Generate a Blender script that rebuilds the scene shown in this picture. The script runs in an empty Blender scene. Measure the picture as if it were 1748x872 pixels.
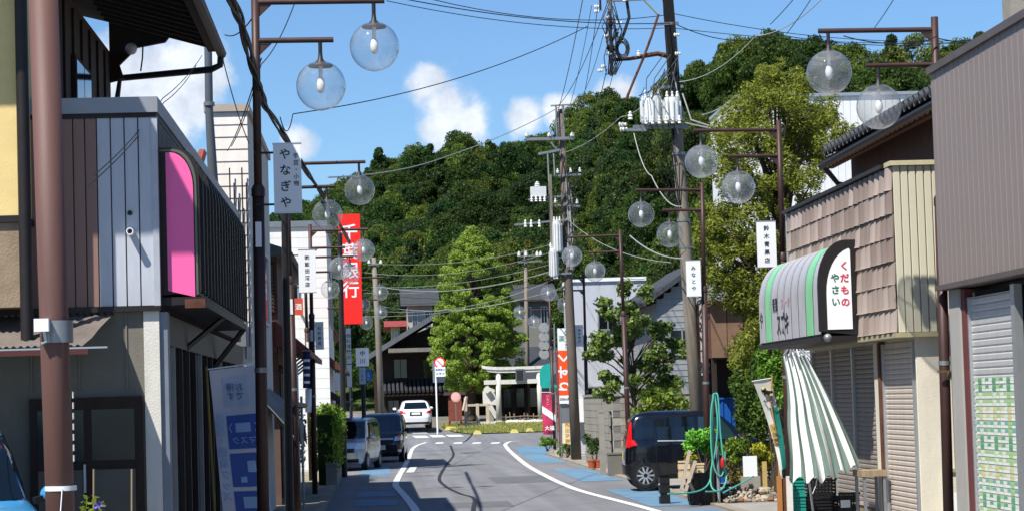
import bpy, math, random
import numpy as np
from mathutils import Vector, Matrix

sc = bpy.context.scene
COL = sc.collection
R = math.radians
rnd = random.Random(7)

# ------------------------------------------------------------------ camera
FPX, W0, H0 = 4000.0, 1748.0, 872.0          # focal length in pixels of the 1748 px wide photograph
VP = (640.0, 690.0)                          # where the street's direction vanishes
ROLL = R(1.7)
CAMZ = 2.0
_y = Vector((VP[0] - W0 / 2, -(VP[1] - H0 / 2), -FPX)).normalized()
_s, _c = math.sin(ROLL), math.cos(ROLL)
_z = Vector((-_s, _c, 0)); _z.z = -(_z.x * _y.x + _z.y * _y.y) / _y.z; _z.normalize()
_x = _y.cross(_z)
CM = Matrix((_x, _y, _z))                    # camera axes -> world axes
cam = bpy.data.cameras.new('camera'); camo = bpy.data.objects.new('camera', cam); COL.objects.link(camo)
camo.matrix_world = Matrix.Translation((0, 0, CAMZ)) @ CM.to_4x4()
cam.sensor_width = 36; cam.lens = 36 * FPX / W0
cam.clip_start = 0.1; cam.clip_end = 5000
sc.camera = camo

# ------------------------------------------------------------------ light
SUN_AZ, SUN_EL = R(180 + 42), R(54)          # clockwise from +Y
wd = bpy.data.worlds.new('World'); sc.world = wd; wd.use_nodes = True
nt = wd.node_tree; N = nt.nodes; L = nt.links
for n in list(N): N.remove(n)
out = N.new('ShaderNodeOutputWorld'); bg = N.new('ShaderNodeBackground'); L.new(bg.outputs[0], out.inputs[0])
sky = N.new('ShaderNodeTexSky'); sky.sky_type = 'NISHITA'; sky.sun_disc = False
sky.sun_elevation = SUN_EL; sky.sun_rotation = SUN_AZ
sky.air_density = 1.0; sky.dust_density = 0.25; sky.ozone_density = 3.0; sky.altitude = 50
bg.inputs[1].default_value = 0.075
geo = N.new('ShaderNodeTexCoord')
def wmath(op, a, b=None, c=None):
    m = N.new('ShaderNodeMath'); m.operation = op
    for i, v in enumerate((a, b, c)):
        if v is None: continue
        if isinstance(v, (int, float)): m.inputs[i].default_value = v
        else: L.new(v, m.inputs[i])
    return m.outputs[0]
def pix_dir(px, py):
    return (CM @ Vector((px - W0 / 2, -(py - H0 / 2), -FPX))).normalized()
# cumulus: fractal noise over the whole sky, thickest in a belt above the horizon, with a few banks where they stand
nz = N.new('ShaderNodeTexNoise'); nz.inputs['Scale'].default_value = 26; nz.inputs['Detail'].default_value = 9; nz.inputs['Roughness'].default_value = 0.58
L.new(geo.outputs['Generated'], nz.inputs['Vector'])
nz2 = N.new('ShaderNodeTexNoise'); nz2.inputs['Scale'].default_value = 3.2; nz2.inputs['Detail'].default_value = 3
L.new(geo.outputs['Generated'], nz2.inputs['Vector'])
mask = wmath('MULTIPLY', wmath('SUBTRACT', nz2.outputs[0], 0.66), 3.0)      # scattered far clouds all round
mask = wmath('MAXIMUM', mask, -1.0)
banks = [(768, 180, 80), (738, 145, 46), (810, 205, 60), (300, 150, 120), (270, 195, 110), (210, 150, 100), (330, 105, 60),
         (510, 240, 42), (890, 205, 50), (955, 195, 40), (1055, 165, 42), (-150, 190, 170), (1900, 330, 180), (2300, 250, 150)]
for px, py, rp in banks:
    d = pix_dir(px, py)
    vm = N.new('ShaderNodeVectorMath'); vm.operation = 'DISTANCE'
    L.new(geo.outputs['Generated'], vm.inputs[0]); vm.inputs[1].default_value = d
    k = wmath('SUBTRACT', 1.0, wmath('DIVIDE', vm.outputs['Value'], rp / FPX))
    k = wmath('MAXIMUM', k, -1.0)
    mask = wmath('MAXIMUM', mask, k)
dens = wmath('ADD', wmath('MULTIPLY', mask, 0.62), wmath('MULTIPLY', wmath('SUBTRACT', nz.outputs[0], 0.5), 1.5))
cr = N.new('ShaderNodeMapRange'); cr.interpolation_type = 'SMOOTHSTEP'
cr.inputs['From Min'].default_value = 0.02; cr.inputs['From Max'].default_value = 0.34
L.new(dens, cr.inputs['Value'])
cf = wmath('MULTIPLY', cr.outputs[0], 0.88)
tint = N.new('ShaderNodeMix'); tint.data_type = 'RGBA'; tint.blend_type = 'MULTIPLY'; tint.inputs[0].default_value = 1
L.new(sky.outputs[0], tint.inputs[6]); tint.inputs[7].default_value = (0.74, 0.97, 1.22, 1)
mx = N.new('ShaderNodeMix'); mx.data_type = 'RGBA'
L.new(cf, mx.inputs[0]); L.new(tint.outputs[2], mx.inputs[6])
nz3 = N.new('ShaderNodeTexNoise'); nz3.inputs['Scale'].default_value = 55; nz3.inputs['Detail'].default_value = 8; nz3.inputs['Roughness'].default_value = .6; L.new(geo.outputs['Generated'], nz3.inputs['Vector'])
cs = N.new('ShaderNodeMapRange'); cs.inputs['From Min'].default_value = .36; cs.inputs['From Max'].default_value = .62; L.new(nz3.outputs[0], cs.inputs['Value'])
cc_ = N.new('ShaderNodeMix'); cc_.data_type = 'RGBA'; L.new(cs.outputs[0], cc_.inputs[0]); cc_.inputs[6].default_value = (6.4, 6.9, 7.8, 1); cc_.inputs[7].default_value = (9.4, 9.7, 10.2, 1); L.new(cc_.outputs[2], mx.inputs[7])
L.new(mx.outputs[2], bg.inputs[0])

sun = bpy.data.lights.new('sun', 'SUN'); suno = bpy.data.objects.new('sun', sun); COL.objects.link(suno)
sun.energy = 5.0; sun.angle = R(0.53); sun.color = (1.0, 0.95, 0.87)
sdir = Vector((math.sin(SUN_AZ) * math.cos(SUN_EL), math.cos(SUN_AZ) * math.cos(SUN_EL), math.sin(SUN_EL)))
suno.rotation_euler = sdir.to_track_quat('Z', 'Y').to_euler(); suno.location = (-40, -40, 60)
vs = sc.view_settings
vs.view_transform = 'Standard'; vs.look = 'None'; vs.gamma = 1; vs.exposure = 0.6; vs.use_curve_mapping = False
sc.cycles.transparent_max_bounces = 32; sc.cycles.max_bounces = 8

# ------------------------------------------------------------------ helpers
def P(px, py, Y):
    d = CM @ Vector((px - W0 / 2, -(py - H0 / 2), -FPX)); t = Y / d.y
    return Vector((d.x * t, Y, CAMZ + d.z * t))
PROF = [(-50, 0), (95, 0), (104, .04), (110, .13), (118, .33), (123, .45), (127, .72), (130, .86), (140, 1.1), (170, 1.6), (2000, 1.6)]
def zg(Y):
    for (a, za), (b, zb) in zip(PROF, PROF[1:]):
        if Y <= b: return za + (zb - za) * max(0, (Y - a)) / (b - a)
    return PROF[-1][1]
def G(px, py, lo=20, hi=260):
    """world point of the ground seen at a pixel"""
    for _ in range(50):
        m = (lo + hi) / 2; p = P(px, py, m)
        if p.z > zg(m): lo = m
        else: hi = m
    p = P(px, py, (lo + hi) / 2); p.z = zg(p.y); return p
def C(h):
    h = h.lstrip('#'); v = [int(h[i:i + 2], 16) / 255 for i in (0, 2, 4)]
    return tuple(x / 12.92 if x <= .04045 else ((x + .055) / 1.055) ** 2.4 for x in v)

M = {}
def mat(name, col, rough=.7, metal=0., var=.12, scale=3., bump=0., bscale=30., spec=.4, grime=0., coat=0., alpha=None, stretch=None):
    if name in M: return M[name]
    if isinstance(col, str): col = C(col)
    m = bpy.data.materials.new(name); m.use_nodes = True; t = m.node_tree; n = t.nodes; l = t.links
    b = n['Principled BSDF']; b.inputs['Roughness'].default_value = rough; b.inputs['Metallic'].default_value = metal
    b.inputs['Specular IOR Level'].default_value = spec; b.inputs['Coat Weight'].default_value = coat
    tc = n.new('ShaderNodeTexCoord'); v = tc.outputs['Object']
    if stretch:
        mp = n.new('ShaderNodeMapping'); mp.inputs['Scale'].default_value = stretch; l.new(v, mp.inputs[0]); v = mp.outputs[0]
    z = n.new('ShaderNodeTexNoise'); z.inputs['Scale'].default_value = scale; z.inputs['Detail'].default_value = 6; z.inputs['Roughness'].default_value = .65
    l.new(v, z.inputs['Vector'])
    r = n.new('ShaderNodeValToRGB'); r.color_ramp.elements[0].position = .3; r.color_ramp.elements[1].position = .7
    r.color_ramp.elements[0].color = (*[c * (1 - var) for c in col], 1); r.color_ramp.elements[1].color = (*[min(1, c * (1 + var)) for c in col], 1)
    l.new(z.outputs[0], r.inputs[0]); o = r.outputs[0]
    if grime:
        z2 = n.new('ShaderNodeTexNoise'); z2.inputs['Scale'].default_value = scale * .45; z2.inputs['Detail'].default_value = 8; z2.inputs['Roughness'].default_value = .7
        mp = n.new('ShaderNodeMapping'); mp.inputs['Scale'].default_value = (1.6, 1.6, .35); l.new(tc.outputs['Object'], mp.inputs[0]); l.new(mp.outputs[0], z2.inputs['Vector'])
        r2 = n.new('ShaderNodeValToRGB'); r2.color_ramp.elements[0].position = .48; r2.color_ramp.elements[1].position = .72
        r2.color_ramp.elements[0].color = (0, 0, 0, 1); r2.color_ramp.elements[1].color = (grime, grime, grime, 1)
        l.new(z2.outputs[0], r2.inputs[0])
        x = n.new('ShaderNodeMix'); x.data_type = 'RGBA'; l.new(r2.outputs[0], x.inputs[0]); l.new(o, x.inputs[6]); x.inputs[7].default_value = (.09, .075, .055, 1)
        o = x.outputs[2]
    l.new(o, b.inputs['Base Color'])
    if bump:
        z3 = n.new('ShaderNodeTexNoise'); z3.inputs['Scale'].default_value = bscale; z3.inputs['Detail'].default_value = 5
        l.new(v, z3.inputs['Vector'])
        bp = n.new('ShaderNodeBump'); bp.inputs['Strength'].default_value = bump; bp.inputs['Distance'].default_value = .02
        l.new(z3.outputs[0], bp.inputs['Height']); l.new(bp.outputs[0], b.inputs['Normal'])
    M[name] = m; return m

def leafmat(name, c0, c1, trans=.35, rough=.5):
    if name in M: return M[name]
    m = bpy.data.materials.new(name); m.use_nodes = True; t = m.node_tree; n = t.nodes; l = t.links
    b = n['Principled BSDF']; b.inputs['Roughness'].default_value = rough; b.inputs['Specular IOR Level'].default_value = .2
    g = n.new('ShaderNodeNewGeometry'); oi = n.new('ShaderNodeObjectInfo')
    r = n.new('ShaderNodeValToRGB'); r.color_ramp.elements[0].color = (*C(c0), 1); r.color_ramp.elements[1].color = (*C(c1), 1)
    l.new(g.outputs['Random Per Island'], r.inputs[0])
    h = n.new('ShaderNodeHueSaturation'); l.new(r.outputs[0], h.inputs['Color'])
    a = n.new('ShaderNodeMapRange'); a.inputs[3].default_value = .478; a.inputs[4].default_value = .525; l.new(oi.outputs['Random'], a.inputs[0]); l.new(a.outputs[0], h.inputs['Hue'])
    a2 = n.new('ShaderNodeMapRange'); a2.inputs[3].default_value = .82; a2.inputs[4].default_value = 1.22; 
    ml = n.new('ShaderNodeMath'); ml.operation = 'FRACT'; mm = n.new('ShaderNodeMath'); mm.operation = 'MULTIPLY'; mm.inputs[1].default_value = 7.31
    l.new(oi.outputs['Random'], mm.inputs[0]); l.new(mm.outputs[0], ml.inputs[0]); l.new(ml.outputs[0], a2.inputs[0]); l.new(a2.outputs[0], h.inputs['Value'])
    l.new(h.outputs[0], b.inputs['Base Color'])
    tr = n.new('ShaderNodeBsdfTranslucent'); l.new(h.outputs[0], tr.inputs[0])
    x = n.new('ShaderNodeMixShader'); x.inputs[0].default_value = trans; l.new(b.outputs[0], x.inputs[1]); l.new(tr.outputs[0], x.inputs[2])
    l.new(x.outputs[0], n['Material Output'].inputs[0]); M[name] = m; return m

def glassmat(name, tint=(.97, .98, .98), dust=.06, rough=.02, ior=1.45, fac=1.0):
    """thin clear shell: transparent with Fresnel reflection and a film of dust"""
    if name in M: return M[name]
    m = bpy.data.materials.new(name); m.use_nodes = True; t = m.node_tree; n = t.nodes; l = t.links
    n.remove(n['Principled BSDF'])
    tb = n.new('ShaderNodeBsdfTransparent'); tb.inputs[0].default_value = (*tint, 1)
    gl = n.new('ShaderNodeBsdfGlossy'); gl.inputs['Roughness'].default_value = rough
    df = n.new('ShaderNodeBsdfDiffuse'); df.inputs[0].default_value = (.75, .76, .76, 1)
    tl = n.new('ShaderNodeBsdfTranslucent'); tl.inputs[0].default_value = (.75, .76, .76, 1)
    g = n.new('ShaderNodeNewGeometry'); dt = n.new('ShaderNodeVectorMath'); dt.operation = 'DOT_PRODUCT'; l.new(g.outputs['Normal'], dt.inputs[0]); l.new(g.outputs['Incoming'], dt.inputs[1])
    def mth(op, a, b=None):
        q = n.new('ShaderNodeMath'); q.operation = op
        for i, v in enumerate((a, b)):
            if v is None: continue
            if isinstance(v, (int, float)): q.inputs[i].default_value = v
            else: l.new(v, q.inputs[i])
        return q.outputs[0]
    sch = mth('ADD', mth('MULTIPLY', mth('POWER', mth('SUBTRACT', 1.0, mth('ABSOLUTE', dt.outputs['Value'])), 3.2), .85), .055)   # Schlick, same from both sides of the thin shell
    z = n.new('ShaderNodeTexNoise'); z.inputs['Scale'].default_value = 3; z.inputs['Detail'].default_value = 2
    tc = n.new('ShaderNodeTexCoord'); l.new(tc.outputs['Object'], z.inputs['Vector'])
    mr = n.new('ShaderNodeMapRange'); mr.inputs[1].default_value = .35; mr.inputs[2].default_value = .75; mr.inputs[3].default_value = dust * .7; mr.inputs[4].default_value = dust * 1.5
    l.new(z.outputs[0], mr.inputs[0])
    mm = n.new('ShaderNodeMath'); mm.operation = 'MULTIPLY'; mm.inputs[1].default_value = fac; l.new(sch, mm.inputs[0])
    d2 = n.new('ShaderNodeMixShader'); d2.inputs[0].default_value = .5; l.new(df.outputs[0], d2.inputs[1]); l.new(tl.outputs[0], d2.inputs[2])
    x1 = n.new('ShaderNodeMixShader'); l.new(mr.outputs[0], x1.inputs[0]); l.new(tb.outputs[0], x1.inputs[1]); l.new(d2.outputs[0], x1.inputs[2])
    x2 = n.new('ShaderNodeMixShader'); l.new(mm.outputs[0], x2.inputs[0]); l.new(x1.outputs[0], x2.inputs[1]); l.new(gl.outputs[0], x2.inputs[2])
    l.new(x2.outputs[0], n['Material Output'].inputs[0]); M[name] = m; return m

def tag(o, label=None, cat=None, group=None, kind=None):
    if label: o['label'] = label
    if cat: o['category'] = cat
    if group: o['group'] = group
    if kind: o['kind'] = kind
    return o
def thing(name, label, cat, loc=(0, 0, 0), rotz=0., group=None):
    o = bpy.data.objects.new(name, None); COL.objects.link(o); o.empty_display_size = .1
    o.location = loc; o.rotation_euler = (0, 0, rotz)
    return tag(o, label, cat, group)
def root_of(o):
    while o.parent: o = o.parent
    return o
class MB:
    def __init__(s): s.v = []; s.f = []
    def add(s, vs, fs):
        k = len(s.v); s.v += [tuple(v) for v in vs]; s.f += [tuple(i + k for i in f) for f in fs]; return s
    def box(s, x0, x1, y0, y1, z0, z1):
        v = [(x, y, z) for z in (z0, z1) for x, y in ((x0, y0), (x1, y0), (x1, y1), (x0, y1))]
        return s.add(v, [(3, 2, 1, 0), (4, 5, 6, 7), (0, 1, 5, 4), (1, 2, 6, 5), (2, 3, 7, 6), (3, 0, 4, 7)])
    def obox(s, c, ax, ay, az):
        """box with centre c and half-axis vectors"""
        c, ax, ay, az = Vector(c), Vector(ax), Vector(ay), Vector(az)
        v = [c + ax * i + ay * j + az * k for k in (-1, 1) for i, j in ((-1, -1), (1, -1), (1, 1), (-1, 1))]
        return s.add(v, [(3, 2, 1, 0), (4, 5, 6, 7), (0, 1, 5, 4), (1, 2, 6, 5), (2, 3, 7, 6), (3, 0, 4, 7)])
    def beam(s, p, q, w, h, up=(0, 0, 1)):
        p, q = Vector(p), Vector(q); d = q - p; u = Vector(up); side = d.cross(u)
        if side.length < 1e-6: side = d.cross(Vector((1, 0, 0)))
        side.normalize(); u = side.cross(d).normalized()
        return s.obox((p + q) / 2, d / 2, side * w / 2, u * h / 2)
    def tube(s, pts, r, seg=8, cap=True):
        pts = [Vector(p) for p in pts]; n = len(pts); k0 = len(s.v)
        rs = [r] * n if isinstance(r, (int, float)) else list(r)
        ref = None
        for i, p in enumerate(pts):
            d = (pts[min(i + 1, n - 1)] - pts[max(i - 1, 0)])
            if d.length < 1e-9: d = Vector((0, 0, 1))
            d.normalize()
            if ref is None:
                ref = Vector((1, 0, 0)) if abs(d.x) < .9 else Vector((0, 1, 0))
            a = (ref - d * ref.dot(d)).normalized(); b = d.cross(a); ref = a
            for j in range(seg):
                t = 2 * math.pi * j / seg; s.v.append(tuple(p + (a * math.cos(t) + b * math.sin(t)) * rs[i]))
        for i in range(n - 1):
            for j in range(seg):
                j2 = (j + 1) % seg; s.f.append((k0 + i * seg + j, k0 + i * seg + j2, k0 + (i + 1) * seg + j2, k0 + (i + 1) * seg + j))
        if cap:
            s.f.append(tuple(k0 + j for j in reversed(range(seg)))); s.f.append(tuple(k0 + (n - 1) * seg + j for j in range(seg)))
        return s
    def lathe(s, prof, c=(0, 0, 0), seg=20, axis='z', cap=False):
        """prof: list of (radius, height along axis)"""
        c = Vector(c); k0 = len(s.v)
        for r, h in prof:
            for j in range(seg):
                t = 2 * math.pi * j / seg; a, b = r * math.cos(t), r * math.sin(t)
                s.v.append(tuple(c + Vector((a, b, h) if axis == 'z' else ((h, a, b) if axis == 'x' else (b, h, a)))))
        for i in range(len(prof) - 1):
            for j in range(seg):
                j2 = (j + 1) % seg; s.f.append((k0 + i * seg + j, k0 + i * seg + j2, k0 + (i + 1) * seg + j2, k0 + (i + 1) * seg + j))
        if cap:
            s.f.append(tuple(k0 + j for j in reversed(range(seg)))); s.f.append(tuple(k0 + (len(prof) - 1) * seg + j for j in range(seg)))
        return s
    def prism(s, poly, ext):
        e = Vector(ext); n = len(poly); poly = [Vector(p) for p in poly]
        return s.add(poly + [p + e for p in poly], [tuple(reversed(range(n))), tuple(range(n, 2 * n))] + [(i, (i + 1) % n, n + (i + 1) % n, n + i) for i in range(n)])
    def grid(s, rows, thick=None):
        """rows: list of lists of points; thick: vector to make it a solid sheet"""
        a, b = len(rows), len(rows[0]); k0 = len(s.v)
        for r in rows: s.v += [tuple(p) for p in r]
        q = [(k0 + i * b + j, k0 + i * b + j + 1, k0 + (i + 1) * b + j + 1, k0 + (i + 1) * b + j) for i in range(a - 1) for j in range(b - 1)]
        s.f += q
        if thick is not None:
            t = Vector(thick); k1 = len(s.v); dk = k1 - k0
            for r in rows: s.v += [tuple(Vector(p) + t) for p in r]
            s.f += [tuple(i + dk for i in reversed(f)) for f in q]
            for j in range(b - 1):
                for i, sg in ((0, 1), (a - 1, -1)):
                    f = (k0 + i * b + j + 1, k0 + i * b + j, k1 + i * b + j, k1 + i * b + j + 1); s.f.append(f if sg > 0 else f[::-1])
            for i in range(a - 1):
                for j, sg in ((0, -1), (b - 1, 1)):
                    f = (k0 + (i + 1) * b + j, k0 + i * b + j, k1 + i * b + j, k1 + (i + 1) * b + j); s.f.append(f if sg > 0 else f[::-1])
        return s
    def sphere(s, c, r, seg=16, rings=10, sq=(1, 1, 1)):
        c = Vector(c); k0 = len(s.v)
        for i in range(rings + 1):
            t = math.pi * i / rings
            for j in range(seg):
                p = 2 * math.pi * j / seg
                s.v.append(tuple(c + Vector((r * sq[0] * math.sin(t) * math.cos(p), r * sq[1] * math.sin(t) * math.sin(p), r * sq[2] * math.cos(t)))))
        for i in range(rings):
            for j in range(seg):
                j2 = (j + 1) % seg; s.f.append((k0 + i * seg + j, k0 + (i + 1) * seg + j, k0 + (i + 1) * seg + j2, k0 + i * seg + j2))
        return s
    def mesh(s, name, m, smooth=False, off=None, rotz=0.):
        me = bpy.data.meshes.new(name); v = s.v
        if off is not None:
            o = Vector(off); Mi = Matrix.Rotation(-rotz, 3, 'Z'); v = [tuple(Mi @ (Vector(p) - o)) for p in v]
        me.from_pydata(v, [], s.f); me.update()
        if m: me.materials.append(m)
        if smooth:
            for p in me.polygons: p.use_smooth = True
            if smooth != 'full':
                me.set_sharp_from_angle(angle=R(40))
        return me
    def build(s, name, m, parent=None, smooth=False, local=False):
        """vertices are world coordinates unless local; the object hangs under its thing"""
        if parent is not None and not local:
            r = root_of(parent); me = s.mesh(name, m, smooth, r.location, r.rotation_euler.z)
        else: me = s.mesh(name, m, smooth)
        o = bpy.data.objects.new(name, me); COL.objects.link(o)
        if parent is not None: o.parent = parent
        return o
def single(name, mb, m, label, cat, base, smooth=False, group=None, kind=None):
    """a thing that is one mesh, its origin at base"""
    me = mb.mesh(name, m, smooth, base); o = bpy.data.objects.new(name, me); COL.objects.link(o); o.location = base
    return tag(o, label, cat, group, kind)
def piece(name, me, parent, loc, rot=None, scale=None):
    """a copy of a shared mesh as a part; loc in world"""
    o = bpy.data.objects.new(name, me); COL.objects.link(o); o.parent = parent; r = root_of(parent)
    o.location = Matrix.Rotation(-r.rotation_euler.z, 3, 'Z') @ (Vector(loc) - r.location)
    if rot: o.rotation_euler = rot
    if scale: o.scale = scale
    return o
def copy_tree(o, parent=None):
    c = o.copy(); COL.objects.link(c); c.parent = parent
    for ch in list(o.children): copy_tree(ch, c)
    return c
def struct(name, mb, m, smooth=False, parent=None):
    o = mb.build(name, m, parent, smooth)
    if parent is None: o['kind'] = 'structure'
    return o
def text(name, s, o, right, up, size, m, parent, vertical=False, bold=0., depth=.002, lead=1.12, local=False):
    """flat lettering centred on o, right/up are unit vectors"""
    cu = bpy.data.curves.new(name, 'FONT'); cu.body = '\n'.join(s) if vertical else s
    cu.size = size; cu.align_x = 'CENTER'; cu.align_y = 'CENTER'; cu.space_line = lead if vertical else 1.0
    cu.offset = bold * size; cu.extrude = depth / 2; cu.resolution_u = 3
    t = bpy.data.objects.new(name, cu); COL.objects.link(t)
    dg = bpy.context.evaluated_depsgraph_get(); me = bpy.data.meshes.new_from_object(t.evaluated_get(dg))
    bpy.data.objects.remove(t); bpy.data.curves.remove(cu)
    n = len(me.vertices); a = np.empty(n * 3, np.float32); me.vertices.foreach_get('co', a); a = a.reshape(-1, 3)
    if n:
        c = (a.min(0) + a.max(0)) / 2; a = a - c
    ri, u = np.array(Vector(right)), np.array(Vector(up)); nn = np.cross(ri, u)
    w = np.array(Vector(o)) + a[:, :1] * ri + a[:, 1:2] * u + a[:, 2:] * nn
    if not local:
        r = root_of(parent); w = w - np.array(r.location)
        c_, s_ = math.cos(-r.rotation_euler.z), math.sin(-r.rotation_euler.z)
        w = np.stack([w[:, 0] * c_ - w[:, 1] * s_, w[:, 0] * s_ + w[:, 1] * c_, w[:, 2]], 1)
    me.vertices.foreach_set('co', w.astype(np.float32).ravel()); me.update()
    me.materials.clear(); me.materials.append(m); me.name = name
    ob = bpy.data.objects.new(name, me); COL.objects.link(ob); ob.parent = parent; return ob
def mesh_np(name, V, quads, m):
    me = bpy.data.meshes.new(name); nv, nf = len(V), len(quads)
    me.vertices.add(nv); me.vertices.foreach_set('co', np.asarray(V, np.float32).ravel())
    k = quads.shape[1]; me.loops.add(nf * k); me.loops.foreach_set('vertex_index', quads.astype(np.int32).ravel())
    me.polygons.add(nf); me.polygons.foreach_set('loop_start', np.arange(0, nf * k, k, dtype=np.int32))
    me.update(calc_edges=True); me.validate()
    if m: me.materials.append(m)
    return me
def leaf_quads(rg, Pn, size, asp=.55, up=.35, Nrm=None, bend=.25, jit=.45):
    """one folded diamond leaf (two triangles' worth) at each point"""
    n = len(Pn); d = rg.normal(size=(n, 3)); d[:, 2] += up
    if Nrm is not None: d = d * .75 + Nrm
    d /= np.linalg.norm(d, axis=1)[:, None] + 1e-9
    a = rg.normal(size=(n, 3)); a -= d * (a * d).sum(1)[:, None]; a /= np.linalg.norm(a, axis=1)[:, None] + 1e-9
    b = np.cross(d, a); s = size * (1 + jit * rg.uniform(-1, 1, n))[:, None]
    V = np.stack([Pn - a * s * .5, Pn + b * s * asp * .5 - d * s * bend * .3, Pn + a * s * .5, Pn - b * s * asp * .5 - d * s * bend * .3], 1).reshape(-1, 3)
    return V, np.arange(4 * n).reshape(-1, 4)
def blob_points(rg, blobs, n, shell=.55):
    """points spread through ellipsoid clumps (cx,cy,cz,rx,ry,rz), denser to the outside"""
    B = np.array(blobs, float); w = (B[:, 3] * B[:, 4] + B[:, 4] * B[:, 5] + B[:, 3] * B[:, 5]); w /= w.sum()
    i = rg.choice(len(B), n, p=w); d = rg.normal(size=(n, 3)); d /= np.linalg.norm(d, axis=1)[:, None]
    r = shell + (1 - shell) * rg.uniform(0, 1, n) ** .6
    return B[i, :3] + d * r[:, None] * B[i, 3:], d
def foliage(name, rg, blobs, n, size, m, parent=None, up=.35, asp=.55, shell=.55, off=None, bias=.9):
    Pn, d = blob_points(rg, blobs, n, shell); V, F = leaf_quads(rg, Pn, size, asp, up, d * bias)
    if parent is not None: V = V - np.array(root_of(parent).location)
    me = mesh_np(name, V, F, m); o = bpy.data.objects.new(name, me); COL.objects.link(o); o.parent = parent; return o
def branches(rg, base, top, r0, tips, sub=4):
    """trunk with limbs to the tips"""
    mb = MB(); base, top = Vector(base), Vector(top); pts = []
    for i in range(7):
        t = i / 6; p = base.lerp(top, t) + Vector((rg.normal() * .02, rg.normal() * .02, 0)) * (top - base).length * (0 if i in (0, 6) else 1)
        pts.append(p)
    mb.tube(pts, [r0 * (1 - .75 * i / 6) * (1.25 if i == 0 else 1) for i in range(7)], 9)
    for tp in tips:
        tp = Vector(tp); h = max(.18, min(.92, (tp.z - base.z) / (top.z - base.z + 1e-6) * .75)); a = base.lerp(top, h)
        mid = a.lerp(tp, .5) + Vector((0, 0, (tp - a).length * .08)); k = r0 * (1 - .75 * h) * .5
        mb.tube([a, mid, tp], [k, k * .6, k * .18], 6)
    return mb

# ------------------------------------------------------------------ materials in common use
WHITE = mat('white_paint', '#d9d9d6', .55, var=.05, grime=.12)
SIGNW = mat('sign_white', '#e4e6e8', .4, var=.03, scale=2, grime=.08)
BROWNP = mat('brown_painted_steel', '#4d342f', .55, .1, .18, 6, .05, 60, grime=.25)
DARK = mat('dark_steel', '#231f20', .5, .2, .2, 6)
BLACK = mat('black_plastic', '#101012', .45, 0, .1)
CONC = mat('concrete', '#8f8a80', .9, 0, .16, 2.5, .25, 45, grime=.4)
GALV = mat('galvanised_steel', '#8a8f92', .45, .6, .15, 5)
ALU = mat('aluminium', '#b7babc', .35, .7, .08)
RUST = mat('rusty_steel', '#5d3a2a', .85, .1, .35, 6, .2, 50)
DKWOOD = mat('dark_wood', '#2b2019', .8, 0, .3, 3, .15, 40, stretch=(6, 6, .6))
WOOD = mat('weathered_wood', '#8d7b62', .8, 0, .25, 3, .15, 40, stretch=(6, 6, .8))
DGLASS = mat('dark_window_glass', '#0d1113', .08, 0, .2, 1, spec=.8)
WIRE = mat('wire_black', '#17181a', .6, 0, .1)
WIREG = mat('wire_grey', '#9a9c98', .6, 0, .1)
PORC = mat('porcelain', '#d8d8d4', .25, 0, .04)
INK = mat('sign_ink', '#22242a', .6, 0, .1)
RED = mat('sign_red', '#e3261c', .45, 0, .05)
REDINK = mat('red_ink', '#c8304c', .6, 0, .05)
GREENINK = mat('green_ink', '#0f6a4c', .6, 0, .05)

# ------------------------------------------------------------------ ground, road
def ground_mat():
    return mat('verge_ground', '#6d675b', .95, 0, .25, .8, .35, 20, grime=.3)
mb = MB(); ys = [-30] + list(range(0, 172, 2)) + [200, 260, 400, 900, 3000]; xs = [-2500, -400, -60, -20, -8, -4, 0, 4, 8, 12, 20, 60, 400, 2500]
mb.grid([[(x, y, zg(y) - .03) for x in xs] for y in ys]); struct('ground', mb, ground_mat(), True)

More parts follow.
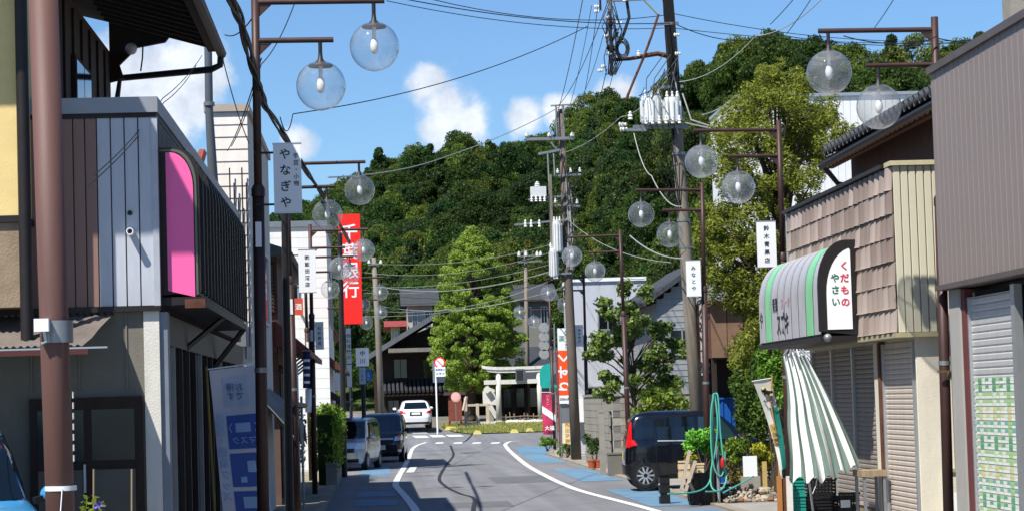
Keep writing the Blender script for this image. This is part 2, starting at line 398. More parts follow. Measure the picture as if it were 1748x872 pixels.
def asphalt():
    m = mat('asphalt', '#747578', .85, 0, .1, .5, .35, 160, spec=.3)
    t = m.node_tree; n = t.nodes; l = t.links; b = n['Principled BSDF']
    src = b.inputs['Base Color'].links[0].from_socket; tc = n.new('ShaderNodeTexCoord')
    z = n.new('ShaderNodeTexNoise'); z.inputs['Scale'].default_value = 90; z.inputs['Detail'].default_value = 3; l.new(tc.outputs['Object'], z.inputs['Vector'])
    mr = n.new('ShaderNodeMapRange'); mr.inputs[3].default_value = .75; mr.inputs[4].default_value = 1.25; l.new(z.outputs[0], mr.inputs[0])
    x = n.new('ShaderNodeMix'); x.data_type = 'RGBA'; x.blend_type = 'MULTIPLY'; x.inputs[0].default_value = 1
    l.new(src, x.inputs[6]); l.new(mr.outputs[0], x.inputs[7])
    mp = n.new('ShaderNodeMapping'); mp.inputs['Scale'].default_value = (2.2, .05, 1); l.new(tc.outputs['Object'], mp.inputs[0])     # tyre polish along the lane
    z2 = n.new('ShaderNodeTexNoise'); z2.inputs['Scale'].default_value = 1.0; z2.inputs['Detail'].default_value = 5; l.new(mp.outputs[0], z2.inputs['Vector'])
    m2 = n.new('ShaderNodeMapRange'); m2.inputs[1].default_value = .3; m2.inputs[2].default_value = .7; m2.inputs[3].default_value = .84; m2.inputs[4].default_value = 1.14; l.new(z2.outputs[0], m2.inputs[0])
    z4 = n.new('ShaderNodeTexNoise'); z4.inputs['Scale'].default_value = .9; z4.inputs['Detail'].default_value = 9; z4.inputs['Roughness'].default_value = .75; l.new(tc.outputs['Object'], z4.inputs['Vector'])
    m4 = n.new('ShaderNodeMapRange'); m4.inputs[1].default_value = .56; m4.inputs[2].default_value = .74; m4.inputs[3].default_value = 1.0; m4.inputs[4].default_value = .72; l.new(z4.outputs[0], m4.inputs[0])
    mu = n.new('ShaderNodeMath'); mu.operation = 'MULTIPLY'; l.new(m2.outputs[0], mu.inputs[0]); l.new(m4.outputs[0], mu.inputs[1])
    x2 = n.new('ShaderNodeMix'); x2.data_type = 'RGBA'; x2.blend_type = 'MULTIPLY'; x2.inputs[0].default_value = 1; l.new(x.outputs[2], x2.inputs[6]); l.new(mu.outputs[0], x2.inputs[7]); l.new(x2.outputs[2], b.inputs['Base Color'])
    return m
def worn(m, under, amount=.5, scale=5.):
    """paint worn through to what lies under it"""
    t = m.node_tree; n = t.nodes; l = t.links; b = n['Principled BSDF']; src = b.inputs['Base Color'].links[0].from_socket; tc = n.new('ShaderNodeTexCoord')
    z = n.new('ShaderNodeTexNoise'); z.inputs['Scale'].default_value = scale; z.inputs['Detail'].default_value = 10; z.inputs['Roughness'].default_value = .78; l.new(tc.outputs['Object'], z.inputs['Vector'])
    r = n.new('ShaderNodeMapRange'); r.inputs[1].default_value = .5 + .22 * (1 - amount); r.inputs[2].default_value = .58 + .22 * (1 - amount); r.inputs[3].default_value = 0; r.inputs[4].default_value = .9; l.new(z.outputs[0], r.inputs[0])
    x = n.new('ShaderNodeMix'); x.data_type = 'RGBA'; l.new(r.outputs[0], x.inputs[0]); l.new(src, x.inputs[6]); x.inputs[7].default_value = (*C(under), 1); l.new(x.outputs[2], b.inputs['Base Color'])
    return m
ASPH = asphalt()
def interp(tb, v):
    for (a, ya), (b, yb) in zip(tb, tb[1:]):
        if v <= b: return ya + (yb - ya) * max(0, min(1, (v - a) / (b - a)))
    return tb[-1][1]
RL = [(-30, -1.0), (60, -1.0), (80, -.9), (95, -.6), (105, -2.5), (112, -14), (124, -16), (170, -16)]
RR = [(-30, 6.0), (60, 6.05), (85, 6.2), (98, 7.4), (106, 8.2), (110, 12), (112.5, 26), (170, 26)]
mb = MB(); yy = list(range(-30, 60, 6)) + [i for i in range(60, 125)]
mb.grid([[(interp(RL, y) + (interp(RR, y) - interp(RL, y)) * k / 8, y, zg(y)) for k in range(9)] for y in yy])
# the lane that climbs away to the left behind the junction
mb.grid([[(-5.2 - .02 * (y - 124) + 7.9 * k / 4 - max(0, y - 132) * .12, y, zg(y)) for k in range(5)] for y in range(124, 165, 2)])
road = struct('road', mb, ASPH, True)

def ribbon(pts, w, dz, mbx=None, sub=8):
    """flat strip following a polyline on the road; width across the image's line of travel"""
    pts = [Vector(p) for p in pts]; mbx = mbx or MB(); q = []
    n = len(pts)
    for i in range(n - 1):                     # Catmull-Rom so painted lines bend, not kink
        p0, p1, p2, p3 = pts[max(i - 1, 0)], pts[i], pts[i + 1], pts[min(i + 2, n - 1)]
        for k in range(sub):
            t = k / sub; q.append(.5 * ((2 * p1) + (p2 - p0) * t + (2 * p0 - 5 * p1 + 4 * p2 - p3) * t * t + (3 * p1 - p0 - 3 * p2 + p3) * t ** 3))
    q.append(pts[-1]); rows = []
    for i, p in enumerate(q):
        d = q[min(i + 1, len(q) - 1)] - q[max(i - 1, 0)]; d.z = 0; d.normalize(); s = Vector((d.y, -d.x, 0))
        a, b = p + s * w / 2, p - s * w / 2; a.z = zg(a.y) + dz; b.z = zg(b.y) + dz; rows.append([b, a])
    return mbx.grid(rows)
PAINT = mat('road_paint', '#d4d5d2', .7, 0, .1, 6, .1, 80, grime=.2)
BLUE = mat('blue_lane_paint', '#5d8099', .8, 0, .2, 1.6, .15, 90, grime=.45)
worn(PAINT, '#5b5c5f', .55, 6.); worn(BLUE, '#66696c', .7, 2.2)
def part_flat(name, mbx, m): o = mbx.build(name, m, road); return o
near = [G(716, 900, 5), G(710, 872), G(694, 849.5), G(680, 834), G(675.5, 826), G(681, 812), G(690, 797), G(697, 783), G(706, 764), G(727, 754.5)]
part_flat('white_line', ribbon([Vector((.85, 12, 0)), Vector((.8, 28, 0))] + near, .16, .009), PAINT)
rl = [Vector((4.9, 12, 0)), G(1200, 905, 5), G(1120, 872), G(1000, 840), G(965, 827.6), G(934, 813), G(903, 796), G(881, 779), G(864, 762), G(863.5, 757), G(872, 753), G(888, 752)]
part_flat('white_line', ribbon(rl, .17, .009), PAINT)
part_flat('stop_marking', ribbon([G(700, 806), G(706, 797)], .22, .010), PAINT)
for a, b in ((743, 757), (774, 789), (806, 821), (838, 853)):
    mbx = MB(); q = [G(a - 1, 757), G(b - 1, 756.5), G(b + 1, 754.2), G(a + 2, 754.8)]; mbx.add([(p.x, p.y, p.z + .009) for p in q], [(0, 1, 2, 3)]); part_flat('dash_marking', mbx, PAINT)
for a, b, y0, y1 in ((706, 731, 747, 743), (735, 759, 746, 742), (763, 790, 745, 741.5), (701, 728, 739.5, 736.5)):
    mbx = MB(); q = [G(a + 4, y0), G(b + 3, y0 - .6), G(b - 5, y1), G(a - 3, y1 + .3)]; mbx.add([(p.x, p.y, p.z + .009) for p in q], [(0, 1, 2, 3)]); part_flat('crossing_stripe', mbx, PAINT)
def patch(x0, x1, y0, y1, dz=.005, m=BLUE, name='blue_patch'):
    mbx = MB(); n = max(2, int(abs(y1 - y0)))
    mbx.grid([[(x0(y0 + (y1 - y0) * i / n) if callable(x0) else x0, y0 + (y1 - y0) * i / n, zg(y0 + (y1 - y0) * i / n) + dz),
               (x1(y0 + (y1 - y0) * i / n) if callable(x1) else x1, y0 + (y1 - y0) * i / n, zg(y0 + (y1 - y0) * i / n) + dz)] for i in range(n + 1)])
    return part_flat(name, mbx, m)
rin = lambda y: interp([(0, 5.02), (54, 4.95), (70, 5.0), (85, 5.25), (98, 5.85), (106, 6.4)], y)
rout = lambda y: interp(RR, y) - .12
for a, b in ((36, 41), (42.6, 51), (56.5, 67), (74, 100)): patch(rin, rout, a, b)
for a, b in ((36, 42), (46.8, 49.6), (51.4, 54.2), (66, 76)): patch(-.45, .40, a, b)
# crack sealed with bitumen, manhole, patches
ck = [(769, 760), (774, 776), (762, 793), (750, 815), (760, 829), (785, 842), (809, 850), (808, 872), (811, 900)]
TAR = mat('bitumen_seal', '#232427', .7, 0, .15)
part_flat('crack_seal', ribbon([G(*p, 5) for p in ck], .09, .006, sub=10), TAR)
part_flat('crack_seal', ribbon([G(690, 838), G(760, 836), G(830, 833)], .05, .006), TAR)
part_flat('crack_seal', ribbon([G(806, 741), G(795, 752), G(780, 756)], .1, .006), TAR)
PATCHM = mat('asphalt_patch', '#5f6063', .85, 0, .12, 2, .3, 140)
patch(2.9, 4.5, 57, 62, .003, PATCHM, 'asphalt_patch'); patch(1.3, 2.6, 44.5, 47, .003, PATCHM, 'asphalt_patch')
mbx = MB().lathe([(.33, .011), (.0, .011)], (3.6, 92, 0), 18); part_flat('manhole_cover', mbx, mat('iron_cover', '#3b3a39', .6, .5))

# pavement strips either side, with a low kerb
PAVE = mat('pavement_concrete', '#8c8475', .9, 0, .2, 1.2, .3, 40, grime=.45)
mb = MB()
for i in range(60):
    y0 = 10 + i * 1.4; y1 = y0 + 1.388
    x0, x1 = interp(RR, y0), interp(RR, y1)
    mb.add([(x0, y0, zg(y0) - .1), (x0 + .16, y0, zg(y0) - .1), (x1 + .16, y1, zg(y1) - .1), (x1, y1, zg(y1) - .1),
            (x0, y0, zg(y0) + .035), (x0 + .16, y0, zg(y0) + .05), (x1 + .16, y1, zg(y1) + .05), (x1, y1, zg(y1) + .035)],
           [(4, 5, 6, 7), (0, 1, 5, 4), (1, 2, 6, 5), (2, 3, 7, 6), (3, 0, 4, 7)])
kb = mb.build('kerb', PAVE); tag(kb, kind='structure')
mb = MB(); mb.grid([[(interp(RR, y) + .162, y, zg(y) + .03), (interp(RR, y) + 3.5 if y < 58 else interp(RR, y) + 1.6, y, zg(y) + .045)] for y in range(8, 106, 2)])
struct('pavement', mb, mat('lot_concrete', '#8f8b82', .92, 0, .2, .6, .3, 30, grime=.4))
mb = MB(); mb.grid([[(-3.2, y, zg(y) + .06), (interp(RL, y) - .16, y, zg(y) + .06)] for y in range(4, 96, 2)])
struct('pavement', mb, PAVE)
mb = MB()
for i in range(62):
    y0 = 8 + i * 1.4; y1 = y0 + 1.388; x0, x1 = interp(RL, y0), interp(RL, y1)
    mb.box(x0 - .16, x0, y0, y1, zg(y0) - .1, zg(y0) + .08)
kb = mb.build('kerb', PAVE); tag(kb, kind='structure')

# ------------------------------------------------------------------ hills
rg = np.random.default_rng(11)
def ridge_fn(pts, Y, drop):
    q = []
    for px, py in pts:
        p = P(px, py, Y); q.append((p.x, p.z - drop))
    q.sort(); return lambda x: interp(q, x)
RA = ridge_fn([(-900, 420), (-400, 400), (0, 380), (300, 350), (480, 325), (560, 292), (610, 262), (650, 250), (700, 252), (720, 232), (790, 212), (850, 200), (905, 196), (960, 172),
               (1000, 148), (1040, 132), (1070, 140), (1100, 175), (1200, 190), (1500, 200), (1800, 230), (2400, 300), (3400, 420)], 265, 6.8)
RB = ridge_fn([(960, 560), (1020, 470), (1080, 330), (1120, 220), (1150, 130), (1185, 82), (1240, 48), (1300, 38), (1350, 52), (1400, 45), (1450, 62), (1500, 55), (1600, 54), (1640, 62),
               (1670, 85), (1720, 130), (1800, 190), (2000, 260), (2600, 420), (3200, 560)], 175, 4.4)
smooth = lambda t: max(0, min(1, t)) ** 2 * (3 - 2 * max(0, min(1, t)))
def hA(x, y):
    t = (y - 168) / (265 - 168); z = zg(y) + (RA(x) - zg(y)) * (max(0, min(1, t)) ** .8) if t < 1 else RA(x) - (y - 265) * .35
    return z + math.sin(x * .21 + y * .1) * .8 + math.sin(x * .09 - y * .07) * 1.2
def hB(x, y):
    t = (y - 112) / (175 - 112); z = zg(y) + (RB(x) - zg(y)) * (max(0, min(1, t)) ** .75) if t < 1 else RB(x) - (y - 175) * .5
    return z + math.sin(x * .25 + y * .12) * .6
SOIL = mat('hill_undergrowth', '#34461d', .95, 0, .5, .35, .6, 3)
mb = MB(); mb.grid([[(x, y, hA(x, y) - 1.2) for x in range(-130, 190, 5)] for y in range(168, 341, 6)]); struct('hill', mb, SOIL, True)
mb = MB(); mb.grid([[(x, y, hB(x, y) - 1.2) for x in range(14, 130, 4)] for y in range(112, 241, 5)]); struct('hill', mb, SOIL, True)

protos = bpy.data.collections.new('forest_tree_kinds')
LF = [leafmat('forest_leaf_%d' % i, *c, .5) for i, c in enumerate((('#2a3d18', '#4c652d'), ('#354819', '#5f7735'), ('#233618', '#41592b'), ('#43541c', '#74843a')))]
for k in range(8):
    r2 = np.random.default_rng(100 + k); blobs = []
    tall = [1.1, .95, 1.2, 1.0, 1.1, .9, 1.25, 1.05][k]
    for i in range(46 if k != 6 else 70):
        u = r2.uniform(-.35, 1); th = r2.uniform(0, 6.283); rr = math.sqrt(max(0, 1 - max(u, 0) ** 2)) * r2.uniform(.45, .95) * (1 if u > 0 else .85)
        if k == 6: rr = r2.uniform(.5, 1) * .85 * max(.05, (1 - u) / 1.3)
        s = r2.uniform(.17, .34) * (1 if k != 6 else .6); blobs.append((rr * math.cos(th), rr * math.sin(th), u * tall * .85, s, s, s * .75))
    Pn, d = blob_points(r2, blobs, 6000, .5); V, F = leaf_quads(r2, Pn, .085, .6, .5, d * .9)
    me = mesh_np('forest_tree_kind', V, F, LF[k % 4]); o = bpy.data.objects.new('forest_tree_kind', me); protos.objects.link(o)
def forest(name, label, pts, scl):
    me = bpy.data.meshes.new(name); me.from_pydata(pts, [], [])
    at = me.attributes.new('tree_scale', 'FLOAT_VECTOR', 'POINT'); at.data.foreach_set('vector', np.array(scl, np.float32).ravel())
    o = bpy.data.objects.new(name, me); COL.objects.link(o); tag(o, label, 'trees', kind='stuff')
    ng = bpy.data.node_groups.new(name, 'GeometryNodeTree')
    ng.interface.new_socket('Geometry', in_out='INPUT', socket_type='NodeSocketGeometry'); ng.interface.new_socket('Geometry', in_out='OUTPUT', socket_type='NodeSocketGeometry')
    n = ng.nodes; l = ng.links; gi = n.new('NodeGroupInput'); go = n.new('NodeGroupOutput')
    ci = n.new('GeometryNodeCollectionInfo'); ci.inputs[0].default_value = protos; ci.inputs['Separate Children'].default_value = True; ci.inputs['Reset Children'].default_value = True
    ip = n.new('GeometryNodeInstanceOnPoints'); ip.inputs['Pick Instance'].default_value = True
    ri = n.new('FunctionNodeRandomValue'); ri.data_type = 'INT'; ri.inputs[4].default_value = 0; ri.inputs[5].default_value = 7
    rr = n.new('FunctionNodeRandomValue'); rr.data_type = 'FLOAT_VECTOR'; rr.inputs[0].default_value = (-.12, -.12, 0); rr.inputs[1].default_value = (.12, .12, 6.283)
    na = n.new('GeometryNodeInputNamedAttribute'); na.data_type = 'FLOAT_VECTOR'; na.inputs[0].default_value = 'tree_scale'
    l.new(gi.outputs[0], ip.inputs['Points']); l.new(ci.outputs[0], ip.inputs['Instance']); l.new(ri.outputs[2], ip.inputs['Instance Index'])
    l.new(rr.outputs[0], ip.inputs['Rotation']); l.new(na.outputs[0], ip.inputs['Scale']); l.new(ip.outputs[0], go.inputs[0])
    md = o.modifiers.new('scatter', 'NODES'); md.node_group = ng
    return o
def scatter(fn, x0, x1, y0, y1, step, s0, s1, keep=lambda x, y: True):
    pts, sc_ = [], []
    y = y0
    while y < y1:
        x = x0
        while x < x1:
            a, b = x + rg.uniform(-.5, .5) * step, y + rg.uniform(-.5, .5) * step
            if keep(a, b):
                s = rg.uniform(s0, s1); pts.append((a, b, fn(a, b) + s * .75)); w = s * rg.uniform(.9, 1.1); sc_.append((w, w, s * rg.uniform(.95, 1.35)))
            x += step
        y += step * .9
    return pts, sc_
p1, s1 = scatter(hA, -60, 110, 171, 270, 2.5, 1.1, 2.7)
forest('forest', 'dense green wood covering the long back hill', p1, s1)
p2, s2 = scatter(hB, 17, 80, 114, 180, 2.2, .95, 2.4)
forest('forest', 'dark green wood covering the steep hill on the right', p2, s2)

# ================================================================== LEFT SIDE
# ---- old two-storey house with the yellow end wall and the deep dark eaves
YEL = mat('yellow_wall', '#d9c184', .85, 0, .1, 2, .15, 60, grime=.22)
TAN = mat('tan_mortar', '#8d7c66', .95, 0, .2, 3, .3, 40, grime=.3)
BRW = mat('brown_board_wall', '#43302a', .8, 0, .25, 3, .15, 40, grime=.2)
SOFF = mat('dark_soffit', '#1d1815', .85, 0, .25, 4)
h = thing('old_house', 'old house with pale yellow end wall and deep dark eaves behind grey panelled shopfront', 'house', (-5, 20.4, 0))
MB().box(-8, -3.0, 20.4, 21.6, 3.72, 7.0).build('yellow_wall', YEL, h)
MB().box(-8, -2.98, 20.38, 21.6, 3.66, 3.718).build('wall_trim', DARK, h)
MB().box(-8, -3.0, 20.42, 21.6, 2.93, 3.658).build('tan_wall', TAN, h)
MB().box(-8, -3.7, 21.62, 34, 2.9, 7.2).build('side_wall', BRW, h)
mb = MB()
for i in range(14): mb.box(-3.698, -3.67, 21.7 + i * .88, 21.76 + i * .88, 4.82, 7.1)
mb.build('wall_battens', DKWOOD, h)
for yw in (25, 29.5):
    w = MB().box(-3.69, -3.64, yw, yw + 1.6, 5.2, 6.5).build('window', DKWOOD, h)
    MB().box(-3.637, -3.63, yw + .06, yw + .77, 5.26, 6.44).build('pane', DGLASS, w); MB().box(-3.637, -3.63, yw + .83, yw + 1.54, 5.26, 6.44).build('pane', DGLASS, w)
MB().tube([(-2.96, 20.3, 2.6), (-2.97, 20.3, 7.2)], .055, 10).build('downpipe', DARK, h, True)
# roof: near part short, then the wide street eave
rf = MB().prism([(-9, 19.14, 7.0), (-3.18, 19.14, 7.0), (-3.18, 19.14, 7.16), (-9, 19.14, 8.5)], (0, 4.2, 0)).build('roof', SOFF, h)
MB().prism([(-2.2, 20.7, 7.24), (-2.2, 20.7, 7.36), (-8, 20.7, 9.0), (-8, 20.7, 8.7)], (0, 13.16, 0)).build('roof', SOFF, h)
for i in range(30):
    y = 20.9 + i * .43
    MB().beam((-2.26, y, 7.19), (-3.7, y, 7.6), .05, .09).build('rafter', DKWOOD, h)
MB().box(-2.28, -2.16, 20.7, 33.9, 7.16, 7.34).build('fascia_board', DKWOOD, h)
gut = MB().tube([(-2.1, 20.6, 7.22), (-2.1, 34.1, 7.16)], .075, 8).build('gutter', DARK, h, True)
MB().tube([(-2.1, 34.0, 7.16), (-2.12, 34.02, 6.98), (-2.25, 34.02, 6.92), P(205, 134, 34.02), (-3.66, 34.0, 6.2)], .05, 8).build('drain_elbow', DARK, gut, True)
MB().tube([P(244, 76, 34), P(243, 100, 34), P(240, 122, 34)], .012, 5).build('hanging_wire', WIRE, h)
MB().prism([(-3.7, 33.9, 6.75), (-3.5, 33.9, 6.8), (-3.56, 33.9, 7.0), (-3.3, 33.9, 7.25), (-2.9, 33.9, 7.32), (-2.75, 33.9, 7.5), (-3.7, 33.9, 7.75)], (0, .1, 0)).build('broken_board', DKWOOD, h)
bl = single('small_globe', MB().sphere(P(224, 84, 33.2), .085, 14, 8), SIGNW, 'small white globe under the broken dark eave', 'lamp', P(224, 84, 33.2), True)

# ---- grey panelled shopfront with pink rounded sign
PG = mat('grey_panel', '#b3b7c0', .5, .1, .1, 2, grime=.42, stretch=(2.5, 2.5, .25))
PB = mat('brown_panel', '#86695f', .5, .1, .14, 2, grime=.3, stretch=(2.5, 2.5, .25))
STUC = mat('shaded_stucco', '#6f6c64', .9, 0, .1, 2, .2, 60, grime=.55)  # end wall colour is darkened to carry the shade under the tin awning
STUW = mat('white_stucco', '#c9c6bd', .9, 0, .08, 3, .25, 50, grime=.3)
X0, Y0, Y1 = -1.9, 21.0, 33.6
s = thing('panelled_shop', 'shop with grey and brown vertical panels and a pink rounded sign', 'shop', (X0, Y0, 0))
MB().box(-3.4, X0, Y0 + .03, Y1, 2.95, 4.62).build('upper_storey', mat('shop_core', '#6c5a55', .8), s)
mb = MB().box(-3.42, X0 + .03, Y0 - .05, Y1 + .02, 4.66, 4.8); cap = mb.build('parapet_cap', mat('cap_grey', '#8d8f96', .45, .2, .08), s)
MB().box(-3.40, X0 + .015, Y0 - .02, Y1, 4.618, 4.658).build('cap_trim', DARK, cap)
pw = .1225; pm = MB().box(0, pw - .012, -.035, 0, 0, 1.68); me = pm.mesh('panel', PG)
for i in range(4): piece('panel', me, s, (X0 - .035 - (4 - i) * pw + .012, Y0 + .028, 2.94))
me = MB().box(0, .105 - .011, -.035, 0, 0, 1.68).mesh('panel', PB)
for i in range(9): piece('panel', me, s, (X0 - .035 - 4 * pw - (i + 1) * .105 + .012, Y0 + .028, 2.94))
MB().box(X0 - .034, X0 + .02, Y0 - .02, Y0 + .05, 2.93, 4.62).build('corner_trim', mat('corner_grey', '#a9acb4', .5, .2), s)
MB().box(-3.4, X0 + .02, Y0 - .03, Y0 + .05, 2.89, 2.935).build('sill_trim', DARK, s)
vp = MB().lathe([(.032, 0), (.032, -.16), (.024, -.16), (.024, 0)], P(224.5, 397, Y0), 14, 'y').build('vent_pipe', SIGNW, s, True)
MB().lathe([(.0, -.001), (.024, -.002)], P(224.5, 397, Y0 - .003), 12, 'y').build('vent_hole', BLACK, vp)
MB().lathe([(.022, 0), (.022, -.03), (0, -.03)], P(222, 364, Y0), 10, 'y').build('vent_plug', BLACK, s, True)
# street face: dark panels above, glazed doors below
mb = MB()
for i in range(30): mb.box(X0 + .002, X0 + .022, Y0 + .1 + i * .415, Y0 + .1 + i * .415 + .4, 2.95, 4.6)
mb.build('street_cladding', mat('street_panel', '#4a403c', .6, .1, .12), s)
# pink ended, round shouldered sign awning
A0, A1, XA, ZA, ZB = 21.1, 28.4, -1.55, 3.04, 4.34
def awn_profile(xw, xo, zb, zt, rr, n=7, sgn=1):
    """from bottom outer edge up and over to the wall"""
    pr = [(xo, zb)]
    for i in range(n + 1):
        t = math.pi / 2 * i / n; pr.append((xo - sgn * rr + sgn * rr * math.cos(t), zt - rr * 1.6 + rr * 1.6 * math.sin(t)))
    pr.append((xw, zt)); return pr
pr = awn_profile(X0, XA, ZA, ZB, .2)
mb = MB().prism([(x, A0 + .012, z) for x, z in [(X0 + .03, ZA)] + pr], (0, .05, 0))
DKB = mat('dark_brown_metal', '#2b2422', .5, .2, .12)
aw = MB().grid([[(x, y, z) for x, z in pr] for y in (A0, A1)], (-.02, 0, -.02)).build('sign_awning', mat('dull_green_sheet', '#5b6155', .4, .2, .2, 3, grime=.4, stretch=(1, 3, .3)), s, True)
rib = MB()
prr = [(x + .014, z + .01) for x, z in pr]
rb = MB(); 
for (xa, za), (xb, zb) in zip(prr, prr[1:]): rb.beam((xa, 0, za), (xb, 0, zb), .05, .09, (0, 1, 0))
me = rb.mesh('rib', mat('rib_metal', '#2a2725', .5, .2), False, (0, 0, 0))
for i in range(17): piece('rib', me, aw, (0, A0 + .3 + i * .44, 0))
pk = [(X0 + .08, ZA + .03)] + [(x - .03, z - .03) for x, z in pr[:-1]] + [(X0 + .08, ZB - .03)]
mb2 = MB().prism([(x, A0 - .012, z) for x, z in pk], (0, .02, 0)); mb2.build('pink_end_panel', mat('pink_acrylic', '#ea629f', .35, 0, .02), aw)
MB().prism([(x, A0 + .01, z) for x, z in [(X0, ZA - .01)] + [(x + .02, z + .015) for x, z in pr[:-1]] + [(X0, ZB + .015)]], (0, .06, 0)).build('end_frame', DKB, aw)
MB().box(X0, XA + .03, A0 - .02, A1, ZA - .1, ZA - .03).build('awning_underside', DARK, aw)
MB().beam((X0, A0 + 2.6, 2.6), (XA, A0 + 3.4, 2.95), .04, .04).build('bracket', DARK, aw); MB().beam((X0, A1 - .3, 2.5), (XA, A1 - .1, 2.95), .05, .05).build('bracket', DARK, aw)
MB().box(XA - .12, XA + .06, A0 - .06, A0 + .1, ZA - .13, ZA - .05).build('bracket', RUST, aw)
# lower storey
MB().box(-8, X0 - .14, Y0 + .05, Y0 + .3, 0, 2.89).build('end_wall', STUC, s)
MB().box(X0 - .138, X0, Y0 + .02, Y0 + .3, 0, 2.89).build('corner_post', STUW, s)
MB().box(X0, X0 + .07, Y0 + .06, Y0 + .28, 0, 2.88).build('downpipe', mat('grey_blue_metal', '#757d88', .5, .2), s)
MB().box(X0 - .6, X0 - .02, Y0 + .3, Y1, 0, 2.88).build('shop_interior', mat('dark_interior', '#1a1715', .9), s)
mb = MB().box(X0 - .02, X0 + .03, Y0 + .3, Y1, 2.6, 2.88); mb.build('lintel', DARK, s)
for i in range(15):
    y = Y0 + .35 + i * .85
    MB().box(X0 - .018, X0 + .035, y, y + .045, .12, 2.6).build('mullion', GALV if i % 4 == 1 else DARK, s)
    MB().box(X0 - .015, X0 - .003, y + .075, y + .845, .12, 2.6).build('pane', DGLASS, s)
# door under the tin awning
d0, d1 = P(52, 800, Y0).x, P(245, 800, Y0).x
dr = MB().box(d0, d1, Y0 - .02, Y0 + .048, 0, 2.14).build('door', DKWOOD, s)
dm = (d0 + d1) / 2
for a, b in ((d0 + .07, dm - .02), (dm + .05, d1 - .07)):
    MB().box(a, b, Y0 - .026, Y0 - .021, 1.58, 2.03).build('pane', mat('dusty_glass', '#232524', .2, 0, .3, 3), dr)
    MB().box(a, b, Y0 - .026, Y0 - .021, .15, 1.5).build('panel', mat('door_panel', '#57544d', .6, 0, .15), dr)
MB().box(dm - .025, dm - .005, Y0 - .05, Y0 - .02, 1.3, 1.55).build('handle', ALU, dr)
mb = MB(); me = MB().box(0, .012, -.012, 0, 0, 2.86).mesh('batten', mat('batten_grey', '#77736b', .9))
for i in range(9): piece('batten', me, s, (-2.2 - i * .42, Y0 + .049, 0), scale=(1, 1, .24 if -2.2 - i * .42 > d0 - .05 else 1)).location.z = (2.2 if -2.2 - i * .42 > d0 - .05 else 0)
# corrugated tin awning
tin = mat('corrugated_tin', '#7d746d', .55, .3, .18, 4, grime=.3)
rows = []
for k in range(5):
    t = k / 4; row = []
    for i in range(560):
        x = -6.5 + i * (4.2 - .15 * t) / 559; row.append((x, Y0 + .04 - .95 * t, 2.88 - .3 * t + .009 * math.sin(x * 2 * math.pi / .06)))
    rows.append(row)
ta = MB().grid(rows, (0, 0, -.004)).build('tin_awning', tin, s, True)
MB().box(-6.5, -2.42, Y0 - .9, Y0 - .86, 2.5, 2.545).build('rail', mat('dark_red_wood', '#4b2220', .7), ta)
MB().box(-6.5, -2.28, Y0 - .02, Y0 + .04, 2.892, 2.93).build('flashing', mat('red_flashing', '#7a2226', .6), ta)
MB().box(-6.5, -2.25, Y0 - .99, Y0 - .95, 2.545, 2.56).build('edge_strip', ALU, ta)

# ---- brown tubular pole in the foreground
bp = thing('brown_pole', 'thick brown tubular steel pole in the near foreground with a grey clamp', 'pole', (-1.9, 14, 0))
p0, p1 = P(104, 905, 14), P(72, -60, 14); dv = (p1 - p0).normalized()
ptop = p0 + dv * 3.7; pbase = p0 - dv * (p0.z / dv.z)
MB().tube([pbase, ptop], [.083, .088], 24).build('pole', mat('brown_pole_paint', '#5f433d', .6, 0, .16, 2.5, .06, 50, grime=.2, stretch=(3, 3, .4)), bp, 'full')
cl = P(98, 566, 14)
MB().lathe([(.09, -.065), (.093, -.065), (.093, .065), (.09, .065)], cl, 24).build('clamp', GALV, bp, True)
k = MB().box(cl.x - .115, cl.x - .03, cl.y - .16, cl.y - .08, cl.z + .0, cl.z + .075).build('clamp_box', SIGNW, bp)
MB().tube([(cl.x - .06, cl.y - .12, cl.z), (cl.x - .05, cl.y - .12, cl.z - .06), (cl.x - .08, cl.y - .12, cl.z - .07)], .012, 6).build('hook', ALU, k)
b2 = P(104, 833, 14)
MB().lathe([(.088, -.012), (.093, -.012), (.093, .016), (.088, .016)], b2, 24).build('cable_tie', SIGNW, bp, True)
MB().tube([b2 + Vector((.02, -.095, 0)), b2 + Vector((.01, -.1, -.12)), b2 + Vector((-.01, -.1, -.3))], .004, 5).build('tie_tail', SIGNW, bp)
for k_ in range(7): MB().tube([P(124.6 + .25 * k_, 668 + 18 * k_, 13.96), P(124.7 + .25 * k_, 668 + 18 * k_ + 11, 13.96)], .006, 5).build('faded_sticker', mat('faded_label', '#a8aca6', .7, 0, .3, 30), bp)

# ---- grey steel pole by the gutter
q0 = P(372, 760, 36); 
gp = thing('steel_pole', 'plain grey steel pole rising beside the dark gutter', 'pole', (q0.x, 36, 0))
MB().tube([(q0.x + .03, 36, 0), P(372, 600, 36), P(365, 330, 36), P(357, 190, 36), P(355, 60, 36)], [.088, .085, .08, .062, .06], 14).build('pole', mat('blue_grey_steel', '#5d646b', .45, .4, .08), gp, True)
MB().lathe([(.085, -.03), (.085, .03)], P(357, 178, 36), 14).build('collar', GALV, gp, True)

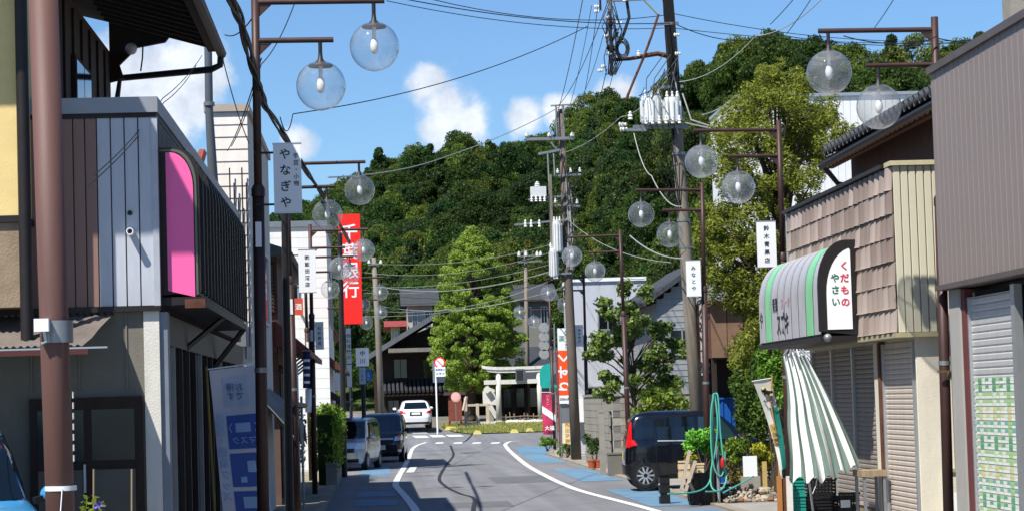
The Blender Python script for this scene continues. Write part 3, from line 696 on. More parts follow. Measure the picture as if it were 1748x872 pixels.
# ---- generic building pieces
def siding_wall(parent, x0, x1, y, z0, z1, m, step=.22, name='siding_board', lap=.02):
    """horizontal lapped boards on a wall facing the viewer"""
    n = int((z1 - z0) / step); hgt = (z1 - z0) / n
    mbx = MB().prism([(0, 0, 0), (0, -lap, 0), (0, -lap * .3, hgt - .004), (0, 0, hgt - .004)], (x1 - x0, 0, 0)); me = mbx.mesh(name, m)
    for i in range(n): piece(name, me, parent, (x0, y, z0 + i * hgt))
def ribbed_wall(parent, x0, x1, y, z0, z1, m, step=.12, name='wall_panel', prj=.02):
    n = max(1, int((x1 - x0) / step)); w = (x1 - x0) / n
    mbx = MB().prism([(0, 0, 0), (.008, -prj, 0), (w - .016, -prj, 0), (w - .008, 0, 0)], (0, 0, z1 - z0)); me = mbx.mesh(name, m)
    for i in range(n): piece(name, me, parent, (x0 + i * w, y, z0))
def ribbed_side(parent, x, y0, y1, z0, z1, m, step=.12, name='wall_panel', prj=.02, face=-1):
    n = max(1, int((y1 - y0) / step)); w = (y1 - y0) / n
    mbx = MB().prism([(0, 0, 0), (face * prj, .008, 0), (face * prj, w - .016, 0), (0, w - .008, 0)], (0, 0, z1 - z0)); me = mbx.mesh(name, m)
    for i in range(n): piece(name, me, parent, (x, y0 + i * w, z0))
def window(parent, x0, x1, y, z0, z1, frame=None, glass=None, bars=1):
    fr = frame or ALU
    w = MB().box(x0, x1, y - .05, y, z0, z0 + .05).box(x0, x1, y - .05, y, z1 - .05, z1).box(x0, x0 + .05, y - .05, y, z0 + .05, z1 - .05).box(x1 - .05, x1, y - .05, y, z0 + .05, z1 - .05).build('window', fr, parent)
    MB().box(x0 + .05, x1 - .05, y - .025, y - .012, z0 + .05, z1 - .05).build('pane', glass or DGLASS, w)
    for i in range(bars):
        x = x0 + (x1 - x0) * (i + 1) / (bars + 1); MB().box(x - .02, x + .02, y - .045, y - .026, z0 + .05, z1 - .05).build('mullion', fr, w)
    return w
def window_x(parent, x, y0, y1, z0, z1, frame=None, glass=None, face=1):
    fr = frame or ALU; a, b = (x, x + .05 * face); lo, hi = min(a, b), max(a, b)
    w = MB().box(lo, hi, y0, y1, z0, z0 + .05).box(lo, hi, y0, y1, z1 - .05, z1).box(lo, hi, y0, y0 + .05, z0 + .05, z1 - .05).box(lo, hi, y1 - .05, y1, z0 + .05, z1 - .05).build('window', fr, parent)
    c = x + .018 * face; MB().box(min(c, c + .01 * face), max(c, c + .01 * face), y0 + .05, y1 - .05, z0 + .05, z1 - .05).build('pane', glass or DGLASS, w)
    return w

# ---- white sided building
wb = thing('white_building', 'tall pale building with horizontal siding beyond the grey steel pole', 'building', (-2.3, 38.2, 0))
MB().box(-2.62, -1.97, 38.23, 46, 0, 6.9).build('wall', STUW, wb)
PSID = mat('pale_siding', '#e0dad2', .7, 0, .07, 2, .1, 40, grime=.2)
siding_wall(wb, -2.62, -1.96, 38.23, 0, 6.82, PSID, .2)
MB().box(-2.66, -1.92, 38.17, 46, 6.83, 6.95).build('coping', mat('pale_coping', '#a79d92', .6), wb)
for i in range(5):
    x = P(392 + i * 7, 300, 38.13).x; MB().tube([(x, 38.12, 2.2 + .2 * i), (x, 38.12, 5.9 - .25 * (i % 3))], .012, 5).build('conduit', DARK, wb)
mt = MB().box(-2.25, -2.05, 38.05, 38.18, 3.0, 3.4).build('meter_box', GALV, wb)
window_x(wb, -1.968, 39, 41, 3.5, 4.8); window_x(wb, -1.968, 42, 44, 3.5, 4.8)
rr_ = thing('red_roofed_house', 'red tiled roof just showing behind the pink sign', 'house', (-4.2, 49, 0))
rz = P(335, 236, 50).z
MB().box(-6.8, -3.6, 50, 56, 0, rz - 1.0).build('wall', STUW, rr_)
REDT = mat('red_roof_tile', '#8a4436', .8, 0, .25, 6, .3, 30)
mbx = MB(); 
for i in range(16): mbx.tube([(-6.9 + .21 * i, 49.4, rz - 1.2), (-6.9 + .21 * i, 53, rz)], .11, 6)
mbx.build('roof', REDT, rr_, True)

# ---- brown house with shutter and rust-red awning
bh = thing('brown_house', 'dark brown two-storey house with a rust-red metal awning', 'house', (-3, 47, 0))
BRS = mat('brown_siding', '#5a4238', .8, 0, .15, 3, .1, 40, grime=.3)
MB().box(-6, -1.9, 47.03, 57.5, 0, 5.05).build('wall', BRS, bh)
siding_wall(bh, -6, -1.89, 47.03, 3.4, 5.0, BRS, .16)
mbx = MB().prism([(-6.2, 46.5, 5.0), (-1.65, 46.5, 5.0), (-1.65, 46.5, 5.12), (-3.9, 46.5, 5.9), (-6.2, 46.5, 5.2)], (0, 11.5, 0)); mbx.build('roof', mat('teal_grey_roof', '#4c5655', .6, .1, .2, 3), bh)
MB().tube([(-1.6, 46.5, 5.02), (-1.6, 58, 5.0)], .06, 8).build('gutter', DARK, bh, True)
sh = MB().box(-2.5, -1.94, 46.95, 47.0, 3.85, 4.9).build('shutter', DKWOOD, bh)
me = MB().box(0, .52, -.02, 0, 0, .05).mesh('slat', BRS)
for i in range(13): piece('slat', me, sh, (-2.48, 46.945, 3.9 + i * .075), rot=(R(25), 0, 0))
RRA = mat('rust_red_metal', '#6e342a', .6, .1, .2, 3, grime=.3)
mbx = MB().prism([(-1.92, 46.2, 3.7), (-1.25, 46.2, 3.12), (-1.25, 46.2, 3.0), (-1.92, 46.2, 3.2)], (0, 10.8, 0)); ra = mbx.build('red_awning', RRA, bh)
MB().box(-3.4, -1.93, 46.2, 47, 3.1, 3.68).build('awning_end', RRA, bh)
for i in range(6): MB().beam((-1.5, 46.19 + i * 1.9, 3.0), (-1.89, 46.19 + i * 1.9, 2.7), .04, .04).build('bracket', DARK, ra)
for i in range(6): MB().box(-1.9, -1.87, 47.2 + i * 1.7, 48.7 + i * 1.7, .2, 2.7).build('sliding_door', DGLASS if i % 2 else DKWOOD, bh)
MB().box(-1.96, -1.85, 47.1, 57.4, 2.72, 2.85).build('lintel', DKWOOD, bh)
# grey tarpaulin lean-to in front of it
tp = thing('lean_to_roof', 'sagging grey sheet roof on thin posts beside the near lamp column', 'lean-to', (-1.8, 38.5, 0))
rows = []
for i in range(9):
    y = 38.2 + i * .9; rows.append([(-2.6 + k * .16, y, 2.75 - .06 * k - .012 * k * k * (1 + .3 * math.sin(i * 1.7)) + .03 * math.sin(i * 2.1 + k)) for k in range(9)])
MB().grid(rows, (0, 0, -.03)).build('sheet', mat('grey_tarpaulin', '#6c6c69', .7, 0, .2, 2, .3, 12, grime=.3), tp, True)
for y in (38.4, 45): MB().tube([(-1.4, y, 0), (-1.4, y, 2.2)], .025, 6).build('post', GALV, tp)
MB().tube([(-1.35, 38.2, 2.05), (-1.35, 45.4, 2.02)], .05, 8).build('gutter', DARK, tp, True)

# ---- white block behind the red bank sign
w2 = thing('white_block', 'white building behind the tall red sign', 'building', (-4, 71, 0))
WSID = mat('white_siding', '#dcdcd8', .65, 0, .05, 2, .08, 40, grime=.15)
MB().box(-9, -1.35, 71.03, 79.5, 0, 7.5).build('wall', WSID, w2)
siding_wall(w2, -9, -1.34, 71.03, .1, 7.4, WSID, .3, lap=.007)
MB().box(-9.1, -1.3, 70.95, 79.5, 7.42, 7.6).build('coping', GALV, w2)
window(w2, -3.0, -2.2, 71, 4.9, 5.9)
window_x(w2, -1.348, 72, 74, 4.5, 5.8); window_x(w2, -1.348, 76, 78, 4.5, 5.8)
w2r = MB().prism([(-1.35, 71.2, 3.5), (-.8, 71.2, 3.05), (-.8, 71.2, 2.95), (-1.35, 71.2, 3.2)], (0, 7, 0)).build('awning', mat('brown_awning', '#4a2a26', .7), w2)
MB().box(-2.35, -2.08, 70.6, 70.66, 4.75, 5.25).build('shop_sign', mat('orange_red_sign', '#c2492c', .5), w2)
text('lettering', '酒', (-2.215, 70.596, 5.0), (1, 0, 0), (0, 0, 1), .2, SIGNW, w2, bold=.01)
MB().box(-2.25, -2.2, 70.66, 71, 4.9, 5.0).build('sign_arm', DARK, w2)
# ---- cream house beyond
w3 = thing('cream_house', 'cream rendered house with dark awning beyond the hedge', 'house', (-4, 80, 0))
CREAM = mat('cream_render', '#cfc9b8', .85, 0, .07, 2, .15, 50, grime=.25)
MB().box(-8, -1.55, 80, 93, 0, 4.6).build('wall', CREAM, w3)
MB().prism([(-8.4, 79.6, 4.55), (-1.3, 79.6, 4.55), (-1.3, 79.6, 4.65), (-4.7, 79.6, 5.9), (-8.4, 79.6, 4.7)], (0, 13.8, 0)).build('roof', mat('red_brown_tile', '#6a3f34', .8, 0, .2, 6, .3, 40), w3)
MB().prism([(-1.55, 80.2, 3.5), (-1.0, 80.2, 3.2), (-1.0, 80.2, 3.12), (-1.55, 80.2, 3.3)], (0, 5, 0)).build('canopy', mat('red_brown_tin', '#5b2f2a', .7), w3)
MB().prism([(-1.35, 72, 2.45), (-.75, 72, 2.05), (-.75, 72, 1.98), (-1.35, 72, 2.2)], (0, 4, 0)).build('awning', BLACK, w3)
for z in (1.0, 3.3): window(w3, -3.2, -1.9, 79.99, z, z + 1.1)
window_x(w3, -1.548, 81.5, 83.5, 3.3, 4.3); window_x(w3, -1.548, 86, 88, 3.3, 4.3)
MB().box(-1.45, -1.15, 79.4, 79.5, 2.5, 3.1).build('sign_board', SIGNW, w3); MB().box(-1.45, -1.4, 79.5, 80, 2.7, 2.75).build('bracket', DARK, w3)
# ---- red vertical bank sign
rs = thing('bank_sign', 'tall red vertical sign with white characters above the street', 'sign', (-.8, 70.5, 0))
a, b = P(576.5, 366, 70.5), P(619, 552, 70.5); 
MB().box(a.x, b.x, 70.5, 70.8, b.z, a.z).build('sign_box', RED, rs)
hgt = a.z - b.z
for i, ch in enumerate('千葉銀行'):
    text('lettering', ch, ((a.x + b.x) / 2, 70.496, a.z - .55 - i * .57), (1, 0, 0), (0, 0, 1), .52, SIGNW, rs, bold=.014)
for z in (b.z + .5, a.z - .5): MB().tube([(a.x, 70.65, z), (-1.34, 70.9, z)], .035, 6).build('bracket', DARK, rs)

# ================================================================== RIGHT SIDE
# ---- greengrocer: tiled front, cream end, round shouldered awning
XF = 6.1
gs = thing('greengrocer_shop', 'greengrocer with brown shingled front and white and green striped rounded awning', 'shop', (XF, 27, 0))
CRM = mat('cream_panel', '#c6c1ab', .55, .05, .08, 2, grime=.28, stretch=(1, 1, .3))
MB().box(XF + .03, 9.5, 27.03, 34.0, 2.66, 4.6).build('upper_storey', mat('shop_wall', '#8b7a6c', .8), gs)
ribbed_wall(gs, XF + .02, 7.6, 27.03, 2.66, 4.6, CRM, .088, 'wall_panel', .02)
MB().box(XF - .02, 7.6, 26.97, 27.3, 4.605, 4.66).build('end_coping', mat('cream_coping', '#b9b08f', .6), gs)
MB().box(XF - .06, XF + .1, 27.3, 34.05, 4.605, 4.65).build('front_coping', DARK, gs)
MB().box(XF - .03, 7.6, 26.96, 34, 2.60, 2.655).build('bottom_trim', mat('cream_trim', '#9d9576', .6), gs)
SHG = [mat('brown_shingle_%d' % i, c, .65, .05, .16, 5, .1, 50, grime=.2, stretch=(3, 3, .6)) for i, c in enumerate(('#93847a', '#82736a', '#a1938a'))]
sm = []
for m_ in SHG:                                                # ribbed tin shingle, three flutes and a flared foot
    prf = [(.0, 0), (-.02, .05), (-.032, .12), (-.034, .17), (-.027, .23), (-.008, .285), (.0, .29)]
    mbx = MB().grid([[(x * 1.5 - .016, y, 0) for x, y in prf], [(x * 1.2 - .010, y, .03) for x, y in prf], [(x, y, .27) for x, y in prf]], (.012, 0, 0)); sm.append(mbx.mesh('shingle', m_, True))
rr2 = random.Random(5)
for r_ in range(7):
    for c_ in range(23):
        y = 27.06 + c_ * .298; z = 2.665 + r_ * .276
        if 29.3 < y < 33.75 and z < 3.45: continue
        o = piece('shingle', rr2.choice(sm), gs, (XF + .012, y, z)); o.rotation_euler = (rr2.uniform(-.012, .012), rr2.uniform(-.02, .02), 0)
        if r_ in (1, 3, 5): o.rotation_euler.y -= .05
MB().box(XF - .01, XF + .03, 33.95, 34.05, 2.66, 4.62).build('edge_strip', ALU, gs)
# awning
A0, A1, XA, ZA, ZB = 29.15, 33.9, 5.62, 2.72, 3.86
pr = awn_profile(XF, XA, ZA, ZB, .36, 9, -1)
pr = [(x if i not in (0,) else XA, z) for i, (x, z) in enumerate(pr)]
SILV = mat('awning_silver', '#b4b4b9', .45, .15, .06, 3, grime=.25)
MINT = mat('awning_mint', '#7cc592', .4, 0, .06, 3, grime=.2)
aw = MB().grid([[(x + .03, y, z - .02) for x, z in pr] for y in (A0, A1)], (.012, 0, -.01)).build('sign_awning', DARK, gs, True)
n = 9; w = (A1 - A0) / n; ms = {}
for nm, m_ in (('s', SILV), ('m', MINT)):
    ms[nm] = MB().grid([[(x, y, z) for x, z in pr] for y in (0, w - .1)], (.012, 0, -.008)).mesh('awning_panel', m_, True)
for i in range(n): piece('awning_panel', ms['m' if i in (1, 7) else 's'], aw, (0, A0 + i * w + .05, 0))
MB().prism([(x, A0 - .03, z) for x, z in [(XF, ZA - .03)] + [(x - .03, z + .03) for x, z in pr[:-1]] + [(XF, ZB + .03)]], (0, .06, 0)).build('end_frame', DARK, aw)
inn = [(XF - .09, ZA + .05)] + [(x + .075, (z - .07) if i else z + .05) for i, (x, z) in enumerate(pr[:-2])] + [(XF - .09, ZB - .1)]
MB().prism([(x, A0 - .045, z) for x, z in inn], (0, .014, 0)).build('white_end_panel', SIGNW, aw)
text('lettering', 'くだもの', (5.93, A0 - .049, 3.34), (1, 0, 0), (0, 0, 1), .118, REDINK, aw, True, .025, lead=1.28)
text('lettering', 'やさい', (5.805, A0 - .049, 3.27), (1, 0, 0), (0, 0, 1), .115, GREENINK, aw, True, .025, lead=1.3)
yl = lambda t: A1 - (A1 - A0) * t
text('lettering', 'スズキ', (XA - .004, yl(.42), 2.95), (0, -1, 0), (0, 0, 1), .32, INK, aw, False, .03)
text('lettering', '青果', (XA - .004, yl(.30), 3.22), (0, -1, 0), (0, 0, 1), .22, INK, aw, False, .01)
text('lettering', 'フルーツ', (XA - .004, yl(.47), 3.22), (0, -1, 0), (0, 0, 1), .17, mat('faded_red_ink', '#b58a90', .7), aw, False, .01)
text('lettering', 'や', (XA - .004, yl(.05), 3.05), (0, -1, 0), (0, 0, 1), .28, INK, aw, False, .01)
MB().box(XA - .02, XF + .2, A0 - .03, A1, ZA - .09, ZA - .03).build('awning_underside', DARK, aw)
MB().sphere(P(1413, 576, A0 - .1), .055, 10, 6).build('lamp', GALV, aw, True)
# lower storey: shutters and cream wall
XL = 6.32
MB().box(XL + .05, 9.5, 27.1, 34, 0, 2.6).build('lower_wall', CREAM, gs)
SLAT = mat('shutter_slat', '#bdb1a6', .5, .1, .08, 3, grime=.22); SLAT_SHADED = mat('shutter_slat_shaded', '#8d837a', .6, .1, .1, 3, grime=.35)  # second slat colour has the shade under the rounded awning painted in
def shutter(parent, x, y0, y1, z0, z1, m, pitch=.062):
    sh = MB().box(x + .035, x + .05, y0, y1, z0, z1).build('shutter', m, parent)
    me = MB().prism([(0, 0, 0), (-.009, 0, .012), (-.009, 0, pitch - .02), (0, 0, pitch - .006)], (0, y1 - y0, 0)).mesh('slat', m)
    for i in range(int((z1 - z0) / pitch)): piece('slat', me, sh, (x + .034, y0, z0 + i * pitch))
    for y in (y0, y1): MB().box(x - .01, x + .05, y - .02, y + .02, z0, z1).build('guide_rail', ALU, sh)
    return sh
shutter(gs, XL, 27.25, 28.9, .02, 2.56, SLAT)
for k in range(3): shutter(gs, XL, 29.35 + k * 1.42, 29.35 + k * 1.42 + 1.38, .55, 2.56, SLAT_SHADED)
MB().box(XL - .03, XL + .05, 28.94, 29.05, 0, 2.58).build('post', RUST, gs); MB().box(XL - .02, XL + .05, 29.07, 29.3, 0, 2.58).build('post', CREAM, gs)
MB().box(XL + .01, XL + .06, 29.3, 33.7, .5, .545).build('ledge', SLAT, gs); MB().box(XL + .03, XL + .06, 29.3, 33.7, 0, .5).build('base_wall', WOOD, gs)
ribbed_wall(gs, XL, 7.6, 27.1, 0, 2.6, CREAM, .33, 'wall_board', .014)
bx = MB().box(6.62, 7.4, 26.98, 27.08, .42, 1.02).build('wall_cabinet', CREAM, gs)
for i in range(2): MB().box(6.67 + .18 * i, 6.84 + .18 * i, 26.972, 26.978, .47, .78).build('cabinet_door', SIGNW, bx)
MB().box(6.6, 7.42, 26.95, 27.08, 1.02, 1.06).build('cabinet_top', mat('cream_trim', '#9d9576'), bx)

# ---- tiled roof house behind the greengrocer
th = thing('tiled_roof_house', 'dark grey tiled roof with deep wooden eaves behind the shingled shop', 'house', (8, 30, 0))
TILE = mat('grey_roof_tile', '#44484c', .45, 0, .2, 4, .15, 40)
EX, EZ = 6.52, 5.36
MB().box(6.88, 14, 26, 33.0, 0, 5.38).build('wall', BRW, th)
MB().prism([(EX + .05, 24.5, EZ - .08), (EX + .05, 24.5, EZ - .02), (12, 24.5, EZ + 2.2), (12, 24.5, EZ + 2.0)], (0, 8.5, 0)).build('roof_deck', DKWOOD, th)
MB().box(EX + .02, EX + .1, 24.5, 33.0, EZ - .2, EZ - .03).build('fascia_board', mat('reddish_fascia', '#4a2f26', .8, 0, .2), th)
tl = MB(); prf = [(.0, 0), (.035, .045), (0, .0)]
t_ = MB().tube([(-.03, 0, .02), (.34, 0, .155)], .07, 8); t_.add([(-.03, -.14, .0), (.34, -.14, .135), (.34, .14, .135), (-.03, .14, .0)], [(0, 1, 2, 3)]); t_.lathe([(.078, -.035), (.078, -.01), (0, -.04)], (0, 0, .02), 9, 'x')
me = t_.mesh('roof_tile', TILE, True)
for j in range(5):
    for i in range(32): piece('roof_tile', me, th, (EX - .02 + j * .3, 24.6 + i * .265, EZ + .02 + j * .121))
for i in range(18): MB().beam((EX + .12, 24.7 + i * .48, EZ - .1), (7.7, 24.7 + i * .48, EZ + .34), .05, .08).build('rafter', DKWOOD, th)
MB().tube([(EX - .05, 24.4, EZ - .12), (EX - .05, 33.1, EZ - .15)], .05, 8).build('gutter', DARK, th, True)
MB().tube([(EX - .05, 33.0, EZ - .15), (EX + .2, 33.2, EZ - .4), (7.6, 33.25, EZ - .55)], .04, 6).build('drain_elbow', DARK, th, True)

# ---- shop with the long grey-brown fascia
FX = 6.2
fb = thing('fascia_shop', 'shop with a tall grey-brown ribbed metal fascia above a stickered shutter', 'shop', (FX, 20, 0))
FAS = mat('taupe_metal', '#877b76', .5, .1, .08, 2, grime=.26, stretch=(1, 1, .25))
MB().box(FX + .03, 9, 12, 25.35, 3.1, 5.4).build('upper_storey', mat('fascia_core', '#6d6561', .7), fb)
ribbed_side(fb, FX + .03, 12, 25.36, 3.12, 5.44, FAS, .205, 'fascia_panel', .022)
MB().box(FX - .03, FX + .2, 12, 25.4, 5.44, 5.52).build('coping', mat('taupe_coping', '#5b524e', .5, .2), fb)
MB().box(FX - .03, FX + .3, 12, 25.4, 3.06, 3.115).build('bottom_trim', mat('taupe_coping'  , '#5b524e'), fb)
MB().box(FX + .02, 9, 25.362, 25.39, 3.12, 5.44).build('end_panel', FAS, fb)
MB().box(FX + .3, 9, 12, 25.3, 3.0, 3.06).build('soffit', DARK, fb)
SX = 6.32
MB().box(SX + .06, 9, 24.55, 25.3, 0, 3.0).build('end_wall', CREAM, fb)
MB().box(SX - .05, SX + .06, 24.75, 25.2, 0, 3.05).build('pillar', mat('grey_pillar', '#a19e99', .7, 0, .06, grime=.2), fb)
MB().box(SX - .03, SX + .06, 24.6, 24.745, 0, 3.04).build('pillar', mat('maroon_post', '#5f2f30', .6), fb)
fs = shutter(fb, SX, 22.85, 24.57, .02, 2.95, mat('grey_shutter', '#c1c1bf', .45, .3, .05, grime=.12), .075)
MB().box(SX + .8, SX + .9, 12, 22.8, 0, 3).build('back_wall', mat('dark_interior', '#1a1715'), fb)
MB().box(SX - .02, SX + .06, 22.7, 22.84, 0, 3.0).build('post', ALU, fb)
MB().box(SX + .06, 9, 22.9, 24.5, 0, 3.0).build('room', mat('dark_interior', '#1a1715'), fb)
cols = [mat('sticker_%d' % i, c, .5, 0, .05) for i, c in enumerate(('#d9ddd6', '#5b9c74', '#9cc083', '#c9c48c', '#6aa998', '#cdd8c4'))]
sb_ = [MB() for _ in cols]
for r_ in range(19):
    for c_ in range(11):
        y = 24.5 - c_ * .138; z = 2.02 - r_ * .075; bnd = (1, 2, 3, 4)[(r_ // 2) % 4]; ci = bnd if (c_ + r_ // 2) % 2 else (5 if c_ % 3 else 2)
        for hh, (za, zb) in enumerate(((.006, .034), (.036, .066))):
            sb_[ci if hh else (0 if c_ % 4 != 1 else ci)].box(SX + .0205, SX + .0235, y - .132 + (.0 if c_ % 2 else .015), y, z + za, z + zb)
for m_, k in zip(cols, sb_): tag(k.build('stickers', m_, fs), kind='stuff')
cb = thing('concrete_block_top', 'grey concrete corner of a building rising behind the taupe fascia', 'building', (9.2, 32, 0))
a = P(1727, 40, 32); MB().box(a.x, a.x + 1.2, 32, 32.45, 0, 7.6).build('wall', CONC, cb); MB().box(a.x - .04, a.x + 1.24, 31.96, 32.49, 7.6, 7.7).build('coping', CONC, cb)

# ---- big white corrugated building behind the conifer
bw = thing('white_warehouse', 'large white ribbed metal building behind the yellow-green conifer', 'building', (14, 88, 0))
a, b = P(1262, 300, 88), P(1640, 160, 88)
WM = mat('white_ribbed_metal', '#e2e3e2', .5, .1, .04, 2, grime=.12)
MB().box(a.x, b.x + 2, 88.03, 95, 0, b.z).build('wall', WM, bw)
ribbed_wall(bw, a.x, b.x + 2, 88.03, 3.5, b.z, WM, .27, 'wall_panel', .03)
MB().box(a.x - .05, b.x + 2, 87.9, 95, b.z, b.z + .12).build('coping', ALU, bw)
window(bw, a.x + 1.0, a.x + 2.4, 87.99, 6.2, 7.6)
# ---- pale grey building and the grey clapboard house
pg = thing('pale_grey_building', 'pale grey-blue panelled building behind the block wall and persimmon tree', 'building', (8, 82, 0))
a, b = P(977, 600, 80), P(1101, 476, 80)
PGM = mat('pale_grey_panel', '#b6bac2', .6, .05, .05, 2, grime=.15)
MB().box(a.x, b.x, 80.03, 83, 0, b.z).build('wall', PGM, pg); ribbed_wall(pg, a.x, b.x, 80.03, .1, b.z - .05, PGM, .45, 'wall_panel', .012)
MB().box(a.x - .04, b.x + .04, 79.95, 83, b.z - .04, b.z + .08).build('coping', SIGNW, pg)
window(pg, a.x + .9, a.x + 1.6, 79.99, 4.3, 5.0); window(pg, a.x + .4, a.x + 1.0, 79.99, .9, 2.4)
MB().box(a.x - .1, a.x + .35, 79.6, 80, 1.2, 2.0).build('air_conditioner', SIGNW, pg)
ch = thing('grey_clapboard_house', 'weathered grey clapboard house with a steep dark gable behind the concrete pole', 'house', (10, 70, 0))
CLB = mat('grey_clapboard', '#868a8c', .8, 0, .12, 3, .15, 40, grime=.25)
px0, pxa, pxr = P(1104, 520, 70), P(1172, 470, 70), P(1290, 560, 70)
MB().prism([(px0.x + .3, 70.03, 0), (pxr.x, 70.03, 0), (pxr.x, 70.03, px0.z - .2), (pxa.x + .6, 70.03, pxa.z + .35), (px0.x + .3, 70.03, px0.z + .05)], (0, 9, 0)).build('wall', CLB, ch)
nb = 18; z0_ = 2.4
for i in range(nb):
    z = z0_ + i * .18; t = max(0, (z - px0.z) / (pxa.z + .35 - px0.z)); xa = px0.x + .3 + max(0, t) * (pxa.x + .3 - px0.x)
    if xa < pxr.x - .2: MB().prism([(xa, 70.03, z), (xa, 70.01, z), (xa, 70.022, z + .172), (xa, 70.03, z + .172)], (pxr.x - xa, 0, 0)).build('siding_board', CLB, ch)
MB().beam((px0.x - .15, 70.2, px0.z + .0), (pxa.x + .6, 70.2, pxa.z + .5), .9, .14).build('roof_verge', mat('slate_roof', '#3a3c40', .7, 0, .2), ch)
MB().prism([(px0.x - .2, 70.7, px0.z - .05), (px0.x - .2, 70.7, px0.z + .1), (pxa.x + .6, 70.7, pxa.z + .55), (pxa.x + .6, 70.7, pxa.z + .4)], (0, 8.5, 0)).build('roof', mat('slate_roof', '#3a3c40'), ch)
window(ch, pxa.x - .6, pxa.x + .2, 70.0, 3.2, 4.0)
# rusty shed between the lamp columns
rsd = thing('rusty_shed', 'brown rusty metal shed wall behind the third lamp column', 'shed', (7.6, 50.5, 0))
a, b = P(1216, 610, 50.5), P(1277, 516, 50.5)
MB().box(a.x, b.x + .6, 50.55, 53.5, a.z, b.z).build('wall', RUST, rsd); MB().box(a.x, b.x + .6, 52.5, 53.5, 0, a.z).build('back_wall', DKWOOD, rsd)
for x in (a.x + .05, b.x + .5): MB().box(x - .05, x + .05, 50.6, 50.7, 0, a.z).build('post', DKWOOD, rsd)
ribbed_wall(rsd, a.x, b.x + .6, 50.55, a.z, b.z, mat('rusty_brown_sheet', '#7a5f4c', .8, .1, .25, 2, grime=.35), .32, 'sheet_panel', .02)
MB().box(a.x - .1, b.x + .7, 50.3, 53.6, b.z, b.z + .06).build('roof', RUST, rsd)

# ---- concrete block wall: each visible block a piece
bwall = thing('block_wall', 'grey concrete block garden wall behind the black car', 'wall', (6.45, 64, 0))
BLK = [mat('block_%d' % i, c, .95, 0, .16, 4, .35, 35, grime=.5) for i, c in enumerate(('#8f8b80', '#85817a', '#99958a'))]
MB().box(6.5, 14.2, 64.03, 64.13, 0, 2.04).build('mortar', mat('mortar', '#6d6a63', .95), bwall)
me_ = [MB().prism([(0, 0, 0), (.392, 0, 0), (.386, -.012, .006), (.006, -.012, .006)], (0, 0, .192)).mesh('block', m_) for m_ in BLK]
for r_ in range(10):
    for c_ in range(15):
        piece('block', rr2.choice(me_), bwall, (6.5 + c_ * .402 + (.2 if r_ % 2 else 0), 64.029, .012 + r_ * .203), rot=(0, 0, rr2.uniform(-.004, .004)))
MB().box(6.4, 14.3, 63.98, 64.18, 2.045, 2.12).build('coping', CONC, bwall)
mbx = MB()
for r_ in range(10):
    for c_ in range(19): mbx.box(6.41, 6.5, 64.2 + c_ * .402 + (.2 if r_ % 2 else 0), 64.59 + c_ * .402 + (.2 if r_ % 2 else 0), .012 + r_ * .203, .204 + r_ * .203)
tag(mbx.build('side_blocks', BLK[0], bwall), kind='stuff')
MB().box(6.38, 6.56, 64.19, 72, 2.04, 2.11).build('side_coping', CONC, bwall)
gp_ = thing('gate_post', 'short pale concrete gate post standing in front of the block wall', 'post', (P(1029, 790, 61).x, 61, 0))
a = P(1029, 790, 61).x; MB().prism([(a - .07, 60.93, 0), (a + .07, 60.93, 0), (a + .07, 61.07, 0), (a - .07, 61.07, 0)], (0, 0, 1.62)).build('post', CONC, gp_); MB().box(a - .08, a + .08, 60.92, 61.08, 1.62, 1.68).build('post_cap', CONC, gp_)
gt = thing('steel_gate', 'thin dark steel gate frame against the block wall', 'gate', (P(1065, 790, 61.2).x, 61.2, 0))
x0_, x1_ = P(1046, 790, 61.2).x, P(1084, 790, 61.2).x
MB().tube([(x0_, 61.2, 0), (x0_, 61.2, 1.48), (x1_, 61.2, 1.48), (x1_, 61.2, 0)], .022, 6).build('frame', DARK, gt); MB().tube([(x0_, 61.2, .5), (x1_, 61.2, .5)], .018, 6).build('rail', DARK, gt)
gb = thing('grey_cabinet', 'low grey metal box standing by the block wall', 'cabinet', (P(1054, 800, 60).x, 60, 0))
a = P(1056, 800, 60).x; MB().box(a - .26, a + .26, 59.8, 60.2, 0, .55).build('body', mat('grey_brown_box', '#6b665e', .7), gb); MB().box(a - .28, a + .28, 59.78, 60.22, .55, .59).build('lid', mat('grey_brown_box', '#6b665e'), gb)

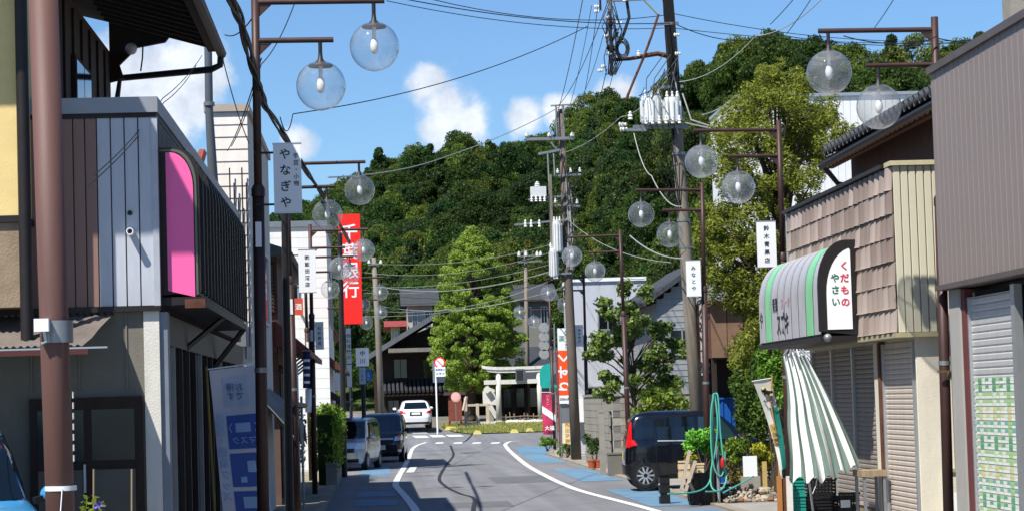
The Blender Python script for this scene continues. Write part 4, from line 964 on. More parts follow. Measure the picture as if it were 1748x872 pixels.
# ================================================================== LAMP COLUMNS
GLOBE = glassmat('globe_plastic', dust=.11); GLOBED = glassmat('globe_plastic_dusty', tint=(.95, .96, .96), dust=.2); BULB = mat('bulb_white', '#ecece8', .3, 0, .02)
LP = mat('lamp_brown', '#3f2a26', .5, .15, .15, 5, .05, 60, grime=.3)
CAPM = mat('lamp_cap', '#2c2b2b', .5, .3, .1)
def make_lamp():
    t = thing('globe_street_lamp', 'x', 'street lamp', (0, 0, 0))
    MB().tube([(0, 0, 0), (0, 0, 4.0)], .06, 14).build('lower_column', LP, t, 'full', True)
    MB().lathe([(.06, 0), (.068, .0), (.068, .08), (.045, .12)], (0, 0, 3.96), 14).build('collar', LP, t, True, True)
    MB().tube([(0, 0, 4.0), (0, 0, 6.06)], .041, 12).build('upper_column', LP, t, 'full', True)
    MB().lathe([(.064, 0), (.066, 0), (.066, .05), (.064, .05)], (0, 0, 2.2), 14).build('strap', GALV, t, True, True)
    lb = MB().box(-.03, .03, -.066, -.06, 3.45, 3.7).build('label_plate', SIGNW, t, False, True)
    for z, ln, gx in ((5.92, 1.30, 1.19), (5.53, .78, .645)):
        a = MB().tube([(0, 0, z), (ln, 0, z)], .028, 10).build('arm', LP, t, True, True)
        MB().prism([(.035, -.008, z - .03), (.16, -.008, z - .03), (.035, -.008, z - .15)], (0, .016, 0)).build('gusset', LP, a, False, True)
        MB().tube([(gx, 0, z - .02), (gx, 0, z - .16)], .02, 8).build('hanger', CAPM, a, True, True)
        zc = z - .465
        g = MB().sphere((gx, 0, zc), .25, 32, 20).build('globe', GLOBE, t, 'full', True)
        MB().lathe([(.02, .33), (.026, .27), (.05, .245), (.055, .225), (.115, .215), (.125, .2), (.12, .19)], (gx, 0, zc), 16).build('cap', CAPM, g, True, True)
        MB().tube([(gx, 0, zc + .2), (gx, 0, zc + .06)], .02, 8).build('socket', SIGNW, g, True, True)
        MB().lathe([(.012, .09), (.03, .07), (.043, .02), (.04, -.03), (.024, -.065), (0, -.08)], (gx, 0, zc), 14).build('bulb', BULB, g, 'full', True)
    return t
lamp0 = make_lamp()
lamps = [(-1.14, 23.5, 0, 'globe lamp column nearest on the left side, carrying the grey shaded sign', 1.6), (-1.30, 38.5, 0, 'second globe lamp column on the left, its globes in front of the hill edge', 1.2),
         (-1.38, 52.5, 0, 'third globe lamp column on the left, beside the clipped hedge', 1.2), (-1.72, 62, 0, 'fourth globe lamp column on the left, one globe before the red sign', 1.0),
         (-1.0, 72.5, 0, 'fifth globe lamp column on the left, just beyond the red sign', 1), (-.9, 88, 0, 'farthest globe lamp column on the left, above the parked cars', 1),
         (6.24, 25.5, math.pi, 'globe lamp column nearest on the right, against the taupe fascia', 2.2), (6.11, 34.6, math.pi, 'globe lamp column behind the striped rounded awning', 2.2),
         (6.28, 44.5, math.pi, 'globe lamp column right beside the leaning concrete pole', 2.0), (6.1, 56.5, math.pi, 'globe lamp column above the persimmon tree', 1.6),
         (6.9, 76.5, math.pi, 'globe lamp column just right of the far concrete pole', 1.6), (7.0, 92, math.pi, 'farthest globe lamp column on the right, left of the far pole', 1.6)]
LAMPS = []; DG = {}
for i, (x, y, rz, lb, tl_) in enumerate(lamps):
    o = lamp0 if i == 0 else copy_tree(lamp0)
    o.location = (x, y, zg(y) + {0: .15, 1: .06, 6: .045}.get(i, 0)); o.rotation_euler = (0, R((.4, -.5, .3, -.3, .6, .2, -.7, -.3, -.9, .5, -.4, .3)[i]), rz + R((0, 2, -3, 4, -2, 3, -2, 3, 2, -4, 3, 0)[i])); o['label'] = lb; o['group'] = 'globe street lamps'
    LAMPS.append(o)
    for ch_ in o.children:                      # globes hang loose: each a little different
        if ch_.name.startswith('globe') and i in (2, 6, 7, 9):
            if 'dusty_globe' not in bpy.data.meshes or ch_.data.name not in DG: DG[ch_.data.name] = DG.get(ch_.data.name) or ch_.data.copy(); DG[ch_.data.name].materials[0] = GLOBED
            ch_.data = DG[ch_.data.name]

# signs on the lamp columns
def lamp_sign(px0, py0, px1, py1, Y, s, label, size, xpole, wall=.05, shift=0, rot=0., extra=None):
    a, b = P(px0, py0, Y), P(px1, py1, Y); cx, w_, h_ = (a.x + b.x) / 2, abs(b.x - a.x), abs(a.z - b.z); zc = (a.z + b.z) / 2
    t = thing('lamp_sign', label, 'sign', (cx, Y, zc - h_ / 2), rot, 'shop signs on the lamp columns')
    MB().box(-w_ / 2, w_ / 2, -wall / 2, wall / 2, 0, h_).build('sign_box', SIGNW, t, False, True)
    mbx = MB().box(-w_ / 2 - .006, w_ / 2 + .006, -wall / 2 - .004, wall / 2 + .004, -.012, 0).box(-w_ / 2 - .006, w_ / 2 + .006, -wall / 2 - .004, wall / 2 + .004, h_, h_ + .012); mbx.build('edge_trim', ALU, t, False, True)
    if s: text('lettering', s, (shift, -wall / 2 - .002, h_ / 2), (1, 0, 0), (0, 0, 1), size, INK, t, True, .015, local=True, lead=1.4)
    if extra: text('lettering', extra, (w_ / 2 - .05, -wall / 2 - .002, h_ * .62), (1, 0, 0), (0, 0, 1), size * .5, INK, t, True, .008, local=True, lead=1.2)
    d = xpole - cx
    for z in (h_ * .12, h_ * .88): MB().beam((math.copysign(w_ / 2, d), 0, z), (d, 0, z), .025, .02).build('bracket', DARK, t, False, True)
    return t
lamp_sign(466, 247, 516, 362, 23.4, 'やなぎや', 'grey-white shop sign on the nearest left lamp column', .115, -1.13, extra='手芸・小物', shift=-.02)
lamp_sign(509, 427, 540, 498, 38.4, '㈱飯田酒店', 'white shop sign with five characters on the second left lamp column', .078, -1.30)
lamp_sign(537.5, 550, 553, 595, 52.4, '石井商店', 'narrow white sign on the lamp column by the hedge', .08, -1.38)
lamp_sign(607, 594, 630, 624, 72.4, '中川', 'small white sign on the lamp column beyond the red sign', .17, -1.0)
lamp_sign(1291, 379, 1326, 455, 34.5, '鈴木青果店', 'white shop sign beside the conifer above the striped awning', .085, 6.02)
lamp_sign(1170.5, 445, 1197, 505, 44.4, 'みなとや', 'white shop sign in front of the leaning concrete pole', .092, 6.28)
lamp_sign(981.5, 555, 996, 590, 76.4, '田中商店', 'small white sign on the lamp column right of the far concrete pole', .085, 6.9)
# dark vertical sign board behind the third right lamp
vb = thing('vertical_sign', 'tall weathered board with black brush characters behind a lamp column', 'sign', (P(1200, 600, 47).x, 47, 0))
a, b = P(1193, 500, 47), P(1208, 640, 47)
MB().box(a.x, b.x, 47, 47.06, b.z, a.z).build('board', mat('weathered_white', '#a9a69d', .8, 0, .1), vb); text('lettering', 'みなとや食堂', ((a.x + b.x) / 2, 46.997, (a.z + b.z) / 2), (1, 0, 0), (0, 0, 1), .24, INK, vb, True, .03)
MB().tube([((a.x + b.x) / 2, 47.09, 0), ((a.x + b.x) / 2, 47.09, a.z)], .03, 6).build('post', DARK, vb)
# clamp on the nearest right lamp
ck_ = thing('pole_clamp', 'brass coloured clamp bracket on the nearest right lamp column', 'bracket', P(1625, 640, 25.4))
c_ = P(1627, 640, 25.45); BR = mat('dull_brass', '#6d6142', .5, .5, .2)
MB().lathe([(.066, -.05), (.075, -.05), (.075, .05), (.066, .05)], c_, 14).build('ring', BR, ck_, True); MB().beam(c_ + Vector((-.19, -.08, .045)), c_ + Vector((.06, -.08, .045)), .03, .02).build('bar', BR, ck_); MB().tube([c_ + Vector((.05, -.06, 0)), c_ + Vector((.13, -.06, 0))], .02, 6).build('bolt', BR, ck_)

# ================================================================== UTILITY POLES
CPOLE = mat('pole_concrete', '#7d766a', .9, 0, .22, 2, .25, 40, grime=.5, stretch=(1, 1, .3))
def insulator(mbx, c, r=.06, h=.16, ax='z'):
    return mbx.lathe([(r * .5, 0), (r, .02), (r * .55, h * .3), (r * .95, h * .4), (r * .5, h * .65), (r * .7, h * .8), (0, h)], c, 10, ax)
# ---- near pole (leaning left)
U1 = 52.0; ub, ut = P(1190, 690, U1), P(1136, -40, U1); dv = (ut - ub); base1 = ub - dv * (ub.z / dv.z); top1 = base1 + dv * (12.2 / dv.z)
u1 = thing('utility_pole', 'leaning concrete utility pole with white transformers rising beside the conifer', 'utility pole', (base1.x, U1, 0), group='utility poles')
at1 = lambda z: base1 + (top1 - base1) * (z / 12.2)
MB().tube([base1, at1(4), at1(8), top1], [.17, .15, .125, .105], 16).build('pole', CPOLE, u1, 'full')
for z in (5.3, 5.9, 6.6, 7.4, 8.2, 9.2): MB().lathe([(.135, -.03), (.15, -.03), (.15, .03), (.135, .03)], at1(z), 14).build('band', GALV, u1, True)
c_ = P(1120, 190, U1)
def transformer(root, c, r, hh):
    tr = MB().lathe([(0, 0), (r, 0), (r, hh), (r * .92, hh + .05), (0, hh + .07)], c, 18).build('transformer', mat('transformer_grey', '#c9cccb', .5, .1, .05, grime=.2), root, True)
    mbx = MB()
    for i in range(12):
        t = math.pi * 2 * i / 12; p = Vector((c[0] + math.cos(t) * r, c[1] + math.sin(t) * r, c[2])); mbx.beam(p + Vector((0, 0, .04)), p + Vector((0, 0, hh - .04)), .03, .05, (math.cos(t), math.sin(t), 0))
    mbx.build('cooling_fins', mat('transformer_grey', '#c9cccb'), tr)
    for i in range(3): insulator(MB(), (c[0] - r * .6 + i * r * .6, c[1] - r * .4, c[2] + hh), .045, .2).build('bushing', PORC, tr, True)
    return tr
transformer(u1, (c_.x - .12, U1 - .2, c_.z - .3), .24, .55); transformer(u1, (c_.x + .32, U1 - .32, c_.z - .3), .19, .5)
for i in range(6): insulator(MB(), (c_.x - .3 + i * .15, U1 - .52, c_.z - .36), .042, .2).build('insulator', PORC, u1, True)
MB().beam((c_.x - .55, U1 - .3, c_.z - .38), (c_.x + .7, U1 - .1, c_.z - .38), .1, .08).build('platform', GALV, u1)
MB().beam(P(1068, 222, U1 - .3), P(1105, 222, U1 - .3), .08, .06).build('arm', GALV, u1)
for px, py in ((1056, 213), (1058, 221), (1076, 205)): insulator(MB(), P(px, py, U1 - .3), .06, .2, 'x' if px < 1070 else 'z').build('insulator', PORC, u1, True)
MB().tube([P(1140, 96, U1), P(1122, 92, U1 - .05), P(1100, 96, U1 - .1), P(1075, 101, U1 - .1), P(1040, 103, U1 - .1)], [.06, .055, .05, .04, .04], 8).build('arm', RUST, u1, True)
MB().beam(P(1035, 2, U1 - .1), P(1135, -4, U1), .08, .07).build('arm', GALV, u1); MB().beam(P(1041, -5, U1 - .1), P(1044, 130, U1 - .1), .07, .07).build('arm', GALV, u1)
MB().beam(P(1098, 0, U1 - .1), P(1125, 28, U1 - .1), .03, .03).build('brace', mat('olive_rod', '#7b7a52', .6), u1)
MB().tube([P(1124, 25, U1 - .1), P(1112, 62, U1 - .12), P(1098, 100, U1 - .15), P(1083, 135, U1 - .15), P(1068, 172, U1 - .15)], .03, 7).build('brace', RUST, u1)
for px, py in ((1014, 12), (1014, 20), (1026, 114), (1020, 121)): insulator(MB(), P(px, py, U1 - .15), .05, .13, 'x').build('insulator', PORC, u1, True)
MB().box(P(1022, 5, U1).x, P(1025, 5, U1).x, U1 - .2, U1 - .1, P(1024, 20, U1).z, P(1024, 2, U1).z).build('plate', DARK, u1)
mbx = MB()
for k in range(4):
    r_ = .09 + .022 * k; cc = P(1062, 84, U1 - .2); mbx.tube([cc + Vector((r_ * math.cos(t * .42), -.02 * k, r_ * 1.5 * math.sin(t * .42))) for t in range(16)], .013, 5)
for k in range(7): mbx.tube([P(1038 + 3 * k, 20 + 6 * k, U1 - .15), P(1034 + 5 * rnd.random() * k, 60 + 4 * k, U1 - .2), P(1040 + 4 * k, 100, U1 - .15), P(1038 + 2 * k, 128, U1 - .15)], .016, 5)
mbx.tube([P(1070, 2, U1 - .1), P(1074, 30, U1 - .12), P(1066, 55, U1 - .12), P(1060, 70, U1 - .15)], .035, 6)
mbx.build('cable_loops', WIRE, u1, True)
for px, py, ax in ((1033, 30, 'x'), (1052, 40, 'x'), (1031, 62, 'x'), (1055, 72, 'x'), (1034, 92, 'x'), (1090, 97, 'z'), (1066, 4, 'z'), (1082, 2, 'z'), (1118, -2, 'z'), (1150, 60, 'x'), (1152, 92, 'x')): insulator(MB(), P(px, py, U1 - .18), .05, .15, ax).build('insulator', PORC, u1, True)
MB().beam(P(1120, 42, U1 - .15), P(1158, 40, U1 - .1), .06, .06).build('arm', GALV, u1); MB().beam(P(1110, 150, U1 - .15), P(1166, 148, U1 - .1), .06, .06).build('arm', GALV, u1)
mbx = MB()
for k in range(14):
    a_ = P(1036 + rnd.uniform(0, 14), rnd.uniform(-5, 60), U1 - .2); b_ = P(1034 + rnd.uniform(0, 26), rnd.uniform(60, 140), U1 - .2); m_ = a_.lerp(b_, .5) + Vector((rnd.uniform(-.25, .25), -.05, rnd.uniform(-.1, .1))); mbx.tube([a_, a_.lerp(m_, .6), m_, m_.lerp(b_, .5), b_], .011, 5)
for k in range(8):
    a_ = P(1090 + rnd.uniform(0, 60), 165 + rnd.uniform(-5, 5), U1 - .45); b_ = P(1120 + rnd.uniform(0, 40), rnd.uniform(90, 140), U1 - .2); m_ = a_.lerp(b_, .5) + Vector((rnd.uniform(-.2, .2), -.05, -.1)); mbx.tube([a_, m_, b_], .011, 5)
for k in range(6):
    a_ = P(1100 + 10 * k, 212, U1 - .5); b_ = P(1108 + 9 * k + rnd.uniform(-6, 6), 240 + rnd.uniform(-8, 14), U1 - .4); mbx.tube([a_, a_.lerp(b_, .6) + Vector((.08, 0, -.08)), b_, at1(5.6)], .011, 5)
mbx.build('jumper_cables', WIRE, u1, True)
for a_, b_, c2 in (((1150, 130), (1170, 210), (1215, 220)), ((1165, 160), (1180, 205), (1220, 218)), ((1155, 165), (1150, 200), (1158, 230))): MB().tube([P(*a_, U1 - .15), P(*b_, U1 - .3), P(*c2, U1 - .3)], .02, 5).build('loose_cable', WIREG, u1, True)
mbx = MB()
for k in range(9): mbx.tube([at1(7.6 + k * .1) + Vector((-.13 + .03 * k, -.15, 0)), at1(9.5) + Vector((-.12 + .03 * k, -.14, 0)), at1(11.9) + Vector((-.1 + .025 * k, -.13, 0))], .014, 4)
mbx.build('riser_cables', WIRE, u1, True)
# ---- far pole
U2 = 76.0; ub, ut = P(984, 785, U2), P(957, 190, U2); base2 = Vector((ub.x, U2, 0))
u2 = thing('utility_pole', 'straight far utility pole with crossarms beside the orange sign', 'utility pole', (base2.x, U2, 0), group='utility poles')
at2 = lambda py: Vector((interp([(180, 957), (785, 984)], py), 0, 0))
pt2 = lambda py: P(interp([(180, 957), (785, 984)], py), py, U2)
MB().tube([base2, pt2(600), pt2(400), pt2(185)], [.17, .155, .13, .1], 14).build('pole', mat('pole_brown_concrete', '#5f564d', .9, 0, .2, 2, .2, 40, grime=.4), u2, 'full')
MB().lathe([(.11, 0), (.11, .12), (.05, .16)], pt2(187), 10).build('pole_cap', PORC, u2, True)
MB().beam(P(898, 238, U2 - .2), P(979, 236, U2 - .2), .09, .09).build('arm', GALV, u2)
for px in (899, 938, 977): insulator(MB(), P(px, 234, U2 - .2), .09, .16).build('insulator', PORC, u2, True)
MB().beam(P(919, 263, U2 - .2), P(956, 256, U2 - .2), .07, .07).build('arm', GALV, u2); MB().beam(P(940, 243, U2 - .2), P(953, 258, U2 - .2), .05, .05).build('brace', GALV, u2)
for px in (951, 963): MB().tube([P(px, 236, U2 - .2), P(px - 2, 180, U2 - .2)], .03, 6).build('riser', GALV, u2)
for a_, b_ in (((902, 341), (968, 334)), ((938, 425), (972, 424)), ((940, 440), (972, 439)), ((936, 468), (976, 466)), ((950, 300), (992, 298)), ((944, 350), (990, 352))): MB().beam(P(*a_, U2 - .18), P(*b_, U2 - .18), .06, .06).build('arm', GALV, u2)
for px, py in ((952, 296), (974, 295), (990, 294), (948, 347), (985, 348), (940, 422), (978, 436)): insulator(MB(), P(px, py, U2 - .2), .055, .16).build('insulator', PORC, u2, True)
mbx = MB()
for k in range(16):
    a_ = P(945 + rnd.uniform(0, 45), rnd.uniform(240, 380), U2 - .22); b_ = P(950 + rnd.uniform(0, 35), rnd.uniform(330, 470), U2 - .22); mbx.tube([a_, a_.lerp(b_, .5) + Vector((rnd.uniform(-.3, .3), 0, -.15)), b_], .01, 5)
mbx.build('jumper_cables', WIRE, u2, True)
MB().beam(P(940, 181, U2 - .2), P(975, 179, U2 - .2), .05, .05).build('arm', GALV, u2)
for px, a_, b_ in ((935, 262, 310), (945, 262, 300)): MB().tube([P(px, a_, U2 - .2), P(px + 2, b_, U2 - .2)], .03, 5).build('riser', GALV, u2)
c_ = P(917, 330, U2 - .2); sw = MB().box(c_.x - .22, c_.x + .28, U2 - .4, U2 - .1, c_.z - .12, c_.z + .2).build('switch_box', mat('transformer_grey', '#c9cccb'), u2)
for k in range(4): insulator(MB(), (c_.x - .2 + .14 * k, U2 - .42, c_.z - .3), .05, .2).build('bushing', PORC, sw, True)
insulator(MB(), (c_.x, U2 - .3, c_.z + .2), .1, .18).build('bushing', PORC, sw, True)
MB().beam(P(878, 384, U2 - .2), P(970, 375, U2 - .2), .07, .06).build('arm', GALV, u2)
for px in (897, 907, 921): insulator(MB(), P(px, 388, U2 - .25), .055, .26).build('insulator', PORC, u2, True)
transformer(u2, tuple(P(952, 430, U2 - .25)), .15, .95); transformer(u2, tuple(P(946, 472, U2 - .25)), .13, .85)
MB().box(*(lambda a, b: (a.x, b.x, U2 - .35, U2 - .2, b.z, a.z))(P(943, 462, U2), P(951, 476, U2))).build('lamp_box', PORC, u2)
mbx = MB()
for k in range(8): mbx.tube([P(966 + (k % 4) * 4, 300 + 12 * k, U2 - .16), P(970 + (k % 3) * 5, 380, U2 - .2), P(968 + k % 5 * 3, 460, U2 - .18)], .018, 4)
mbx.build('riser_cables', WIREG, u2, True)
MB().box(*(lambda a, b: (a.x, b.x, U2 - .3, U2 + .1, b.z, a.z))(P(936, 300, U2), P(944, 420, U2))).build('conduit_box', CPOLE, u2)
# slim pole far left of the junction, small pole by the tree
u3 = thing('utility_pole', 'slim grey pole on the left beyond the parked cars', 'utility pole', (P(647, 700, 96).x, 96, 0), group='utility poles')
MB().tube([(P(652, 700, 96).x, 96, 0), P(645, 560, 96), P(638, 440, 96)], [.14, .12, .09], 12).build('pole', CPOLE, u3, 'full')
MB().beam(P(628, 452, 95.9), P(652, 450, 95.9), .07, .06).build('arm', GALV, u3)
for px in (630, 650): insulator(MB(), P(px, 450, 95.9), .08, .16).build('insulator', PORC, u3, True)
u4 = thing('utility_pole', 'small far pole with crossarm showing above the round street tree', 'utility pole', (P(898, 600, 140).x, 140, 1), group='utility poles')
MB().tube([(P(898, 600, 140).x, 140, 1.0), P(897, 427, 140)], [.16, .1], 10).build('pole', CPOLE, u4, 'full')
for py in (438, 448): MB().beam(P(884, py, 139.8), P(925, py - 3, 139.8), .1, .08).build('arm', GALV, u4)
for px in (886, 898, 917, 923): insulator(MB(), P(px, 437, 139.8), .12, .3).build('insulator', PORC, u4, True)

# ---- wires
def wire(label, pts, sag=.3, r=.012, m=None, n=14, name='overhead_wire'):
    q = [P(*p) for p in pts]; path = []
    for a_, b_ in zip(q, q[1:]):
        for i in range(n):
            t = i / n; p = a_.lerp(b_, t); p.z -= sag * 4 * t * (1 - t); path.append(p)
    path.append(q[-1]); base = q[0].copy()
    return single(name, MB().tube(path, r * .82, 5), m or WIRE, label, 'wire', base, True, 'overhead wires')
wire('thin dark wire rising from the left insulator to the leaning pole', [(478, 200, 37), (500, 195, 37.5), (1004, 45, 49.8)], .25, .011)
wire('long dark cable crossing the top of the sky behind the leaning pole', [(560, -30, 42), (1150, 40, 52), (1330, 60, 54), (1700, 62, 60)], .25, .013)
wire('upper thin cable crossing the sky to the steep hill', [(700, -10, 44), (1150, 24, 53), (1700, 66, 62)], .3, .011)
wire('lower thin cable crossing the sky beside the leaning pole', [(660, 2, 44), (1145, 48, 53), (1740, 70, 62)], .2, .010)
wire('steep black wire from the top of the sky to the far pole crossarm, outermost', [(1000, -30, 49), (938, 232, 75.8)], .35, .012)
wire('steep black wire from the leaning pole insulators to the far pole top', [(1042, -10, 49.8), (954, 180, 75.8)], .3, .012)
wire('steep thin wire between the two concrete poles, middle one', [(1020, 15, 49.8), (975, 234, 75.8)], .5, .010)
wire('steep wire from the lower arm of the leaning pole to the far pole', [(1036, 118, 49.8), (968, 300, 75.8)], .5, .012)
for i, (a_, b_, w_) in enumerate((((1010, 10), (945, 236), 'first from the left'), ((1030, 60), (962, 182), 'second from the left'), ((1046, 128), (972, 300), 'third from the left'), ((1060, 172), (978, 330), 'fourth from the left'))): wire('slack wire fanning from the leaning pole down to the far pole, %s' % w_, [(*a_, 51.8), (*b_, 75.8)], .6, .009)
wire('thick pale cable from the far pole sweeping down to the left lamps', [(955, 183, 75.8), (760, 268, 58), (560, 303, 39)], .1, .016, WIREG)
wire('pale cable from the transformers to the far pole head', [(1136, 140, 49.8), (1060, 200, 60), (957, 262, 75.8)], .15, .014, WIREG)
wire('pale cable from the leaning pole up towards the steep hill', [(1160, 140, 50), (1290, 62, 47), (1420, -20, 44)], .2, .013, WIREG)
wire('short pale cable with a sleeve right of the transformers', [(1200, 196, 49), (1255, 168, 52)], .05, .02, WIREG)
wire('white cable looping down from the transformer platform to the lamp column', [(1082, 228, 49.6), (1112, 300, 48), (1165, 352, 45)], .2, .013, WIREG)
wire('pale sleeved cable sagging from the persimmon lamp to the leaning pole', [(1075, 402, 56), (1168, 441, 50)], .15, .016, WIREG)
wire('thin dark wire crossing the forest from the far pole to the upper left', [(955, 262, 75.8), (760, 330, 62), (630, 380, 52)], .5, .009)
wire('thin wire before the forest falling to the far pole from the right', [(1100, 150, 50), (990, 300, 66), (860, 400, 100)], .4, .009)
for i, (a_, b_, w_) in enumerate((((640, 470, 90), (960, 440, 76), 'top'), ((640, 488, 90), (962, 455, 76), 'second'), ((645, 500, 94), (968, 470, 76), 'third'), ((648, 522, 95), (966, 488, 76), 'lowest'))):
    wire('wire of the low bunch in front of the round tree, %s' % w_, [a_, b_], .45, .012, WIREG if i % 2 else WIRE)
for i in range(9):
    y0, y1 = 415 + i * 13 + (i * 7) % 5, 400 + i * 11 + (i * 5) % 7
    wire('fine wire strung low across the street before the forest, %s' % ('topmost', 'second from the top', 'third from the top', 'fourth from the top', 'middle one', 'fourth from the bottom', 'third from the bottom', 'second from the bottom', 'lowest')[i], [(646 - (i % 3) * 12, y0 + 20, 88 + (i % 4) * 2), (930 + (i % 3) * 14, y1, 77 + (i % 2) * 20)], .25 + .08 * (i % 4), .008 + .003 * (i % 2), WIREG if i % 3 else WIRE)
wire('wire from the low bunch across to the red sign', [(620, 500, 71), (700, 478, 100), (890, 445, 139)], .3, .012)
wire('blue-grey wire from the far pole to the grey clapboard house', [(972, 385, 76), (1060, 470, 64), (1168, 430, 50)], .3, .010)
wire('thin wire from the far pole to the steep hill side', [(966, 372, 76), (1145, 448, 52)], .3, .010, WIREG)
wire('thin black wire falling from the dark gutter towards the white building, upper', [(384, 60, 33), (438, 20, 24)], .1, .010)
wire('thin black wire falling from the dark gutter end to the pale building', [(379, 96, 34), (425, 245, 36.9)], .1, .010)
wire('pair of thin wires crossing the grey panels, upper', [(345, 95, 33), (278, 168, 24), (160, 300, 17)], .05, .006)
wire('pair of thin wires crossing the grey panels, lower', [(335, 112, 33), (280, 175, 24), (150, 318, 17)], .05, .006)
wire('thin wire from the nearest lamp column down to the pale building', [(446, 100, 23.6), (388, 258, 36.9)], .1, .009)
wire('thin wire behind the nearest lamp arm', [(505, 0, 30), (446, 110, 30), (395, 250, 36.9)], .1, .009)
for i, (x_, y_) in enumerate(((1340, 34), (1368, 50), (1512, 48))): wire('short wire at the top edge above the steep hill, %s' % ('leftmost', 'middle', 'rightmost')[i], [((1400, 1420, 1560)[i], -60, 40), (x_ - 25, y_ + 8, 46)], .05, .010)
wire('dark wire sagging in front of the nearest right globes', [(1360, 90, 25.6), (1440, 102, 25.5), (1600, 62, 25.4)], .06, .008)
wire('dark wire behind the nearest right lamp column running right', [(1440, 62, 30), (1600, 66, 28), (1780, 60, 26)], .08, .010)
# heavy cable bundle on the left
bpts = [(380, -40, 17), (412, 40, 19.5), (436, 130, 22.5), (452, 180, 25), (490, 240, 31), (528, 300, 38), (560, 345, 46), (600, 420, 66)]
b_ = [P(*p) for p in bpts]; mbx = MB()
for k in range(6):
    ph = k * 1.05; path = []
    for i in range(len(b_) - 1):
        for j in range(10):
            t = (i * 10 + j); p = b_[i].lerp(b_[i + 1], j / 10); p = p + Vector((math.cos(ph + t * .22) * .022 + .012 * math.sin(k * 3 + t * .6), 0, math.sin(ph + t * .22) * .022 + .015 * math.sin(k * 5 + t * .37))); path.append(p)
    mbx.tube(path, .013 if k else .015, 5)
single('cable_bundle', mbx, WIRE, 'thick twisted black cable bundle running diagonally behind the nearest left lamp', 'cable', b_[0], True)

